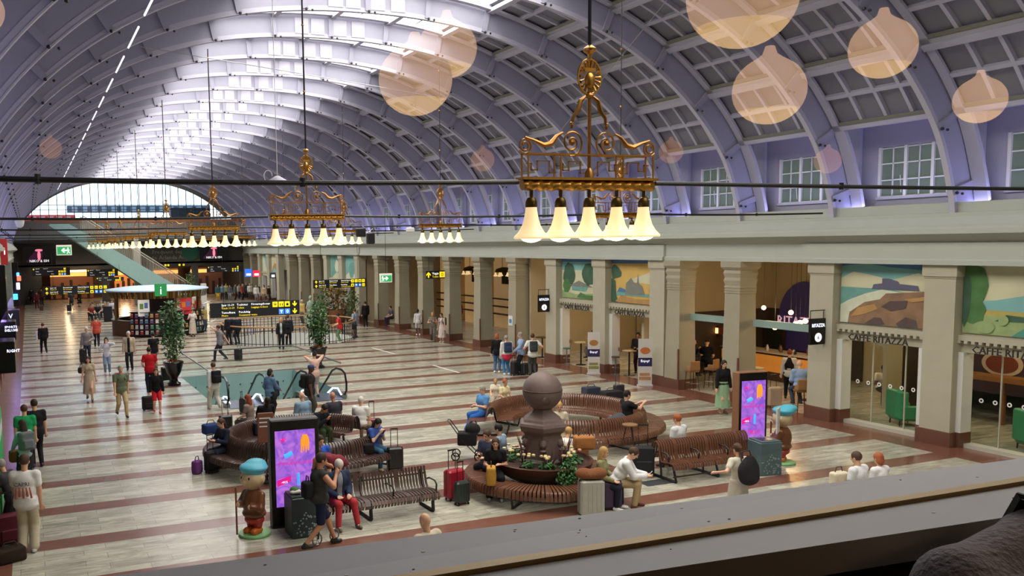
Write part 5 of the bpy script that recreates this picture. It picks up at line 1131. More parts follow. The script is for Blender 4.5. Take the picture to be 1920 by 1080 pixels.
    if kind in ('t', 'long', 'tank', 'jacket', 'dress'):
        P = torso(o)
        for i in (0, 1):
            if kind in ('t', 'dress'): P += sleeve(i, .58, o=.018)
            elif kind in ('long', 'jacket'): P += sleeve(i, 1, .93)
        if pose != 'sit' and kind != 'tank': P.append(ell(tuple(J['pel'] - up * .05 * s), (wd + .035 * s, dp + .03 * s, .12 * s)))
        P.append(ell(hd(0, .03, -.02), (.075 * s, .09 * s, .11 * s), RR_, 's')) if det else None
        if kind == 'jacket':
            inner = fab(top[2] if len(top) > 2 else '#dddddd'); soft('shirt', torso(.010), inner, r, h * 1.2, .03)
            P = [p if p[1] != 'e' else (p[0], 'e', p[2], tuple(a + .016 for a in p[3]), p[4]) for p in P]
            c = J['chest'] + fw * .2 * s; P.append(rbx(tuple(J['waist'] + fw * .19 * s + up * .05), (.045 * s, .14 * s, .36 * s), .01, np.stack([rt, fw, up], 1).tolist(), 's'))
        soft('jacket' if kind == 'jacket' else ('dress_top' if kind == 'dress' else 'shirt'), P, tm, r, h * 1.15, .03)
        if len(top) > 2 and kind in ('t', 'long') and isinstance(top[2], str) and det:      # printed band on the chest/back
            pass
    bk, bc = bot; bm = fab(bc)
    if bk in ('trousers', 'shorts', 'wide'):
        P = [ell(tuple(J['pel'] + v3(0, 0, .02) * s), (wd + .03 * s, dp + .03 * s, .11 * s), None)]; w2 = .018 if bk == 'wide' else 0
        for i in (0, 1):
            hp_, k, a = J['hip'][i], J['kn'][i], J['an'][i]; P.append(cap(tuple(hp_), tuple(k), .102 * s, (.074 + w2) * s)); 
            if bk != 'shorts': P.append(cap(tuple(k), tuple(a + (k - a) * .06), (.073 + w2) * s, (.058 + w2 * 1.6) * s))
            else: P[-1] = cap(tuple(hp_), tuple(hp_ + (k - hp_) * .86), .096 * s, .082 * s)
        soft('trousers' if bk != 'shorts' else 'shorts', P, bm, r, h * 1.15, .03)
    elif bk == 'skirt':
        g = MB(); n = 28; L = q.get('hem', .34); top_ = J['waist'] - up * .06; 
        if pose == 'sit':
            P = [cap(tuple(J['hip'][i]), tuple(J['kn'][i]), .10 * s, .09 * s) for i in (0, 1)] + [cap(tuple(J['kn'][i]), tuple(J['an'][i] + (J['kn'][i] - J['an'][i]) * .3), .09 * s, .1 * s) for i in (0, 1)] + [ell(tuple(J['pel']), (wd + .04, dp + .05, .12))]; soft('skirt', P, bm, r, h * 1.2, .08)
        else:
            rows = [(0, wd * 1.02, dp * 1.1), (.18, wd * 1.28, dp * 1.45), (.5, wd * 1.42, dp * 1.7), (1, wd * 1.62, dp * 2.1)]; z0 = top_[2]
            vs = []
            for t, a, b in rows:
                for k in range(n):
                    an = 2 * PI * k / n; f = 1 + .07 * t * math.cos(an * 7); vs.append((a * f * math.cos(an), top_[1] * (1 - t) + b * f * math.sin(an), z0 + (L * s - z0) * t))
            g.add(vs, [(j * n + k, j * n + (k + 1) % n, (j + 1) * n + (k + 1) % n, (j + 1) * n + k) for j in range(3) for k in range(n)]); g.build('skirt', bm, r)
    sm = M('shoe_' + shoe.strip('#'), shoe, .5)
    for i in (0, 1):
        a = J['an'][i]; soft('shoe', [cap((a[0], a[1] - .045 * s, a[2] - .042), (a[0] * 1.05, a[1] + .125 * s, a[2] - .052), .040 * s, .034 * s), cap(tuple(a), tuple(a + v3(0, -.01, -.03)), .046 * s)], sm, r, max(h, .013), .03)
    # --- hair
    hk, hc = hair; hm = M('hair_' + hc, HC.get(hc, hc), .7, noise=.3, nscale=40)
    if hk != 'bald' and hk != 'cap':
        P = [ell(hd(0, -.014, .036), (.089 * s, .105 * s, .104 * s), RR_)]
        cut = [ell(hd(0, .105, -.055), (.088 * s, .09 * s, .115 * s), RR_, 's'), ell(hd(0, .03, -.14), (.11 * s, .09 * s, .11 * s), RR_, 's')]
        if hk == 'short': cut.append(rbx(hd(0, 0, -.11), (.12 * s, .12 * s, .05 * s), .01, RR_, 's'))
        if hk == 'long': P += [ell(hd(0, -.075, -.11), (.088 * s, .048 * s, .19 * s), RR_), cap(hd(-.075, -.03, .0), hd(-.08, -.02, -.17), .026 * s), cap(hd(.075, -.03, .0), hd(.08, -.02, -.17), .026 * s)]
        if hk == 'bob': P += [ell(hd(0, -.05, -.04), (.094 * s, .065 * s, .10 * s), RR_)]
        if hk == 'pony': P += [cap(hd(0, -.10, .03), hd(0, -.15, -.16), .04 * s, .02 * s)]; cut.append(rbx(hd(0, 0.02, -.11), (.12 * s, .10 * s, .05 * s), .01, RR_, 's'))
        if hk == 'bun': P += [ell(hd(0, -.07, .12), (.045 * s,) * 3)]; cut.append(rbx(hd(0, .02, -.11), (.12 * s, .10 * s, .05 * s), .01, RR_, 's'))
        if hk == 'afro': P = [ell(hd(0, -.02, .045), (.12 * s, .13 * s, .13 * s), RR_)]
        soft('hair', P + cut, hm, r, h, .02)
    elif hk == 'cap':
        soft('cap', [ell(hd(0, -.005, .05), (.090 * s, .106 * s, .085 * s), RR_), rbx(hd(0, .115, .055), (.055 * s, .04 * s, .003), .008, RR_), rbx(hd(0, 0, -.03), (.13 * s, .09 * s, .045 * s), .005, RR_, 's')], hm, r, h, .015)
    r['_J'] = 0; del r['_J']
    r_info = dict(J=J, s=s, loc=loc, rz=rz, hd=hd); PEOPLE[label] = (r, r_info); return r, r_info
PEOPLE = {}
def to_world(info, p):
    c, s_ = math.cos(info['rz']), math.sin(info['rz']); L = info['loc']; return (L[0] + p[0] * c - p[1] * s_, L[1] + p[0] * s_ + p[1] * c, (L[2] if len(L) > 2 else 0) + p[2])
# ---------------------------------------------------------------- luggage
def backpack(info, col, label, dx=0, det=1):
    J, s = info['J'], info['s']; c = J['chest'] - J['fw'] * .20 * s - J['up'] * .05; w = to_world(info, c); o = empty('backpack', w, info['rz'], label, 'bag')
    R = np.stack([J['rt'], J['fw'], J['up']], 1).tolist()
    soft('bag_body', [rbx((0, 0, 0), (.11, .045, .17), .05, R), rbx(tuple(-J['fw'] * .09 - J['up'] * .07), (.08, .02, .07), .035, R)], fab(col), o, .016, .02)
    g = MB()
    for x in (-.09, .09):
        P = [J['rt'] * x + J['fw'] * .08 + J['up'] * .18, J['rt'] * x * 1.1 + J['fw'] * .22 * s + J['up'] * .22, J['rt'] * x * 1.15 + J['fw'] * .345 * s + J['up'] * .08, J['rt'] * x * 1.5 + J['fw'] * .26 * s - J['up'] * .08, J['rt'] * x * 1.2 + J['fw'] * .06 - J['up'] * .14]
        g.tube([tuple(p) for p in P], .016, 5)
    g.build('strap', W_['dark'], o); return o
def suitcase(loc, rz, h, col, label, hand=.35, w=None, hard=True):
    w = w or h * .66; d = h * .38; o = empty('suitcase', (loc[0], loc[1], 0), rz, label, 'suitcase'); mt = M('case_' + col[1:], col, .32 if hard else .8, noise=.1, nscale=8)
    g = MB(); g.rbox((-w / 2, -d / 2, .05), (w / 2, d / 2, h), .035)
    if hard:
        for i in range(5): x = -w * .36 + w * .72 * i / 4; g.box((x - .012, -d / 2 - .006, .12), (x + .012, d / 2 + .006, h - .07))
    else: g.rbox((-w * .38, -d / 2 - .04, .12), (w * .38, -d / 2 + .02, h * .55), .02)
    g.box((-w / 2 - .003, -.008, .1), (w / 2 + .003, .008, h + .003), 1); g.build('case_body', [mt, W_['dark']], o, smooth=False)
    if hand:
        g = MB(); g.tube([(-w * .22, d * .3, h), (-w * .22, d * .3, h + hand), (w * .22, d * .3, h + hand), (w * .22, d * .3, h)], .010, 5); g.box((-w * .24, d * .3 - .018, h + hand - .012), (w * .24, d * .3 + .018, h + hand + .018)); g.build('handle', W_['dark'], o)
    for sx in (-1, 1):
        for sy in (-1, 1): g = MB(); g.tube([(sx * w * .38 - .012, sy * d * .3, .028), (sx * w * .38 + .012, sy * d * .3, .028)], .028, 8); g.build('wheel', W_['black'], o)
    return o
def duffel(loc, rz, r3, col, label, name='bag', cat='bag', strap=True, z=None):
    o = empty(name, (loc[0], loc[1], z if z is not None else 0), rz, label, cat); a, b, c = r3
    soft('bag_body', [rbx((0, 0, c), (a - .05, max(b - .05, .01), max(c - .05, .01)), .05), ell((0, 0, c * .9), (a, b, c * .9))], fab(col), o, .016, .05)
    if strap: g = MB(); g.tube([(-a * .6, 0, 2 * c - .02), (-a * .35, 0, 2 * c + .10), (a * .35, 0, 2 * c + .10), (a * .6, 0, 2 * c - .02)], .012, 5); g.build('handle', M('strap_brown', '#3a2a20', .7), o)
    return o
def st(px, py): return U(px, py)
def seat(px, py, rz, H=1.72, lean=.12, zt=1.30):
    x, y = U(px, py, zt * H / 1.75 if zt == 1.30 else zt); o = .62 * math.sin(lean) + .02; a = rad(rz); return (x + o * math.sin(a), y - o * math.cos(a))
def P(label, pos, rz, **k): return person(label, pos, rad(rz), **k)
up2 = [(-.22, .22, 1.62), (.20, .24, 1.60)]; phone2 = [(-.10, .30, 1.12), (.08, .32, 1.12)]; ear = [None, (.13, .10, 1.50)]
# ---- left foreground
_, I = P('young man in white lettered shirt and beige trousers at the left edge', U(54, 1036), -12, H=1.88, top=('t', '#e8e8e6'), bot=('wide', '#c9bfa6'), shoe='#e8e6e0', hair=('short', 'brown'), det=2, q=dict(hands=[(-.2, .2, .88), (.24, .06, .84)]))
r = PEOPLE[[k for k in PEOPLE][-1]][0]
text('lettering', 'CAPRI', .105, M('ink_dark', '#3a3f4a', .8), r, (-.165, -.182, 1.33), (PI / 2 + .08, 0, 0), .003)
g = MB(); [g.tube([(-.12 + .06 * i, -.187, 1.30), (-.13 + .07 * i, -.188, 1.10 + .03 * (i % 2))], [.012, .02], 4) for i in range(5)]; g.build('printed_motif', M('ink_red', '#b0563f', .8), r)
P('grey haired person in a dark waistcoat bending beside the man in the lettered shirt', U(30, 1012), 60, H=1.66, top=('t', '#3c3c40'), bot=('trousers', '#2b2a2c'), hair=('short', 'grey'), det=2, q=dict(lean=.35, hands=[(-.2, .4, .8), (.15, .42, .85)]))
suitcase(U(18, 1022), rad(10), .62, '#6a2434', 'dark red soft suitcase at the lower left edge', .4, hard=False)
duffel(U(20, 1052), rad(20), (.26, .16, .13), '#33291f', 'dark brown handbag on the floor at the lower left corner')
P('person in a green sports shirt seen from behind, by the green machine', U(52, 885), 5, H=1.75, top=('t', '#1f9a5c'), bot=('trousers', '#232428'), hair=('short', 'brown'), det=1)
P('person in black standing close beyond the green sports shirt', (U(52, 885)[0] + .25, U(52, 885)[1] + .45), 10, H=1.8, top=('t', '#1c1c20'), bot=('trousers', '#202024'), hair=('short', 'dbrown'), det=1)
_, I = P('woman in a pale blue cardigan with long dark hair at the left edge', U(50, 915), 20, H=1.66, fem=True, top=('long', '#9fb3b6'), bot=('trousers', '#24242c'), hair=('long', 'dbrown'), det=2, q=dict(hands=[(-.18, .34, .95), (.16, .3, .95)], twist=.3))
backpack(I, '#6f7478', 'grey backpack worn by the woman in the pale blue cardigan')
h = to_world(I, (-.02, .42, 0)); duffel(h, rad(20), (.2, .09, .15), '#8a5a30', 'tan leather handbag carried by the woman in the pale blue cardigan', 'handbag', z=.58)
# ---- walkers in the left aisle
P('man in black walking away along the left aisle', U(83, 663), 8, H=1.70, pose='walk', top=('long', '#141416'), bot=('trousers', '#17171a'), hair=('short', 'brown'), det=1)
g = MB(); x, y = U(73, 652); g.rbox((x - .14, y - .04, .45), (x + .14, y + .04, .95), .02); tag(g.build('carrier_bag', M('bag_pale', '#c9c9cc', .6)), 'pale carrier bag held by the man in black', 'bag')
P('man in a coral shirt walking away beside the kiosk', U(182, 651), -5, H=1.8, pose='walk', top=('t', '#c4523f'), bot=('trousers', '#20202c'), hair=('short', 'dbrown'), det=1)
_, I = P('person in a grey sweater pulling a black suitcase', U(165, 678), 170, H=1.78, top=('long', '#8a8684'), bot=('trousers', '#2a3448'), hair=('short', 'white'), det=1, q=dict(hands=[(-.2, .2, 1.1), (.25, .02, .85)]))
suitcase(U(156, 681), rad(80), .72, '#1d1d20', 'black suitcase beside the person in the grey sweater', .35)
P('woman in a white jacket and jeans holding a phone to her face', U(202, 701), 172, H=1.68, fem=True, top=('long', '#d4d6da'), bot=('trousers', '#7d93ac'), shoe='#e6e6e6', hair=('long', 'black'), det=1, q=dict(hands=[(-.1, .22, 1.50), (.2, .2, 1.15)]))
P('older man in a beige jacket over a black shirt', U(244, 694), 165, H=1.84, top=('jacket', '#b9a993', '#17171a'), bot=('trousers', '#26262c'), hair=('short', 'white'), det=1)
P('man in a black shirt and grey trousers seen from behind near the urn', U(290, 692), 10, H=1.72, top=('t', '#121214'), bot=('trousers', '#6d6a66'), hair=('short', 'black'), det=1)
_, I = P('man in a bright red polo shirt seen from behind', U(283, 736), 5, H=1.8, top=('t', '#b0141f'), bot=('trousers', '#191d30'), hair=('short', 'dbrown'), det=2, q=dict(hands=[(-.2, .25, 1.02), (.2, .25, 1.02)]))
P('woman in a long beige dress walking toward the viewer', U(169, 751), 172, H=1.7, fem=True, pose='walk', top=('dress', '#b7a68c'), bot=('skirt', '#b3a38a'), shoe='#4a3028', hair=('long', 'dbrown'), det=2, q=dict(stride=.16, hem=.28))
duffel((U(156, 740)[0], U(156, 740)[1]), 0, (.15, .07, .12), '#3a2a22', 'brown shoulder bag of the woman in the beige dress', 'handbag', z=.85)
_, I = P('grey haired person in a green top with a large red backpack', U(229, 781), -172, H=1.78, pose='walk', top=('t', '#66705a'), bot=('trousers', '#bda57c'), shoe='#4a3a30', hair=('short', 'grey'), det=2)
backpack(I, '#a01c2c', 'large red hiking backpack on the person in the green top')
_, I = P('girl in a black top and red trousers', U(295, 775), 178, H=1.6, fem=True, pose='walk', top=('long', '#101014'), bot=('shorts', '#c41c2a'), shoe='#b83038', hair=('long', 'brown'), det=2, q=dict(stride=.1))
suitcase(U(278, 770), rad(15), .52, '#17181c', 'small black wheeled bag beside the girl in red trousers', 0, .40, False)
suitcase(U(312, 715), rad(5), .62, '#1b1c1e', 'black suitcase standing in front of the urn', .35)
_, I = P('man in a grey shirt with an arm raised, pulling a suitcase behind the glass', U(414, 677), 60, H=1.82, pose='walk', top=('t', '#85858c'), bot=('trousers', '#2c2c34'), shoe='#3a3a3a', hair=('short', 'brown'), det=1, q=dict(hands=[(-.22, .28, 1.62), (.25, -.35, .85)]))
suitcase(U(447, 676), rad(-50), .6, '#23242a', 'dark suitcase pulled by the man in the grey shirt', .3)
_, I = P('person in white shirt and white trousers leaving the left escalator', U(404, 768), 15, H=1.68, pose='walk', top=('long', '#c9cac8'), bot=('wide', '#c4c2b6'), shoe='#d8c4bc', hair=('short', 'brown'), det=2)
backpack(I, '#1b1c20', 'black backpack on the person in white')
_, I = P('woman in a white top and long pale skirt near the kiosk', U(362, 631), 175, H=1.74, fem=True, top=('t', '#dcd8d4'), bot=('skirt', '#cbc3b2'), hair=('pony', 'brown'), det=1, q=dict(hem=.2, hands=[(-.15, .2, 1.2), (.15, .2, 1.25)]))
P('man in a yellow shirt with a crossbody bag right of the kiosk', U(383, 622), -150, H=1.74, top=('t', '#b8a768'), bot=('trousers', '#3a4a60'), hair=('cap', 'grey'), det=1)
for i, (px, py, c, rz, lb) in enumerate(((372, 598, '#a8443a', 170, 'person in a red top behind the kiosk counter corner'), (366, 588, '#c8b8b0', -160, 'dark haired person in pink behind the yellow shirt'), (431, 646, '#1c1e28', 10, 'person in a dark coat at the left end of the round railing'), (446, 646, '#1f2638', 15, 'second dark suited person at the left end of the round railing'))):
    P(lb, U(px, py), rz, H=1.76, top=('long', c), bot=('trousers', '#20222a'), hair=('short', 'dbrown'), det=1 if i > 1 else 0)
_, I = P('woman in a black and white outfit standing before the round railing', U(528, 655), 165, H=1.74, fem=True, top=('jacket', '#1d1f22', '#b8c4c8'), bot=('trousers', '#16171a'), hair=('long', 'blond'), det=1)
_, I = P('person with a dark backpack standing by the woman at the railing', U(541, 650), -20, H=1.8, top=('long', '#2a303a'), bot=('trousers', '#191b22'), hair=('short', 'brown'), det=1); backpack(I, '#22262c', 'dark backpack worn at the round railing')
P('person in a red shirt and green trousers leaning on the round railing', U(638, 643), 60, H=1.72, top=('t', '#d43a34'), bot=('trousers', '#6f9468'), shoe='#e6e6e6', hair=('short', 'black'), det=1, q=dict(hands=[(-.3, .3, 1.05), (.3, .3, 1.1)], lean=.15))
P('man in a pale blue shirt and dark shorts by the round railing', U(667, 633), 30, H=1.76, top=('t', '#8c9ab2'), bot=('shorts', '#1e2236'), shoe='#2a2a2a', hair=('short', 'brown'), skin='l', det=1, q=dict(hands=[(-.3, .15, 1.1), (.18, .25, 1.1)]))
P('man in black standing at the shop doorway', U(686, 613), 0, H=1.76, top=('long', '#1c1c1e'), bot=('trousers', '#1a1a1c'), hair=('short', 'dbrown'), det=0)
P('person with a teal head covering behind the second column', U(714, 607), 20, H=1.7, top=('tank', '#23272e'), bot=('trousers', '#8a6a50'), hair=('afro', '#1f7a7c'), det=0)
P('person sitting in the shop opening between two columns', U(735, 610), 90, H=1.74, pose='sit', top=('t', '#4a505c'), bot=('trousers', '#27303c'), hair=('short', 'dbrown'), det=0)
P('woman in a white bomber jacket and short skirt by a column', U(784, 629), -15, H=1.62, fem=True, top=('long', '#e6e6e4'), bot=('shorts', '#ddddda'), shoe='#f0f0f0', hair=('bun', 'black'), skin='d', det=1)
P('blonde woman in a grey outfit talking beside a column', U(812, 641), 150, H=1.74, fem=True, pose='walk', top=('tank', '#7d746a'), bot=('trousers', '#6d665c'), hair=('long', 'blond'), det=1, q=dict(stride=.15, hands=[(-.12, .25, 1.2), (.15, .25, 1.15)]))
_, I = P('young woman in a pale pink dress with a backpack', U(829, 642), 120, H=1.68, fem=True, top=('dress', '#cbb9b4'), bot=('skirt', '#d2c4c0'), shoe='#f0f0ee', hair=('pony', 'brown'), det=1, q=dict(hem=.3)); backpack(I, '#5a4a48', 'brown backpack on the young woman in the pale dress')
P('person in a pink shirt in the aisle behind the columns', U(864, 611), 60, H=1.78, top=('t', '#b04c4e'), bot=('shorts', '#6a6458'), hair=('short', 'black'), skin='d', det=0)
# ---- group by the painted piers
P('woman with ginger hair in a black jacket and jeans', U(932, 699), -40, H=1.72, fem=True, top=('long', '#17181a'), bot=('trousers', '#4a6c94'), shoe='#e8e8e8', hair=('bob', 'ginger'), det=2)
_, I = P('grey haired person in a white shirt with a pink jacket round the waist', U(950, 703), -10, H=1.70, top=('long', '#dcdcd8'), bot=('trousers', '#3c7cb4'), shoe='#e8e8e8', hair=('short', 'grey'), det=2); backpack(I, '#33415c', 'navy backpack on the grey haired person')
w = to_world(I, (0, 0, 0)); soft('pink_jacket', [ell((0, .0, .86), (.22, .16, .14)), ell((0, -.08, .76), (.2, .1, .13))], fab('#c8304c'), None, .016, .04, (w[0], w[1], 0), I['rz']); tag(D.objects['pink_jacket'], 'pink jacket tied round the waist of the grey haired person', 'jacket')
P('balding man in a pale blue shirt talking with the group', U(978, 702), 70, H=1.82, top=('long', '#93abd0'), bot=('trousers', '#20242c'), hair=('short', 'grey'), det=2, q=dict(hands=[(-.25, .35, 1.0), (.2, .1, .85)]))
_, I = P('person with a large grey backpack at the right of the talking group', U(999, 705), -20, H=1.80, top=('t', '#e6e6e2'), bot=('trousers', '#4a4c48'), hair=('short', 'brown'), det=2, q=dict(hands=[(-.32, .25, 1.05), (.36, .1, 1.12)])); backpack(I, '#3a3f44', 'large dark grey backpack at the right of the talking group')
for px, py, h_, c, lb in ((965, 704, .6, '#26282c', 'dark suitcase standing behind the balding man'), (984, 703, .52, '#33363b', 'dark grey suitcase between the two men of the group'), (1002, 700, .45, '#4a3440', 'plum coloured small case right of the group')): suitcase(U(px, py), rad(20), h_, c, lb, .25)
P('woman in dark sunglasses, black top and long green skirt', U(1354, 776), 168, H=1.76, fem=True, top=('long', '#1a1a1c'), bot=('skirt', '#8fae8c'), shoe='#8a6a58', hair=('long', 'dbrown'), det=2, q=dict(hem=.22))
g = MB(); [g.ball((s * .034, .098, 1.585), (.026, .012, .018), 8) for s in (-1, 1)]; g.tube([(-.06, .09, 1.59), (.06, .09, 1.59)], .005, 4); g.build('sunglasses', W_['black'], PEOPLE['woman in dark sunglasses, black top and long green skirt'][0])
# ---- around the escalators
P('woman in a blue and red striped top standing beside the left escalator', U(507, 785), -60, H=1.66, fem=True, top=('long', '#57779a'), bot=('trousers', '#1c1e26'), hair=('bob', 'black'), skin='m', det=2, q=dict(hands=[(-.2, .1, .9), (.15, .35, 1.0)]))
_, I = P('man in a dark shirt and navy cap with a backpack', U(582, 790), -110, H=1.86, top=('t', '#2a2426'), bot=('trousers', '#3f4036'), hair=('cap', '#27386a'), skin='d', det=2, build=1.1); backpack(I, '#17181a', 'black backpack of the man in the navy cap')
P('person in a pink top taking a photo at the escalator', U(592, 745), 0, H=1.72, fem=True, top=('t', '#d9b3a6'), bot=('shorts', '#a9a39a'), hair=('bun', 'black'), det=2, q=dict(hands=[(-.14, .22, 1.58), (.14, .22, 1.58)]))
x, y = U(540, 738, -.4); P('person riding down the middle of the escalator well', (8.6, 33.0, -1.0), 0, H=1.72, top=('long', '#33343c'), bot=('trousers', '#22242a'), hair=('short', 'dbrown'), det=0)
P('person in pink riding down beside the middle glass', (9.6, 34.2, -2.2), 0, H=1.72, top=('t', '#c87a70'), bot=('trousers', '#22242a'), hair=('short', 'dbrown'), det=0)
# ---- ring bench left
S_ = lambda *a, **k: seat(*a, **k)
P('woman with long red hair in a patterned top, seated on the left ring bench', seat(464, 743, 40), 40, pose='sit', H=1.68, fem=True, top=('t', '#8a7a70'), bot=('trousers', '#4a4640'), hair=('long', 'red'), det=2)
P('man in a black shirt looking down, seated inside the left ring bench', seat(500, 747, 195, lean=.35), 195, pose='sit', H=1.8, top=('t', '#131316'), bot=('trousers', '#6a6c70'), hair=('short', 'black'), skin='d', det=2, q=dict(lean=.35, head=(0, .45)))
P('bald man in a pale denim shirt seated with his back to the viewer', seat(566, 741, 15), 15, pose='sit', H=1.78, top=('long', '#7f9bb0'), bot=('trousers', '#3a4250'), hair=('bald', 'grey'), skin='l', det=2)
P('bald man in a dark grey shirt seated with his back to the viewer', seat(624, 742, 10), 10, pose='sit', H=1.8, top=('t', '#34343c'), bot=('trousers', '#2a2c30'), hair=('bald', 'grey'), skin='m', det=2)
P('man in a dark jacket and green trousers bent over a phone on the ring bench', seat(604, 757, 200, lean=.5), 205, pose='sit', H=1.78, top=('long', '#1a1c20'), bot=('trousers', '#3a4a2e'), hair=('short', 'black'), skin='m', det=2, q=dict(lean=.5, head=(.2, .5), hands=[(-.1, .45, .85), (.05, .5, .85)]))
P('white haired person in a white shirt at the right end of the left ring bench', seat(677, 747, -40), -40, pose='sit', H=1.68, top=('t', '#dededa'), bot=('trousers', '#b8a08c'), hair=('short', 'white'), det=2)
P('woman with long black hair and jeans looking at her phone on the ring bench', seat(706, 786, -160, lean=.2), -160, pose='sit', H=1.7, fem=True, top=('t', '#3c56a0'), bot=('trousers', '#3f6480'), shoe='#d8cfae', hair=('long', 'black'), skin='p', det=2, q=dict(lean=.2, head=(.1, .5), hands=[(-.05, .32, .95), (.07, .32, .95)]))
P('person in a maroon shirt bending down beyond the straight bench', seat(628, 850, 120, lean=.0, zt=1.0), 110, pose='crouch', H=1.72, top=('t', '#7a2a36'), bot=('trousers', '#35363c'), hair=('short', 'brown'), det=2)
P('person in bright blue sleeves seated behind the left screen', seat(600, 822, 190, lean=.2), 190, pose='sit', H=1.74, top=('long', '#2a55b8'), bot=('trousers', '#55585c'), hair=('short', 'dbrown'), det=2, q=dict(lean=.2))
P('person in a dark blue jacket seated on the outer left of the ring bench', seat(414, 788, 110, lean=.2), 115, pose='sit', H=1.7, fem=True, top=('long', '#1c2436'), bot=('trousers', '#1d2638'), hair=('pony', 'brown'), det=2, q=dict(lean=.2, hands=[(-.1, .4, .8), (.1, .42, .8)]))
suitcase(U(398, 886), rad(20), .56, '#17181b', 'black suitcase under a blue bag, left of the ring bench', .4, hard=False)
duffel(U(397, 852), rad(15), (.22, .16, .14), '#24386a', 'navy blue bag lying on top of the black suitcase', z=.58)
duffel(U(370, 888), rad(40), (.13, .1, .17), '#6a3a78', 'purple backpack on the floor at the far left of the ring bench')
g = MB(); g.rbox((-.12, -.06, 0), (.12, .06, .32), .01); g.tube([(-.06, 0, .32), (-.04, 0, .42), (.04, 0, .42), (.06, 0, .32)], .006, 4); a = U(447, 852, .46); tag(g.build('paper_bag', M('kraft', '#b8965a', .7), loc=(a[0], a[1], .455)), 'brown paper bag standing on the left ring bench seat', 'bag')
suitcase(U(424, 815), rad(0), .6, '#2a2b2e', 'suitcase with raised handle behind the person in dark blue', .45)
suitcase(U(457, 775), rad(60), .55, '#141518', 'black suitcase tilted behind the red haired woman', .2)
suitcase(U(741, 882), rad(-10), .6, '#191a1e', 'black suitcase right of the woman with long black hair', .45)
suitcase(U(698, 815), rad(-10), .5, '#7a1f24', 'dark red case behind the woman with long black hair', .5)
a = U(690, 850, .46); duffel(a, 0, (.14, .12, .13), '#1c1c1e', 'black bag on the seat beside the woman with long black hair', z=.455)
a = U(487, 815, .46); duffel(a, 0, (.16, .12, .18), '#1f2a3c', 'dark blue backpack on the seat inside the left ring bench', z=.455)
# ---- front left
_, I = P('man in a sleeveless dark shirt and navy shorts, hand at his chin', U(600, 1028), -85, H=1.84, pose='walk', top=('tank', '#3a3b38'), bot=('shorts', '#18203c'), shoe='#222222', hair=('short', 'dbrown'), skin='m', det=2, build=1.12, q=dict(stride=.33, hands=[(-.05, .20, 1.50), (.22, .25, 1.35)], lean=.05))
w = to_world(I, (-.0, -.22, 1.25)); duffel(w, I['rz'], (.12, .1, .16), '#1c1c22', 'dark shoulder bag of the man in navy shorts', 'bag', z=1.0)
_, I = P('old man in a blue jacket and red trousers seated on the straight bench', seat(633, 868, 180, lean=.12), 186, pose='sit', H=1.78, top=('jacket', '#2c3650', '#8c929a'), bot=('trousers', '#b83a42'), shoe='#6a5a48', hair=('short', 'white'), skin='p', det=2, q=dict(lean=.1, head=(0, .45), feet=[(-.22, .5, .09), (.2, .48, .09)], hands=[(-.13, .30, .66), (.13, .30, .66)]))
r = empty('wheeled_walker', (*U(612, 1018), 0), rad(20), 'folded walker with grey wheels below the old man in red trousers', 'walker'); g = MB(); g.tube([(-.2, 0, .12), (-.1, 0, .8), (.1, .1, .85)], .018, 6); g.tube([(.2, 0, .12), (.05, 0, .6)], .018, 6); g.build('frame', W_['dark'], r)
for sx in (-.22, .2):
    g = MB(); g.tube([(sx + .11 * math.cos(t), 0, .12 + .11 * math.sin(t)) for t in np.linspace(0, 2 * PI, 19)[:-1]], .014, 5, closed=True); [g.tube([(sx, 0, .12), (sx + .11 * math.cos(t), 0, .12 + .11 * math.sin(t))], .006, 3) for t in np.linspace(0, 2 * PI, 7)[:-1]]; g.build('wheel', W_['steel'], r)
P('bald man whose head shows above the sill at the bottom', U(802, 966, 1.70), 20, H=1.72, top=('t', '#c2b8a0'), bot=('trousers', '#4a4a4a'), hair=('bald', 'grey'), skin='l', det=2)
# ---- globe seat
P('woman in a black top with sunglasses on her head, on the globe seat', seat(929, 826, 150, lean=.12), 150, pose='sit', H=1.7, fem=True, top=('t', '#141418'), bot=('wide', '#15161a'), shoe='#cfcfcf', hair=('long', 'brown'), det=2, q=dict(lean=.12, hands=[(-.1, .28, .78), (.12, .3, .72)]))
a = U(921, 905, .5); duffel((a[0], a[1]), rad(60), (.17, .1, .2), '#b98a3a', 'yellow and white tote bag held by the woman in the black top', 'tote_bag', z=.46)
P('young man with a phone seated beside the woman in the black top', seat(914, 812, 120, lean=.25), 118, pose='sit', H=1.76, top=('t', '#3c4258'), bot=('trousers', '#22242a'), hair=('short', 'brown'), det=2, q=dict(lean=.25, hands=[(-.1, .42, .75), (.08, .42, .75)]))
P('person in a patterned blue shirt seated on the far side of the globe seat', seat(935, 801, 30), 40, pose='sit', H=1.74, top=('t', '#8aa0b8'), bot=('trousers', '#30323a'), hair=('short', 'black'), det=2)
suitcase(U(852, 936), rad(12), .68, '#a81c34', 'red hard suitcase left of the globe seat', .42)
suitcase(U(866, 946), rad(8), .52, '#26302e', 'small dark suitcase in front of the red one', .42)
P('blonde woman in an olive jacket seated at the right of the globe seat', seat(1131, 842, -150, lean=.1), -140, pose='sit', H=1.66, fem=True, top=('long', '#8a8660'), bot=('trousers', '#1c2030'), shoe='#e8e8e8', hair=('long', 'blond'), det=2)
P('man in a white sweater and beige trousers leaning over his phone', seat(1186, 841, -130, lean=.55), -130, pose='sit', H=1.84, top=('long', '#dfe0e2'), bot=('trousers', '#b09a74'), shoe='#6a3420', hair=('short', 'brown'), det=2, q=dict(lean=.5, head=(0, .35), hands=[(-.08, .62, .72), (.06, .62, .72)]))
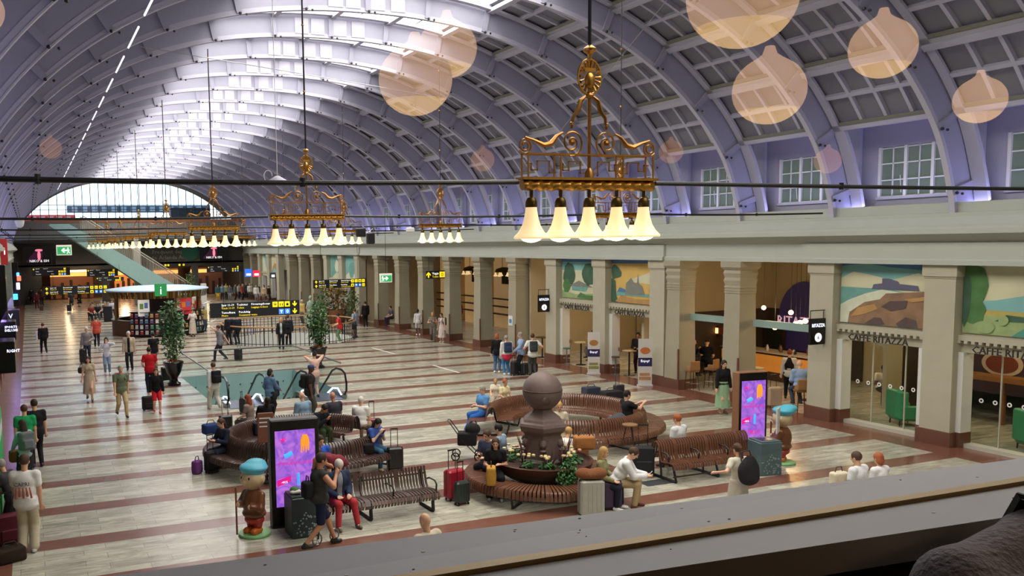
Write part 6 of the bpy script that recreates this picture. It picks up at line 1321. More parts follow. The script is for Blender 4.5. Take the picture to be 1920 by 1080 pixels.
_o = suitcase(U(1108, 968), rad(-18), .78, '#a8a69c', 'tall pale grey suitcase in front of the globe seat', 0, .5)
a = U(1110, 895, .86); soft('fur_coat', [ell((0, 0, .1), (.3, .16, .1)), ell((.15, .0, .12), (.18, .15, .11)), ell((-.16, .02, .12), (.16, .13, .11))], M('fur', '#7a4a2a', .95, noise=.5, nscale=30, bump=.6), None, .014, .05, (_o.location[0], _o.location[1], .79), rad(-18)); tag(D.objects['fur_coat'], 'brown fur bundle lying on the pale grey suitcase', 'coat')
suitcase(U(1146, 955), rad(-18), .62, '#3a2244', 'dark purple suitcase right of the pale grey one', 0)
suitcase(U(1206, 893), rad(-30), .74, '#1d1e22', 'large black suitcase beside the man in the white sweater', .5, hard=False)
P('blonde woman seated beyond the stone globe, only her head showing', seat(1049, 758, 150), 150, pose='sit', H=1.68, fem=True, top=('t', '#c8bfa8'), bot=('trousers', '#5a544c'), hair=('bun', 'blond'), det=1)
P('person in a white shirt bending behind the globe pillar', seat(1066, 800, -60, lean=.5), -60, pose='sit', H=1.7, top=('t', '#e0dfda'), bot=('trousers', '#a8805c'), hair=('short', 'blond'), det=1, q=dict(lean=.5))
for px, py, h_, c, lb in ((1085, 893, .85, '#8a5c38', 'tan brown suitcase stack behind the planter bowl'), (1073, 880, .8, '#38343c', 'dark case behind the tan luggage'), (1060, 868, .75, '#9a8252', 'mustard coloured bag behind the planter bowl')): suitcase(U(px, py), rad(-20), h_, c, lb, .0, .42)
duffel((*U(1095, 838, .9),), rad(-20), (.24, .15, .15), '#a8703f', 'tan leather holdall on top of the tan suitcase', z=.86)
# ---- ring bench right
P('man in a light blue shirt and jeans seated facing left', seat(905, 729, 100, lean=.0), 95, pose='sit', H=1.78, top=('t', '#5f93cc'), bot=('trousers', '#2f64b0'), shoe='#5a4030', hair=('short', 'grey'), skin='l', det=2, q=dict(lean=.0, feet=[(-.1, .7, .12), (.08, .42, .09)], hands=[(-.1, .3, .8), (.1, .3, .75)]))
P('small child in a cream top behind the right ring bench', seat(930, 724, 160, H=1.2), 150, pose='sit', H=1.25, fem=True, top=('t', '#ddd2bc'), bot=('trousers', '#b8a898'), hair=('short', 'blond'), det=1)
P('girl in pale yellow with hair in a bun behind the right ring bench', seat(948, 719, 200, H=1.5), 190, pose='sit', H=1.5, fem=True, top=('t', '#e0d6a8'), bot=('trousers', '#b8b0a0'), hair=('bun', 'ginger'), det=1)
P('young man in a black shirt and pale green trousers reclining on the right ring bench', seat(1176, 740, -95, lean=-.1), -100, pose='sit', H=1.82, top=('t', '#1e1e22'), bot=('wide', '#c0c8a8'), shoe='#3a3a40', hair=('short', 'black'), det=2, q=dict(lean=-.12, feet=[(-.14, .72, .09), (.12, .68, .09)], hands=[(-.1, .38, 1.0), (.12, .4, 1.02)]))
a = U(1112, 775, .5); soft('denim_bundle', [ell((0, 0, .13), (.42, .2, .13)), ell((.2, .05, .16), (.22, .2, .14))], fab('#4a5058'), None, .02, .05, (15.35, 20.45, .45), rad(10)); tag(D.objects['denim_bundle'], 'dark denim jacket heaped on the inner seat of the right ring bench', 'jacket')
suitcase(U(1160, 752), rad(10), .6, '#33363c', 'suitcase with raised handle beyond the right ring bench', .5); duffel(U(1108, 748), 0, (.3, .2, .22), '#3a3f4c', 'dark blue rucksack standing beyond the right ring bench'); duffel(U(1146, 758), 0, (.36, .22, .24), '#2b2c30', 'black and white sports bag beyond the right ring bench')
g = MB(); g.lathe([(.001, .40), (.19, .40), (.2, .42), (.19, .44), (.001, .44)], 20); [g.tube([(.08 * math.cos(a), .08 * math.sin(a), .41), (.17 * math.cos(a), .17 * math.sin(a), 0)], .014, 5, 1) for a in (0.3, 2.4, 4.5)]; a = U(1181, 795, .9); tag(g.build('round_table', [W_['brass'] if False else M('table_oak', '#8a6844', .5), W_['dark']], loc=(a[0], a[1], .46)), 'tiny round wooden side table standing on the right ring bench', 'table')
P('man in a white patterned shirt seated beyond the double bench', seat(1270, 784, 15), 15, pose='sit', H=1.78, top=('t', '#dadcdc'), bot=('trousers', '#4a4c52'), hair=('short', 'ginger'), det=2)
_, I = P('woman in a pale top carrying a big black backpack on her chest side', U(1386, 836, 1.62), -5, H=1.66, fem=True, top=('t', '#cfc9b8'), bot=('skirt', '#c8c2b2'), hair=('pony', 'brown'), det=2, q=dict(hands=[(-.42, .15, 1.15), (.2, .3, 1.0)], hem=.3))
w = to_world(I, (0.02, -.26, .92)); r = empty('backpack', w, I['rz'] + .1, 'big black backpack on the woman in the pale top', 'bag'); soft('bag_body', [ell((0, 0, .26), (.24, .14, .25)), ell((0, -.03, .12), (.2, .13, .13)), ell((.03, 0, .46), (.1, .08, .1))], fab('#17181b'), r, .016, .08); g = MB(); g.tube([(-.14, .05, .45), (-.1, .1, .62), (.1, .1, .64), (.15, .05, .45)], .014, 5); g.build('strap', M('strap_brown', '#3a2a20', .7), r)
P('man in a white shirt with back to the viewer, above the sill', seat(1606, 855, 10, zt=1.28), 10, pose='sit', H=1.76, top=('t', '#e0e4e8'), bot=('trousers', '#4a4c52'), hair=('short', 'brown'), det=2)
P('woman in white with ginger hair beside the man in white above the sill', seat(1648, 857, -10, zt=1.24), 0, pose='sit', H=1.68, fem=True, top=('t', '#e8e8ea'), bot=('trousers', '#3a4a60'), hair=('bob', 'ginger'), det=2)
a = U(1572, 905, .7); duffel((a[0], a[1]), 0, (.18, .1, .24), '#d8cfb4', 'cream canvas tote beside the man in white', 'tote_bag', z=.45)
a = U(1625, 856, 1.28); r = empty('stone_bench', (a[0], a[1], 0), 0, 'low backless bench under the couple in white', 'bench'); g = MB(); g.rbox((-1.0, -.25, .38), (.9, .25, .445), .02); g.build('seat', wood, r); g = MB(); [g.box((x - .04, -.2, 0), (x + .04, .2, .38)) for x in (-.8, .7)]; g.build('leg', W_['dark'], r)
# ================================================================ small extras
def phone(info, label):
    J = info['J']; m_ = (J['wr'][0] + J['wr'][1]) / 2 + v3(0, .09, .04); w = to_world(info, m_); o = empty('phone', w, info['rz'], label, 'phone'); g = MB(); g.rbox((-.038, -.006, -.07), (.038, .006, .07), .004); q = g.build('case', W_['black'], o, smooth=False); g = MB(); g.box((-.033, -.0075, -.062), (.033, -.006, .062)); g.build('screen', M('phone_screen', '#b8c8d8', .3, emit=.4), o, smooth=False); o.rotation_euler = (rad(-40), 0, info['rz'])
for k, lb in (('man in a white sweater and beige trousers leaning over his phone', 'phone held by the man in the white sweater'), ('woman with long black hair and jeans looking at her phone on the ring bench', 'phone held by the woman with long black hair'), ('young man with a phone seated beside the woman in the black top', 'phone held by the young man on the globe seat'), ('man in a dark jacket and green trousers bent over a phone on the ring bench', 'phone held by the man in green trousers'), ('young man in a black shirt and pale green trousers reclining on the right ring bench', 'phone held by the reclining young man'), ('person in a pink top taking a photo at the escalator', 'phone raised by the person in the pink top')):
    phone(PEOPLE[k][1], lb)
x, y = U(503, 905); r = empty('board_sign', (x, y + .1, 0), rad(-8), 'brown information board with rounded top just left of the left screen', 'sign'); g = MB(); g.rbox((-.2, -.02, .95), (.2, .02, 1.7), .02); g.build('panel', M('board_brown', '#7a4a38', .5), r, smooth=False); g = MB(); [g.box((-.15, -.024, 1.55 - .1 * i), (.12, -.02, 1.58 - .1 * i)) for i in range(3)]; g.build('text_lines', W_['white'], r, smooth=False); g = MB(); g.tube([(0, 0, 0), (0, 0, .95)], .02, 6); g.lathe([(.001, 0), (.2, 0), (.2, .02), (.02, .04)], 14); g.build('post', W_['dark'], r)
x, y = U(893, 868); r = empty('pushchair', (x, y + .5, 0), rad(60), 'black and red pushchair behind the travellers on the globe seat', 'pushchair')
soft('seat_hood', [rbx((0, 0, .55), (.16, .2, .12), .05), ell((0, -.15, .8), (.2, .2, .16))], fab('#1d1c20'), r, .022, .05); g = MB(); [g.tube([(s * .2, -.3, .1), (s * .2, .1, .5), (s * .19, .45, 1.0), (s * .1, .5, 1.03)], .014, 6) for s in (-1, 1)]; g.tube([(-.1, .5, 1.03), (.1, .5, 1.03)], .016, 6); g.build('frame', W_['dark'], r)
for sx in (-.22, .22):
    for yy in (-.3, .3): g = MB(); g.tube([(sx, yy + .1 * math.cos(t), .1 + .1 * math.sin(t)) for t in np.linspace(0, 2 * PI, 15)[:-1]], .018, 5, closed=True); g.build('wheel', W_['black'], r)
g = MB(); x, y = U(1228, 905); g.box((x - .35, y - .2, 0.002), (x + .35, y + .2, .006)); tag(g.build('floor_grate', M('grate', '#5a5f64', .4, metal=.6), smooth=False, rz=0), 'grey metal floor plate in front of the double bench', 'plate')
# fine hanging cables over the hall
for i, (p, q, lb) in enumerate((((3.4, 27.2, 11.6), (16.5, 34.6, 11.9), 'thin cable sloping across the vault, left part'), ((16.4, 19.8, 12.1), (19.2, 30.9, 8.9), 'thin cable sloping across the coffered vault at right'))):
    g = MB(); g.tube([p, q], .012, 4); tag(g.build('cable', W_['steel']), lb, 'cable')
# ================================================================ sill, window pane and cafe chair in front
ZS = 5.22
def extl(a, b, x):  # point on the line a-b at given X
    t = (x - a[0]) / (b[0] - a[0]); return (x, a[1] + (b[1] - a[1]) * t)
Fa, Fb = U(420, 1052.5, ZS), U(1920, 858.75, ZS); Ba, Bb = U(1180, 1024, ZS), U(1920, 905, ZS); Na, Nb = U(1400, 1043, ZS), U(1920, 964.6, ZS)
XA, XB = -.9, 9.0
F0, F1, N0, N1 = extl(Fa, Fb, XA), extl(Fa, Fb, XB), extl(Na, Nb, XA), extl(Na, Nb, XB)
sillm = M('sill_paint', '#98989a', .55, noise=.08, nscale=6)
g = MB(); g.add([(*N0, ZS), (*N1, ZS), (*F1, ZS), (*F0, ZS), (*N0, ZS - .05), (*N1, ZS - .05), (*F1, ZS - .05), (*F0, ZS - .05)], [(0, 1, 2, 3), (0, 4, 5, 1), (1, 5, 6, 2), (2, 6, 7, 3), (3, 7, 4, 0), (4, 7, 6, 5)])
S(g.build('trim_50', sillm, smooth=False))
g = MB(); g.add([(N0[0], N0[1] + .02, ZS - .05), (N1[0], N1[1] + .02, ZS - .05), (F1[0], F1[1] - .02, ZS - .05), (F0[0], F0[1] - .02, ZS - .05), (N0[0], N0[1] + .02, -.1), (N1[0], N1[1] + .02, -.1), (F1[0], F1[1] - .02, -.1), (F0[0], F0[1] - .02, -.1)], [(0, 4, 5, 1), (1, 5, 6, 2), (2, 6, 7, 3), (3, 7, 4, 0)])
S(g.build('wall_below_window', W_['room'], smooth=False))
B0, B1 = extl(Ba, Bb, XA), extl(Ba, Bb, XB); dx_, dy_ = B1[0] - B0[0], B1[1] - B0[1]; L_ = math.hypot(dx_, dy_); nb_ = (-dy_ / L_, dx_ / L_)
g = MB(); t = .011; g.add([(B0[0] - nb_[0] * t, B0[1] - nb_[1] * t, ZS), (B1[0] - nb_[0] * t, B1[1] - nb_[1] * t, ZS), (B1[0] + nb_[0] * t, B1[1] + nb_[1] * t, ZS), (B0[0] + nb_[0] * t, B0[1] + nb_[1] * t, ZS)] + [(B0[0] - nb_[0] * t, B0[1] - nb_[1] * t, ZS + .008), (B1[0] - nb_[0] * t, B1[1] - nb_[1] * t, ZS + .008), (B1[0] + nb_[0] * t, B1[1] + nb_[1] * t, ZS + .008), (B0[0] + nb_[0] * t, B0[1] + nb_[1] * t, ZS + .008)], [(4, 5, 6, 7), (0, 1, 5, 4), (2, 3, 7, 6)])
S(g.build('trim_51', M('brass_strip', '#8a7038', .45, metal=.3), smooth=False))
g = MB(); R = random.Random(9)
for i in range(26):
    x = R.uniform(.1, 2.0); f = extl(Fa, Fb, x)[1]; n_ = extl(Na, Nb, x)[1]; y = n_ + (f - n_) * R.uniform(.1, .95); s = R.uniform(.001, .003); g.ball((x, y, ZS + .0005), (s * 1.6, s, .001), 6, R.choice((0, 0, 1)))
g.build('sill_specks', [M('speck', '#4a4846', .8), M('speck_pale', '#c9c8c4', .8)], D.objects['trim_50'])
PANE = glassmat('viewing_glass', (1, 1, 1), .115, 1.0)
g = MB(); g.add([(*B0, ZS + .008), (*B1, ZS + .008), (*B1, 9.2), (*B0, 9.2)], [(0, 1, 2, 3)]); S(g.build('window_100', PANE, smooth=False))
# walls closing the cafe room
def wallq(name, pts, z0, z1, mt):
    g = MB(); 
    for a, b in zip(pts, pts[1:]): g.add([(*a, z0), (*b, z0), (*b, z1), (*a, z1)], [(0, 1, 2, 3)])
    return S(g.build(name, mt, smooth=False))
wallq('wall_cafe', [(XA, N0[1] + .1), (XA, -7.2), (XB, -7.2), (XB, N1[1] + .1)], 4.0, 9.25, W_['room'])
g = MB(); g.box((XA, -7.2, 4.0), (XB, 1.0, 4.1)); S(g.build('floor_cafe', M('cafe_carpet', '#17110c', .95, noise=.3, nscale=60)))
g = MB(); g.box((XA, -7.2, 9.2), (XB, 1.35, 9.3)); S(g.build('ceiling_cafe', W_['room']))
g = MB(); g.box((-8, .95, -.1), (XA, 1.25, 16)); g.box((XB, .95, -.1), (32, 1.25, 16)); g.box((XA, .98, 9.2), (XB, 1.25, 16)); S(g.build('wall_near', W_['stoned'], smooth=False))
# upholstered chair at the lower right
c = U(1745, 1045, 5.22); felt = M('grey_felt', '#7a7476', .95, noise=.35, nscale=90, bump=.4)
r = empty('cafe_chair', (c[0] + .1, c[1] - .04, 4.36), 0, 'dark grey upholstered chair back at the lower right corner', 'chair')
soft('backrest', [cap((-.13, -.12, .62), (-.10, .0, .83), .05, .05), cap((-.10, .0, .83), (.12, .02, .86), .05), cap((.12, .02, .86), (.42, -.06, .84), .05), cap((-.13, -.12, .62), (-.1, -.2, .4), .05), rbx((.12, -.03, .6), (.26, .03, .22), .03)], felt, r, .012, .03)
g = MB(); g.tube([(.085, .085, .80), (.10, .04, .925), (.14, -.03, .91), (.17, -.07, .75)], .012, 6); g.build('piping', W_['black'], r)
g = MB(); [g.tube([(x, y, -.26), (x, y, .45)], .02, 6) for x in (-.05, .38) for y in (-.3, 0)]; g.build('leg', W_['dark'], r)
# pendant lamps of the cafe, seen as reflections in the window glass
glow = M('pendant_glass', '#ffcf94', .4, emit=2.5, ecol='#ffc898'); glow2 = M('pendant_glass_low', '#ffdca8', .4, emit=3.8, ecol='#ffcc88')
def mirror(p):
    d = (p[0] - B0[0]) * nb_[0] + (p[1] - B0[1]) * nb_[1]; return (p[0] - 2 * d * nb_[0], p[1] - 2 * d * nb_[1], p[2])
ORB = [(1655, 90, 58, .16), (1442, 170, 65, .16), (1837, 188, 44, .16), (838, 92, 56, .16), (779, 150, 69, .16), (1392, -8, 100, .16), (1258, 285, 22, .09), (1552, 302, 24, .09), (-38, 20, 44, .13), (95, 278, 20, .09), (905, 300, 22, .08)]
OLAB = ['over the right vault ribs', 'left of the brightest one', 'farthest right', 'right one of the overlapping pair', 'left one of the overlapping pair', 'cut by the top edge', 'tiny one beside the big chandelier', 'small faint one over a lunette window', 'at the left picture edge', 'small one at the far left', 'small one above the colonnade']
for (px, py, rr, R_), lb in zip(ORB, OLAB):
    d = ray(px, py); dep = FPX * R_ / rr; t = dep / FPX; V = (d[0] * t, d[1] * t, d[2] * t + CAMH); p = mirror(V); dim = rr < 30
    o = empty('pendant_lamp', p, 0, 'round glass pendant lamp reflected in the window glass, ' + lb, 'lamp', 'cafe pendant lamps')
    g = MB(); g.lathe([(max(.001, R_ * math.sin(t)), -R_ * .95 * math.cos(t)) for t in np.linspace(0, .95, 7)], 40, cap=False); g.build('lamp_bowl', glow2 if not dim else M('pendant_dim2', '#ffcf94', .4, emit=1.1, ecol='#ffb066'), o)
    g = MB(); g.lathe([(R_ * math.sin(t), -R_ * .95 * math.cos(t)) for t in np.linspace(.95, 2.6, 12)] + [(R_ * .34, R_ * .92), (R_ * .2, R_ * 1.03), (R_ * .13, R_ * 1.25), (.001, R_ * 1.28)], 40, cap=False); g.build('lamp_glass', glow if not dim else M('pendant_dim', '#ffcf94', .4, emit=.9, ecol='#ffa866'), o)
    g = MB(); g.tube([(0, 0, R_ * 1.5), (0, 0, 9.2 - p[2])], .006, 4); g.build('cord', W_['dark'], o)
# ================================================================ left side stalls
def kbox(name, label, cat, x0, y0, x1, y1, Y, dep, mt, group=None, extra=None):
    a = OY(x0, y1, Y); b = OY(x1, y0, Y); o = empty(name, ((a[0] + b[0]) / 2, Y, a[1]), 0, label, cat, group); w, h = (b[0] - a[0]) / 2, b[1] - a[1]
    g = MB(); g.rbox((-w, 0, 0), (w, dep, h), min(.02, w * .3)); g.build('case', mt, o, smooth=False)
    if extra: extra(o, w, h)
    return o
def glowtext(col, s, size, u=-.8, v=.5):
    def f(o, w, h): text('lettering', s, size, M('glow' + col[1:], col, .5, emit=2.2), o, (u * w, -.012, v * h), (PI / 2, 0, 0), .003)
    return f
kbox('hanging_banner', 'red hanging banner with a pale mark at the left edge', 'banner', 2, 448, 13, 497, 44, .04, M('banner_red', '#b83034', .6, emit=.15), None, glowtext('#f0d0d0', 'i', .5, -.2, .4))
kbox('stall_sign', 'black stall front with lit white lettering at the left edge, lowest', 'sign', -14, 640, 27, 702, 27, 1.2, W_['black'], 'black stall boxes along the left wall', glowtext('#dfe4ff', 'RIGHT', .12, .3, .66))
kbox('stall_sign', 'black stall box with two lit lines of lettering at the left edge', 'sign', -16, 603, 29, 640, 34, 1.2, W_['black'], 'black stall boxes along the left wall', glowtext('#dfe4ff', 'SPORTS\nDELUXE', .12, .1, .66))
kbox('stall_sign', 'small black stall box beyond the lit lettering at the left edge', 'sign', 16, 581, 36, 612, 44, 1.0, W_['dark'], 'black stall boxes along the left wall', glowtext('#c8d8ff', 'V', .3, -.9, .5))
kbox('stall_sign', 'tall black panel at the left edge beneath the red banner', 'sign', -20, 497, 9, 603, 36, 1.0, W_['black'], 'black stall boxes along the left wall')
kbox('picture_panel', 'tall grey picture panel at the left edge beside the black panel', 'panel', 9, 492, 21, 580, 46, .1, M('grey_picture', '#8f9a94', .6, noise=.5, nscale=3))
kbox('tall_sign', 'tall dark sign edge with blue and red lights, far left', 'sign', 25, 492, 33, 575, 58, .8, W_['black'], None, None)
for x0, y0, x1, y1, c, lb in ((32, 517, 39, 527, '#e8503a', 'small red glowing sign on the far left wall'), (31, 530, 37, 543, '#c8b8f8', 'small pale violet glowing sign on the far left wall'), (25, 551, 33, 562, '#3aa8e8', 'small blue glowing sign on the far left wall'), (31, 511, 36, 518, '#4a90e8', 'tiny blue glowing sign above the red one, far left')):
    kbox('glowing_sign', lb, 'sign', x0, y0, x1, y1, 57.5, .1, M('neon' + c[1:], c, .5, emit=3.0))
g = MB(); g.box((-1.35, 20.3, 0), (-.80, 22.6, 2.0)); g.box((-.80, 20.4, .1), (-.785, 22.5, 1.95), 1); [g.box((-.785, 20.7 + .6 * i, 1.5), (-.78, 21.1 + .6 * i, 1.75), 2) for i in range(3)]; tag(g.build('vending_machine', [M('machine_green', '#1f7a40', .4), M('machine_green2', '#2a9a54', .4, emit=.1), W_['white']], smooth=False), 'green machine standing at the left edge behind the queue', 'machine')
g = MB(); g.rbox((-1.35, 18.2, 0), (-.86, 20.0, 1.35), .02); tag(g.build('counter_desk', M('desk_grey', '#4a4a4c', .6), smooth=False), 'dark grey counter at the left edge beside the grey haired person', 'counter')
area('purple_fill_light', (-1.0, 44, 3.2), 24, .5, 110, (.5, .35, 1.0), (0, rad(-70), PI / 2) if False else (rad(0), rad(-60), 0)); D.objects['purple_fill_light'].data.size = .5; D.objects['purple_fill_light'].data.size_y = 24  # added lamp with no sign of its own, for purple floor reflections
# security camera on a bracket
a = OY(37, 420, 60); r = empty('security_camera', (a[0], 60, a[1]), 0, 'white dome security camera on a bracket, upper left', 'camera'); g = MB(); g.ball((0, 0, 0), .25, 12); g.lathe([(.25, 0), (.3, .2), (.1, .3)], 14); g.build('dome', W_['white'], r); g = MB(); g.tube([(-1.5, 0, .3), (0, 0, .35)], .04, 5); g.build('bracket', W_['white'], r)
# ================================================================ cafe bays on the right
arm = M('green_leather', '#3f8f62', .4, noise=.1, nscale=6); tan = M('tan_leather', '#9a7048', .5); woodleg = M('dark_leg', '#3a2c20', .5)
def armchair(x, y, rz, label):
    r = empty('armchair', (x, y, .0), rz, label, 'armchair', 'green wing armchairs in the cafe')
    soft('upholstery', [rbx((0, 0, .30), (.26, .26, .10), .06), rbx((0, -.30, .66), (.26, .05, .36), .06), rbx((-.33, -.02, .42), (.03, .28, .15), .05), rbx((.33, -.02, .42), (.03, .28, .15), .05), rbx((-.33, -.22, .82), (.02, .10, .18), .04), rbx((.33, -.22, .82), (.02, .10, .18), .04)], arm, r, .022, .04)
    for sx in (-.26, .26):
        for sy in (-.26, .24): g = MB(); g.tube([(sx, sy, .22), (sx * 1.05, sy * 1.05, 0)], [.03, .018], 6); g.build('leg', woodleg, r)
    return r
armchair(24.25, 18.45, rad(-115), 'green wing armchair behind the far end of the glazed bay'); armchair(24.2, 16.95, rad(-60), 'green wing armchair seen half behind the stone pier'); armchair(24.25, 14.75, rad(-115), 'green wing armchair in the bay at the right edge'); armchair(24.6, 13.3, rad(-70), 'green wing armchair at the extreme right edge')
def cafe_table(x, y, h, rr, label, top=None, sq=False):
    r = empty('cafe_table', (x, y, 0), 0, label, 'table', 'cafe tables'); g = MB(); g.lathe([(.001, h - .03), (rr, h - .03), (rr, h), (.001, h)], 24); g.build('tabletop', top or M('table_pale', '#c9b48a', .4), r); g = MB(); g.tube([(0, 0, 0), (0, 0, h - .03)], .035, 8); g.lathe([(.001, 0), (.24, 0), (.24, .02), (.04, .04)], 16); g.build('pedestal', W_['dark'], r); return r
def stool(x, y, rz, label, mt=tan, sh=.75, back=True, group='tan bar stools'):
    r = empty('bar_stool', (x, y, 0), rz, label, 'stool', group); soft('seat', [rbx((0, 0, sh), (.17, .16, .02), .03)] + ([rbx((0, -.19, sh + .2), (.17, .01, .15), .03), rbx((-.19, -.08, sh + .1), (.0, .1, .06), .025), rbx((.19, -.08, sh + .1), (.0, .1, .06), .025)] if back else []), mt, r, .02, .03)
    for sx in (-.17, .17):
        for sy in (-.17, .17): g = MB(); g.tube([(sx * .85, sy * .85, sh - .02), (sx * 1.1, sy * 1.1, 0)], .016, 5); g.build('leg', woodleg, r)
    g = MB(); P_4 = [(-.18, -.18, .28), (.18, -.18, .28), (.18, .18, .28), (-.18, .18, .28)]; g.tube(P_4, .01, 4, closed=True); g.build('footrest', W_['steel'], r); return r
def tstool(x, y, rz, label, seatc):
    r = empty('bar_stool', (x, y, 0), rz, label, 'stool', 'small backed bar stools'); g = MB(); g.lathe([(.001, .72), (.17, .72), (.18, .75), (.17, .78), (.001, .78)], 18); g.build('seat', seatc, r); g = MB(); g.rbox((-.17, -.20, .98), (.17, -.17, 1.14), .01); g.build('backrest', M('back_brown', '#7a4a30', .5), r)
    g = MB(); g.tube([(0, -.18, .98), (0, -.16, .74), (0, 0, .7)], .012, 5); g.tube([(0, 0, 0), (0, 0, .72)], .03, 8); g.lathe([(.001, 0), (.2, 0), (.2, .02), (.03, .05)], 16); g.tube([(.15 * math.cos(t), .15 * math.sin(t), .3) for t in np.linspace(0, 2 * PI, 13)[:-1]], .01, 4, closed=True); g.build('pedestal', W_['steel'], r); return r
gs = M('stool_green', '#4f7064', .45); bs = M('stool_brown', '#5a4030', .45)
tstool(22.8, 34.1, 1.3, 'small bar stool with green seat left of the white sweatered woman', gs); tstool(22.85, 30.55, 1.3, 'bar stool with brown seat before the castle painting pier', bs); tstool(23.1, 28.7, 1.2, 'green seated bar stool behind the food banner', gs); tstool(22.9, 32.3, 1.2, 'green seated bar stool left of the slim banner', gs)
cafe_table(23.2, 30.1, 1.05, .3, 'high round table under the castle painting', M('table_oak', '#8a6844', .5)); cafe_table(23.3, 33.7, 1.05, .3, 'high round table of the woman in the white sweater')
x, y = U(1283, 716); cafe_table(x, y + .5, 1.02, .36, 'high pale table between the tan stools'); stool(*U(1268, 722), rad(-70), 'leftmost tan bar stool at the pale table'); stool(*U(1297, 732), rad(-10), 'middle tan bar stool with its back to the hall'); stool(*U(1333, 728), rad(20), 'right tan bar stool beside the dark column')
x, y = U(1417, 745); cafe_table(23.9, 24.0, 1.05, .33, 'small round pale table right of the column'); cafe_table(25.0, 22.6, .76, .5, 'dark low table inside the cafe', M('table_dark', '#3f2f22', .4)); stool(22.95, 21.05, rad(-25), 'tan bar stool under the man in the blue checked shirt'); cafe_table(23.55, 21.0, 1.05, .3, 'high table right of the man in the blue checked shirt', M('table_dark', '#3f2f22', .4))
P('man in a blue checked shirt on a bar stool with his back to the hall', (22.95, 21.1), -25, pose='sit', H=1.78, top=('long', '#8fa6c8'), bot=('trousers', '#3a3f4c'), hair=('bald', 'grey'), det=2, q=dict(seat=.78, feet=[(-.12, .22, .34), (.12, .22, .34)]))
x, y = U(1308, 716); P('bald man in a dark sweater on a bar stool touching his face', seat(1300, 640, -120, zt=1.62), -125, pose='sit', H=1.78, top=('long', '#1d2232'), bot=('trousers', '#17181c'), hair=('bald', 'grey'), det=2, q=dict(seat=.78, feet=[(-.12, .25, .34), (.12, .25, .34)], hands=[(-.1, .3, 1.3), (.12, .32, 1.08)]))
P('man in a black shirt on a bar stool at the counter', seat(1326, 641, -60, zt=1.60), -60, pose='sit', H=1.76, top=('t', '#121216'), bot=('trousers', '#17181c'), hair=('cap', 'black'), det=2, q=dict(seat=.78, feet=[(-.12, .25, .34), (.12, .25, .34)]))
P('dark haired barman standing behind the seated men', (26.8, 28.4), 60, H=1.82, top=('t', '#17181e'), bot=('trousers', '#17181c'), hair=('short', 'brown'), det=1)
P('waitress in a dark waistcoat with white sleeves', (24.7, 23.2), -50, H=1.72, fem=True, top=('long', '#d0ccc4'), bot=('trousers', '#141417'), hair=('bun', 'red'), det=1)
soft('waistcoat', [ell((0, 0, 1.2), (.16, .13, .26)), ell((0, 0, .95), (.17, .14, .15))], fab('#1a171a'), PEOPLE['waitress in a dark waistcoat with white sleeves'][0], .018, .03)
P('person in black seated low inside the cafe behind the checked shirt', (25.4, 22.2), 100, pose='sit', H=1.7, top=('long', '#1d1a20'), bot=('trousers', '#202024'), hair=('short', 'dbrown'), det=1)
P('waiter in black apron behind the table under the castle painting', (23.9, 30.4), 130, H=1.76, top=('long', '#1c1618'), bot=('trousers', '#2a1a1c'), hair=('short', 'black'), skin='m', det=1, q=dict(hands=[(-.1, .3, 1.1), (.1, .3, 1.12)]))
P('woman in a white sweater seated at the high table under the lake painting', (23.5, 32.9), 70, pose='sit', H=1.7, fem=True, top=('long', '#dcd8d2'), bot=('trousers', '#6a5f58'), hair=('bob', 'dbrown'), skin='m', det=1, q=dict(seat=.78, feet=[(-.05, .4, .5), (.12, .25, .34)], hands=[(-.1, .35, 1.3), (.12, .3, 1.1)]))
P('person in black with white headphones at a table in the colonnade', (23.8, 36.6), 110, pose='sit', H=1.74, top=('long', '#101114'), bot=('trousers', '#17181c'), hair=('afro', 'black'), skin='d', det=1, q=dict(seat=.7, lean=.3)); cafe_table(23.2, 36.8, 1.0, .35, 'dark table in the colonnade beside the person in black', M('table_dark', '#3f2f22', .4))
P('person in a pale top seated deep inside the glazed bay', (26.5, 21.6 - .6), 150, pose='sit', H=1.72, top=('t', '#d8c8b0'), bot=('trousers', '#2a2a2e'), skin='d', hair=('short', 'black'), det=0)
x, y = U(1460, 765); suitcase((x, y + .2), rad(-20), .68, '#b8a088', 'patterned suitcase with raised handle beside the checked shirt man', .4)
# roll-up banners
def banner(x, y, rz, w, h, label, c1, c2):
    r = empty('rollup_banner', (x, y, 0), rz, label, 'banner', 'roll up food banners'); g = MB(); g.box((-w / 2, -.01, .05), (w / 2, .01, h)); g.box((-w / 2 - .03, -.06, 0), (w / 2 + .03, .06, .06)); g.build('panel', M('banner_white', '#cfccc8', .6), r, smooth=False)
    g = MB(); g.box((-w / 2, -.014, h * .42), (w / 2, -.01, h * .60)); g.build('band', M('banner_navy', '#26215a', .6), r, smooth=False); g = MB(); g.lathe([(.001, 0), (w * .36, 0), (w * .36, .008), (.001, .008)], 18); o = g.build('dish', M(c1[1:], c1, .6, noise=.4, nscale=12), r); o.location = (0, -.012, h * .75); o.rotation_euler = (PI / 2, 0, 0); o.scale = (1, .7, 1)
    g = MB(); g.box((-w * .42, -.014, h * .13), (w * .42, -.01, h * .2)); g.box((-w * .38, -.014, h * .22), (w * .35, -.01, h * .28)); g.build('sandwich', M(c2[1:], c2, .6, noise=.4, nscale=12), r, smooth=False); text('lettering', 'Enjoy!', .13 * w / .5, whi, r, (-w * .32, -.018, h * .51), (PI / 2, 0, 0), .002)
banner(*U(1209, 724), rad(-30), .52, 1.85, 'roll up banner with food pictures beside the castle painting pier', '#c8743a', '#b8865a'); banner(*U(1113, 702), rad(-30), .5, 1.8, 'slim roll up banner with food pictures under the lake painting', '#a8763a', '#8a8a4a')
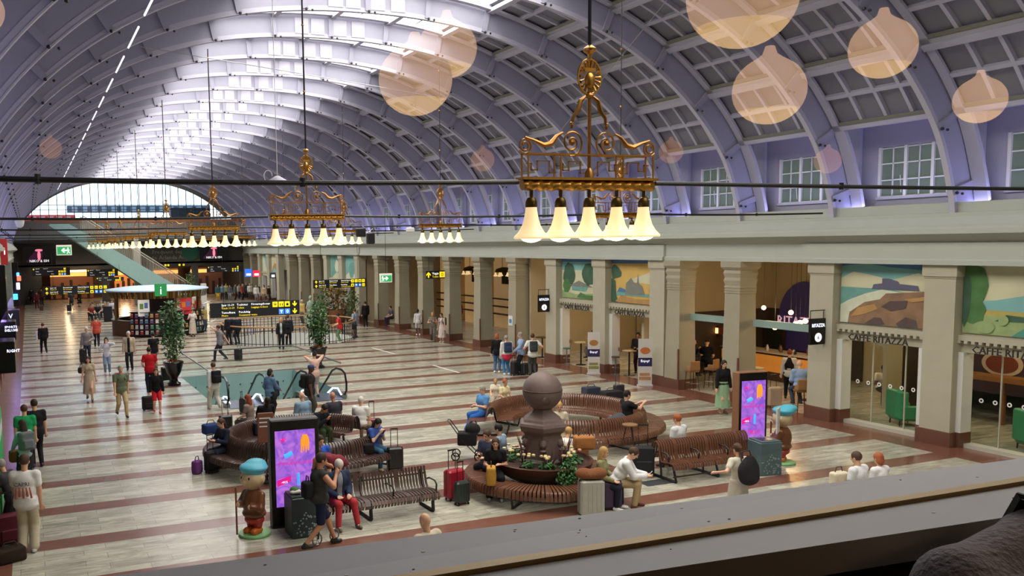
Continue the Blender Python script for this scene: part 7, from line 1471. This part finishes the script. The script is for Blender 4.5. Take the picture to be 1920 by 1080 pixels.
# hanging shop signs
def blade(px, py, label):
    Y_, z = OX(px, py, XR - .25); r = empty('hanging_sign', (XR - .3, Y_, z), 0, label, 'sign', 'black hanging cafe signs'); g = MB(); g.rbox((-.3, -.05, -.42), (.3, .05, .38), .01); g.build('panel', W_['black'], r, smooth=False); g = MB(); g.tube([(-.28, 0, .38), (-.28, 0, .62), (.34, 0, .62)], .015, 4); g.tube([(.25, 0, .38), (.25, 0, .62)], .015, 4); g.tube([(.34, 0, .7), (.34, 0, -.4)], .02, 4); g.build('bracket', W_['dark'], r)
    text('lettering', 'RITAZZA', .15, M('glow_blue_white', '#d8e4ff', .5, emit=2.0), r, (-.27, -.06, .12), (PI / 2, 0, 0), .003, sx=.85); g = MB(); g.lathe([(.001, 0), (.14, 0), (.14, .006), (.001, .006)], 20); o = g.build('disc', M('disc_white', '#e6e8ee', .5, emit=.8), r); o.location = (0, -.055, -.2); o.rotation_euler = (PI / 2, 0, 0); text('cup_mark', '6', .18, W_['black'], r, (-.05, -.065, -.26), (PI / 2, 0, 0), .002)
blade(1534, 620, 'black hanging cafe sign right of the open cafe bays'); blade(1021, 568, 'small black hanging cafe sign left of the lake painting')
# interior dressing
y_, z_ = OX(1508, 560, 29.8); g = MB(); pts = [(29.85, y_ + 1.35 * math.cos(t), 2.3 + 1.5 * max(0, math.sin(t))) for t in np.linspace(0, PI, 20)]; g.add([(29.85, y_ + 1.35, .9)] + pts + [(29.85, y_ - 1.35, .9)], [tuple(range(22))]); o = g.build('arched_mural', M('mural_violet', '#3a3058', .6, emit=.12, noise=.5, nscale=.8), smooth=False); tag(o, 'violet arched picture with lettering on the cafe back wall', 'picture'); text('lettering', 'RITAZZA', .62, M('letters_pink', '#e8b8c8', .5, emit=.5), o, (29.8, y_ + 1.4, 1.9), (PI / 2, 0, -PI / 2), .01, sx=.9)
r = empty('cafe_counter', (27.2, 26.5, 0), 0, 'cafe counter with glowing orange front and cups on top', 'counter'); g = MB(); g.box((0, -1.9, 0), (.8, 2.4, 1.08)); g.build('body', M('counter_dark', '#4a3020', .5), r, smooth=False); g = MB(); g.box((-.03, -1.9, .35), (0, 2.6, 1.0)); g.build('front', M('counter_orange', '#b8742c', .5, emit=.4, noise=.3, nscale=2), r, smooth=False); g = MB(); g.box((-.08, -1.95, 1.08), (.85, 2.65, 1.13)); g.build('worktop', M('worktop', '#b8aa94', .4), r, smooth=False)
g = MB(); R = random.Random(2)
r2 = None
for i in range(12):
    g = MB(); hh = R.uniform(.12, .32); g.lathe([(.05, 0), (.06, hh * .6), (.03, hh * .8), (.03, hh)], 10); o = g.build('bottle' if i % 2 else 'glass_jar', M('bottle%d' % (i % 3), ['#c9c2b4', '#6a4a30', '#2a2a2a'][i % 3], .3), loc=(27.4 + .3 * (i % 2), 24.8 + i * .34, 1.13)); tag(o, 'small jar or bottle standing on the cafe counter', 'bottle', 'jars and bottles on the cafe counter')
y_, z_ = OX(1330, 618, 27.0); r = empty('neon_sign', (27.0, y_, z_), 0, 'glowing orange sign hanging over the bar', 'sign'); g = MB(); g.rbox((-.1, -.75, -.2), (.1, .75, .2), .05); g.build('housing', M('neon_case', '#6a2a14', .5), r); g = MB(); g.box((-.13, -.62, -.1), (-.1, .62, .12)); g.build('tube_light', M('neon_orange', '#ffb060', .5, emit=4.0), r); g = MB(); g.tube([(0, 0, .2), (0, 0, 4.86 - z_)], .01, 4); g.build('hanger', W_['dark'], r)
y_, z_ = OX(1454, 642, 29.5); g = MB(); g.box((29.4, y_ - .55, z_ - .75), (29.5, y_ + .55, z_ + .75)); g.box((29.39, y_ - .45, z_ - .65), (29.4, y_ + .45, z_ + .65), 1); tag(g.build('menu_board', [woodleg, M('chalkboard', '#20221e', .7, noise=.4, nscale=20)], smooth=False), 'black menu board on the cafe back wall', 'board')
wbulb = M('warm_bulb', '#ffdca0', .4, emit=14.0, ecol='#ffc070')
def point(loc, e, col=(1, .72, .42), rr=.45):
    l = D.lights.new('added_fill_light', 'POINT'); l.energy = e; l.color = col; l.specular_factor = 0; l.shadow_soft_size = rr; o = D.objects.new('added_fill_light', l); C.objects.link(o); o.location = loc
for i, (px, py, X_) in enumerate(((1453, 614, 25.5), (1483, 586, 26), (1492, 607, 25), (1500, 605, 24.6), (1510, 602, 24.8), (1310, 607, 26.5), (1432, 577, 27.5), (690, 533, 26), (733, 545, 26))):
    Y_, z = OX(px, py, X_); o = empty('bulb_lamp', (X_, Y_, z), 0, 'bare warm bulb hanging in the cafe, ' + ['left of the menu board', 'below the arched picture', 'first of the cluster by the hanging sign', 'second of the cluster by the hanging sign', 'third of the cluster by the hanging sign', 'above the barman', 'high beside the column', 'in the far shop opening', 'beside the red far shop sign'][i], 'lamp'); g = MB(); g.ball((0, 0, 0), .09, 10); g.build('bulb', wbulb, o); g = MB(); g.tube([(0, 0, .08), (0, 0, 4.86 - z)], .008, 4); g.build('cord', W_['dark'], o)
for p, e in (((25.5, 24.5, 3.0), 90), ((26, 21.8, 3.2), 60), ((26.2, 30.5, 3.0), 110), ((26, 34, 3.0), 70), ((25.5, 17.0, 3.4), 130), ((25.5, 13.5, 3.4), 130), ((10, 103, 3), 260), ((4, 103, 3), 160), ((19, 103, 3), 160)): point(p, e)  # lamps without fixtures, added to brighten the cafe bays and far passage
# poster and shelf in the bay at the right edge
y_, z_ = OX(1880, 682, 27.5); r = empty('food_poster', (27.5, y_, z_), 0, 'large poster of a bowl of beans on the cafe wall at the right edge', 'poster'); g = MB(); g.box((0, -2.2, -.95), (.05, 2.2, .95)); g.build('panel', M('poster_brown', '#3a2630', .6, noise=.4, nscale=1.2), r, smooth=False); g = MB(); g.lathe([(.001, 0), (.62, 0), (.62, .02), (.001, .02)], 28); o = g.build('bowl', M('bowl_pale', '#b8a08c', .6), r); o.rotation_euler = (0, -PI / 2, 0); o.location = (-.01, 0, 0); o.scale = (.62, 1, 1); g = MB(); g.lathe([(.001, 0), (.48, 0), (.48, .02), (.001, .02)], 28); o = g.build('beans', M('beans', '#6a2f1a', .6, noise=.5, nscale=14), r); o.rotation_euler = (0, -PI / 2, 0); o.location = (-.03, 0, 0); o.scale = (.6, 1, 1)
y_, z_ = OX(1880, 712, 26.5); g = MB(); g.box((26.4, y_ - 3, z_ - .08), (26.9, y_ + 1.3, z_ + .08)); [g.box((26.6, y_ + q, 0), (26.7, y_ + q + .1, z_)) for q in (-2.5, 0, 1.1)]; tag(g.build('high_bar_table', M('bar_wood', '#8a5a30', .5, noise=.2, nscale=4), smooth=False), 'long wooden bar table below the bean poster', 'table')
y_, z_ = U(1905, 850); r = empty('plush_bag', (24.0, 13.55, 0), 0, 'lime green and pink bag on the floor at the right edge', 'bag'); soft('bag_body', [ell((0, 0, .2), (.2, .2, .2))], fab('#c8304c'), r, .02); soft('bag_flap', [ell((0, 0, .45), (.24, .24, .1)), ell((.05, .1, .55), (.18, .18, .07))], fab('#a8b83a'), r, .02)
g = MB(); g.box((29.0, 17.5, 0), (29.4, 20.4, 4.5)); tag(g.build('green_curtain', M('curtain', '#2a3a2a', .8, noise=.4, nscale=2), smooth=False), 'dark green hanging at the back of the glazed bay', 'curtain')
# dark doors in the aisle back wall
for i, y in enumerate((38.6 - 1.9, 42.3 - 1.9, 46.1 - 1.9)):
    g = MB(); g.box((29.7, y + 1.2, 0), (30.0, y + 3.1, 3.1)); g.box((29.65, y + 1.1, 0), (29.9, y + 1.2, 3.2), 1); g.box((29.65, y + 3.1, 0), (29.9, y + 3.2, 3.2), 1); S(g.build('door_%d' % (i + 1), [M('door_brown', '#2c1c14', .5), W_['plaster']], smooth=False))
for (y0, y1, c, lb) in ((49, 52, '#9a7a52', 'warm lit shop with pictures in the colonnade, nearer'), (53.2, 56.2, '#a88455', 'warm lit shop with a red sign in the colonnade'), (57.2, 60.2, '#b08c5c', 'warm lit shop in the colonnade, farthest')):
    r = empty('shop_interior', (28.5, (y0 + y1) / 2, 0), 0, lb, 'shop', 'lit shops behind the columns'); h_ = (y1 - y0) / 2; g = MB(); g.box((.5, -h_, 0), (.6, h_, 4.6)); g.build('back_panel', M('glowing_shopwall' + c[1:], c, .7, emit=.45, noise=.3, nscale=1), r, smooth=False); g = MB(); [g.box((0, -h_ + .3, z), (.4, h_ - .3, z + .06)) for z in (.9, 1.4, 1.9)]; g.build('shelf', woodleg, r, smooth=False); g = MB(); g.box((.42, -.6, 2.9), (.48, .3, 4.0)); g.build('picture', M('dark_picture', '#2a1a14', .6, noise=.5, nscale=3), r, smooth=False)  # back panel emits light itself in place of shop lamps
g = MB(); y_, z_ = OX(733, 542, 25.5); g.box((25.4, y_ - .25, z_ - .9), (25.5, y_ + .25, z_ + .7)); tag(g.build('vertical_sign', M('vs_red', '#e0402a', .5, emit=1.2), smooth=False), 'upright red glowing sign between two columns', 'sign')
g = MB(); y_, z_ = OX(958, 600, XR - .02); g.box((XR - .05, y_ - .2, z_ - .28), (XR - .02, y_ + .2, z_ + .22)); g.box((XR - .055, y_ - .12, z_ - .15), (XR - .05, y_ + .12, z_ + .05), 1); tag(g.build('notice', [W_['white'], M('notice_blue', '#5a86b8', .6)], smooth=False), 'white notice taped to a stone column', 'notice')
# ================================================================ distant crowd
rr = random.Random(11)
crowd = [(409, 564, '#3f6068', '#c8a02a', 'teal top and yellow trousers'), (417, 563, '#7fa0b0', '#2a2c34', 'pale blue top, second from the left'), (424, 562, '#c8bc7a', '#3a3c40', 'yellow vest'), (432, 563, '#5a6068', '#8a8f98', 'grey outfit'), (441, 563, '#5f6f70', '#2a2c30', 'slate coat'), (448, 560, '#d8d2c8', '#2f333a', 'white blouse'), (455, 563, '#a8483f', '#1d1e22', 'brick red jacket'), (462, 560, '#3a4452', '#20242a', 'navy hooded top'), (469, 562, '#dedbd4', '#4a4a4c', 'white t-shirt beside the red jacket'), (481, 566, '#e8e8ea', '#8a8a90', 'white printed shirt in front'), (489, 562, '#2a2228', '#a0aab0', 'white cap and dark jacket'), (496, 567, '#c0a888', '#7a6a58', 'tan coat'), (504, 567, '#3a2c2c', '#4a3c38', 'dark brown top'), (511, 562, '#e0dcd6', '#5a5a5c', 'white shawl'), (526, 565, '#d0c8b8', '#6a6458', 'cream jacket'), (546, 566, '#26222a', '#d8d4cc', 'dark coat over white')]
for x, y, c, b, d in crowd: person('distant person in the far crowd wearing ' + d, U(x, y), rad(rr.uniform(120, 240)), H=rr.uniform(1.62, 1.82), top=('long', c), bot=('trousers', b), hair=(rr.choice(('short', 'long')), rr.choice(('dbrown', 'brown', 'blond', 'black'))), det=0, group='people in the far crowd')
for x, y, c, d in ((568, 606, '#c8b06a', 'white hair seated left in the garden cafe'), (583, 602, '#a8c0c8', 'long blonde hair and pale blue top in the garden cafe'), (625, 600, '#8fb4c4', 'pale blue cardigan in the garden cafe'), (643, 604, '#dcd6cc', 'white blouse at the right of the garden cafe'), (654, 606, '#8a7a70', 'dark hair by the right end of the railing'), (540, 606, '#b8a898', 'beige top behind the big dark sign')):
    X_, Y_ = U(x, y); person('person with ' + d, (X_, Y_), rad(rr.uniform(100, 250)), H=1.72, top=('t', c), bot=('trousers', '#5a5650'), hair=('long' if 'long' in d else 'short', 'white' if 'white hair' in d else 'blond' if 'blonde' in d else 'dbrown'), det=0, group='people in the garden cafe')
for i, (x, y, c, b, d) in enumerate(((176, 598, '#8a8c90', '#2a2c34', 'grey shirt'), (184, 600, '#23262c', '#5a5f68', 'black shirt in front'), (192, 594, '#b8c4c0', '#4a4c50', 'pale green shirt'), (199, 596, '#a86a58', '#3a3c40', 'salmon top'), (205, 598, '#5f7aa8', '#2f333a', 'blue shirt'), (171, 602, '#7a3028', '#30303a', 'dark red cap and top'), (210, 592, '#c8ccd8', '#6a6a70', 'white shirt at the right'))):
    X_, Y_ = U(x, y); person('person sitting left of the kiosk in a ' + d, (X_, Y_), rad(rr.uniform(120, 230)), pose='sit', H=1.74, top=('t', c), bot=('trousers', b), hair=('short', rr.choice(('dbrown', 'brown', 'grey'))), det=0, group='people seated left of the kiosk')
    stool(X_, Y_, 0, 'plain low seat under the person in a ' + d, W_['dark'], .43, False, 'seats left of the kiosk')
P('traveller in dark red walking away far down the left aisle', U(70, 580), 5, H=1.75, pose='walk', top=('long', '#5a2028'), bot=('trousers', '#5a2028'), hair=('short', 'brown'), det=0); P('traveller in black walking away at the far left', U(60, 572), 5, H=1.74, pose='walk', top=('long', '#1c1a20'), bot=('trousers', '#2a1a20'), hair=('short', 'dbrown'), det=0); P('tall traveller in brown walking away at the far left', U(79, 574), 5, H=1.86, top=('long', '#4a3428'), bot=('trousers', '#2f2a28'), hair=('short', 'dbrown'), det=0)
suitcase(U(53, 572), 0, .6, '#1c1a1c', 'small dark suitcase at the far left of the aisle', .3); suitcase(U(78, 583), 0, .5, '#5a3038', 'wine red suitcase far down the left aisle', .3)
P('man in a dark shirt and shorts walking away with a suitcase far off', U(135, 583), 10, H=1.82, pose='walk', top=('t', '#2a2c32'), bot=('shorts', '#5a5a58'), hair=('short', 'brown'), det=0); suitcase(U(130, 584), 0, .62, '#1f2024', 'black suitcase of the man in shorts far off', .4)
P('person in a long dark coat standing far off in the left aisle', U(149, 575), 100, H=1.72, fem=True, top=('long', '#26242a'), bot=('skirt', '#26242a'), hair=('short', 'dbrown'), det=0)
g = MB(); x, y = U(204, 603); g.rbox((x - .35, y, 0), (x + .3, y + .3, 1.2), .02); tag(g.build('dark_cabinet', W_['dark']), 'dark cabinet beside the seated people left of the kiosk', 'cabinet')
# white tape marks on the floor
for (a, b, lb) in (((697, 652), (741, 664), 'left'), ((812, 685), (861, 699), 'right')):
    p, q = U(*a), U(*b); g = MB(); d = Vector((q[0] - p[0], q[1] - p[1], 0)); n_ = Vector((-d.y, d.x, 0)).normalized() * .06; P3 = [Vector((p[0], p[1], .004)) - n_, Vector((q[0], q[1], .004)) - n_, Vector((q[0], q[1], .004)) + n_, Vector((p[0], p[1], .004)) + n_]; g.add([tuple(v) for v in P3], [(0, 1, 2, 3)]); tag(g.build('floor_tape', W_['white'], smooth=False), 'white tape line on the open floor, %s one' % lb, 'tape')

g = MB(); g.box((29.88, 9, 0), (29.96, 20.2, 4.84)); g.box((29.88, 24.6, 0), (29.96, 29.2, 2.6)); g.box((26.5, 20.22, 0), (29.9, 20.28, 2.6)); g.box((25.5, 29.16, 0), (29.9, 29.26, 2.6)); S(g.build('wall_cafe_panelling', M('panelling', '#40342a', .7, noise=.35, nscale=1.2), smooth=False))
g = MB(); g.box((23.3, 9, 4.78), (29.9, 20.2, 4.84)); S(g.build('ceiling_cafe_bay', W_['room'], smooth=False))
# ================================================================ light
w = D.worlds.new('sky'); bpy.context.scene.world = w; w.use_nodes = True
w.node_tree.nodes['Background'].inputs[0].default_value = (.75, .88, 1.0, 1); w.node_tree.nodes['Background'].inputs[1].default_value = 3.0
sc = bpy.context.scene
sc.view_settings.view_transform = 'Standard'; sc.view_settings.look = 'None'; sc.view_settings.gamma = 1; sc.view_settings.use_curve_mapping = False
sc.view_settings.exposure = 0.42
sc.cycles.max_bounces = 8; sc.cycles.diffuse_bounces = 4; sc.cycles.glossy_bounces = 3; sc.cycles.transparent_max_bounces = 12; sc.cycles.sample_clamp_indirect = 6
sc.cycles.use_denoising = True
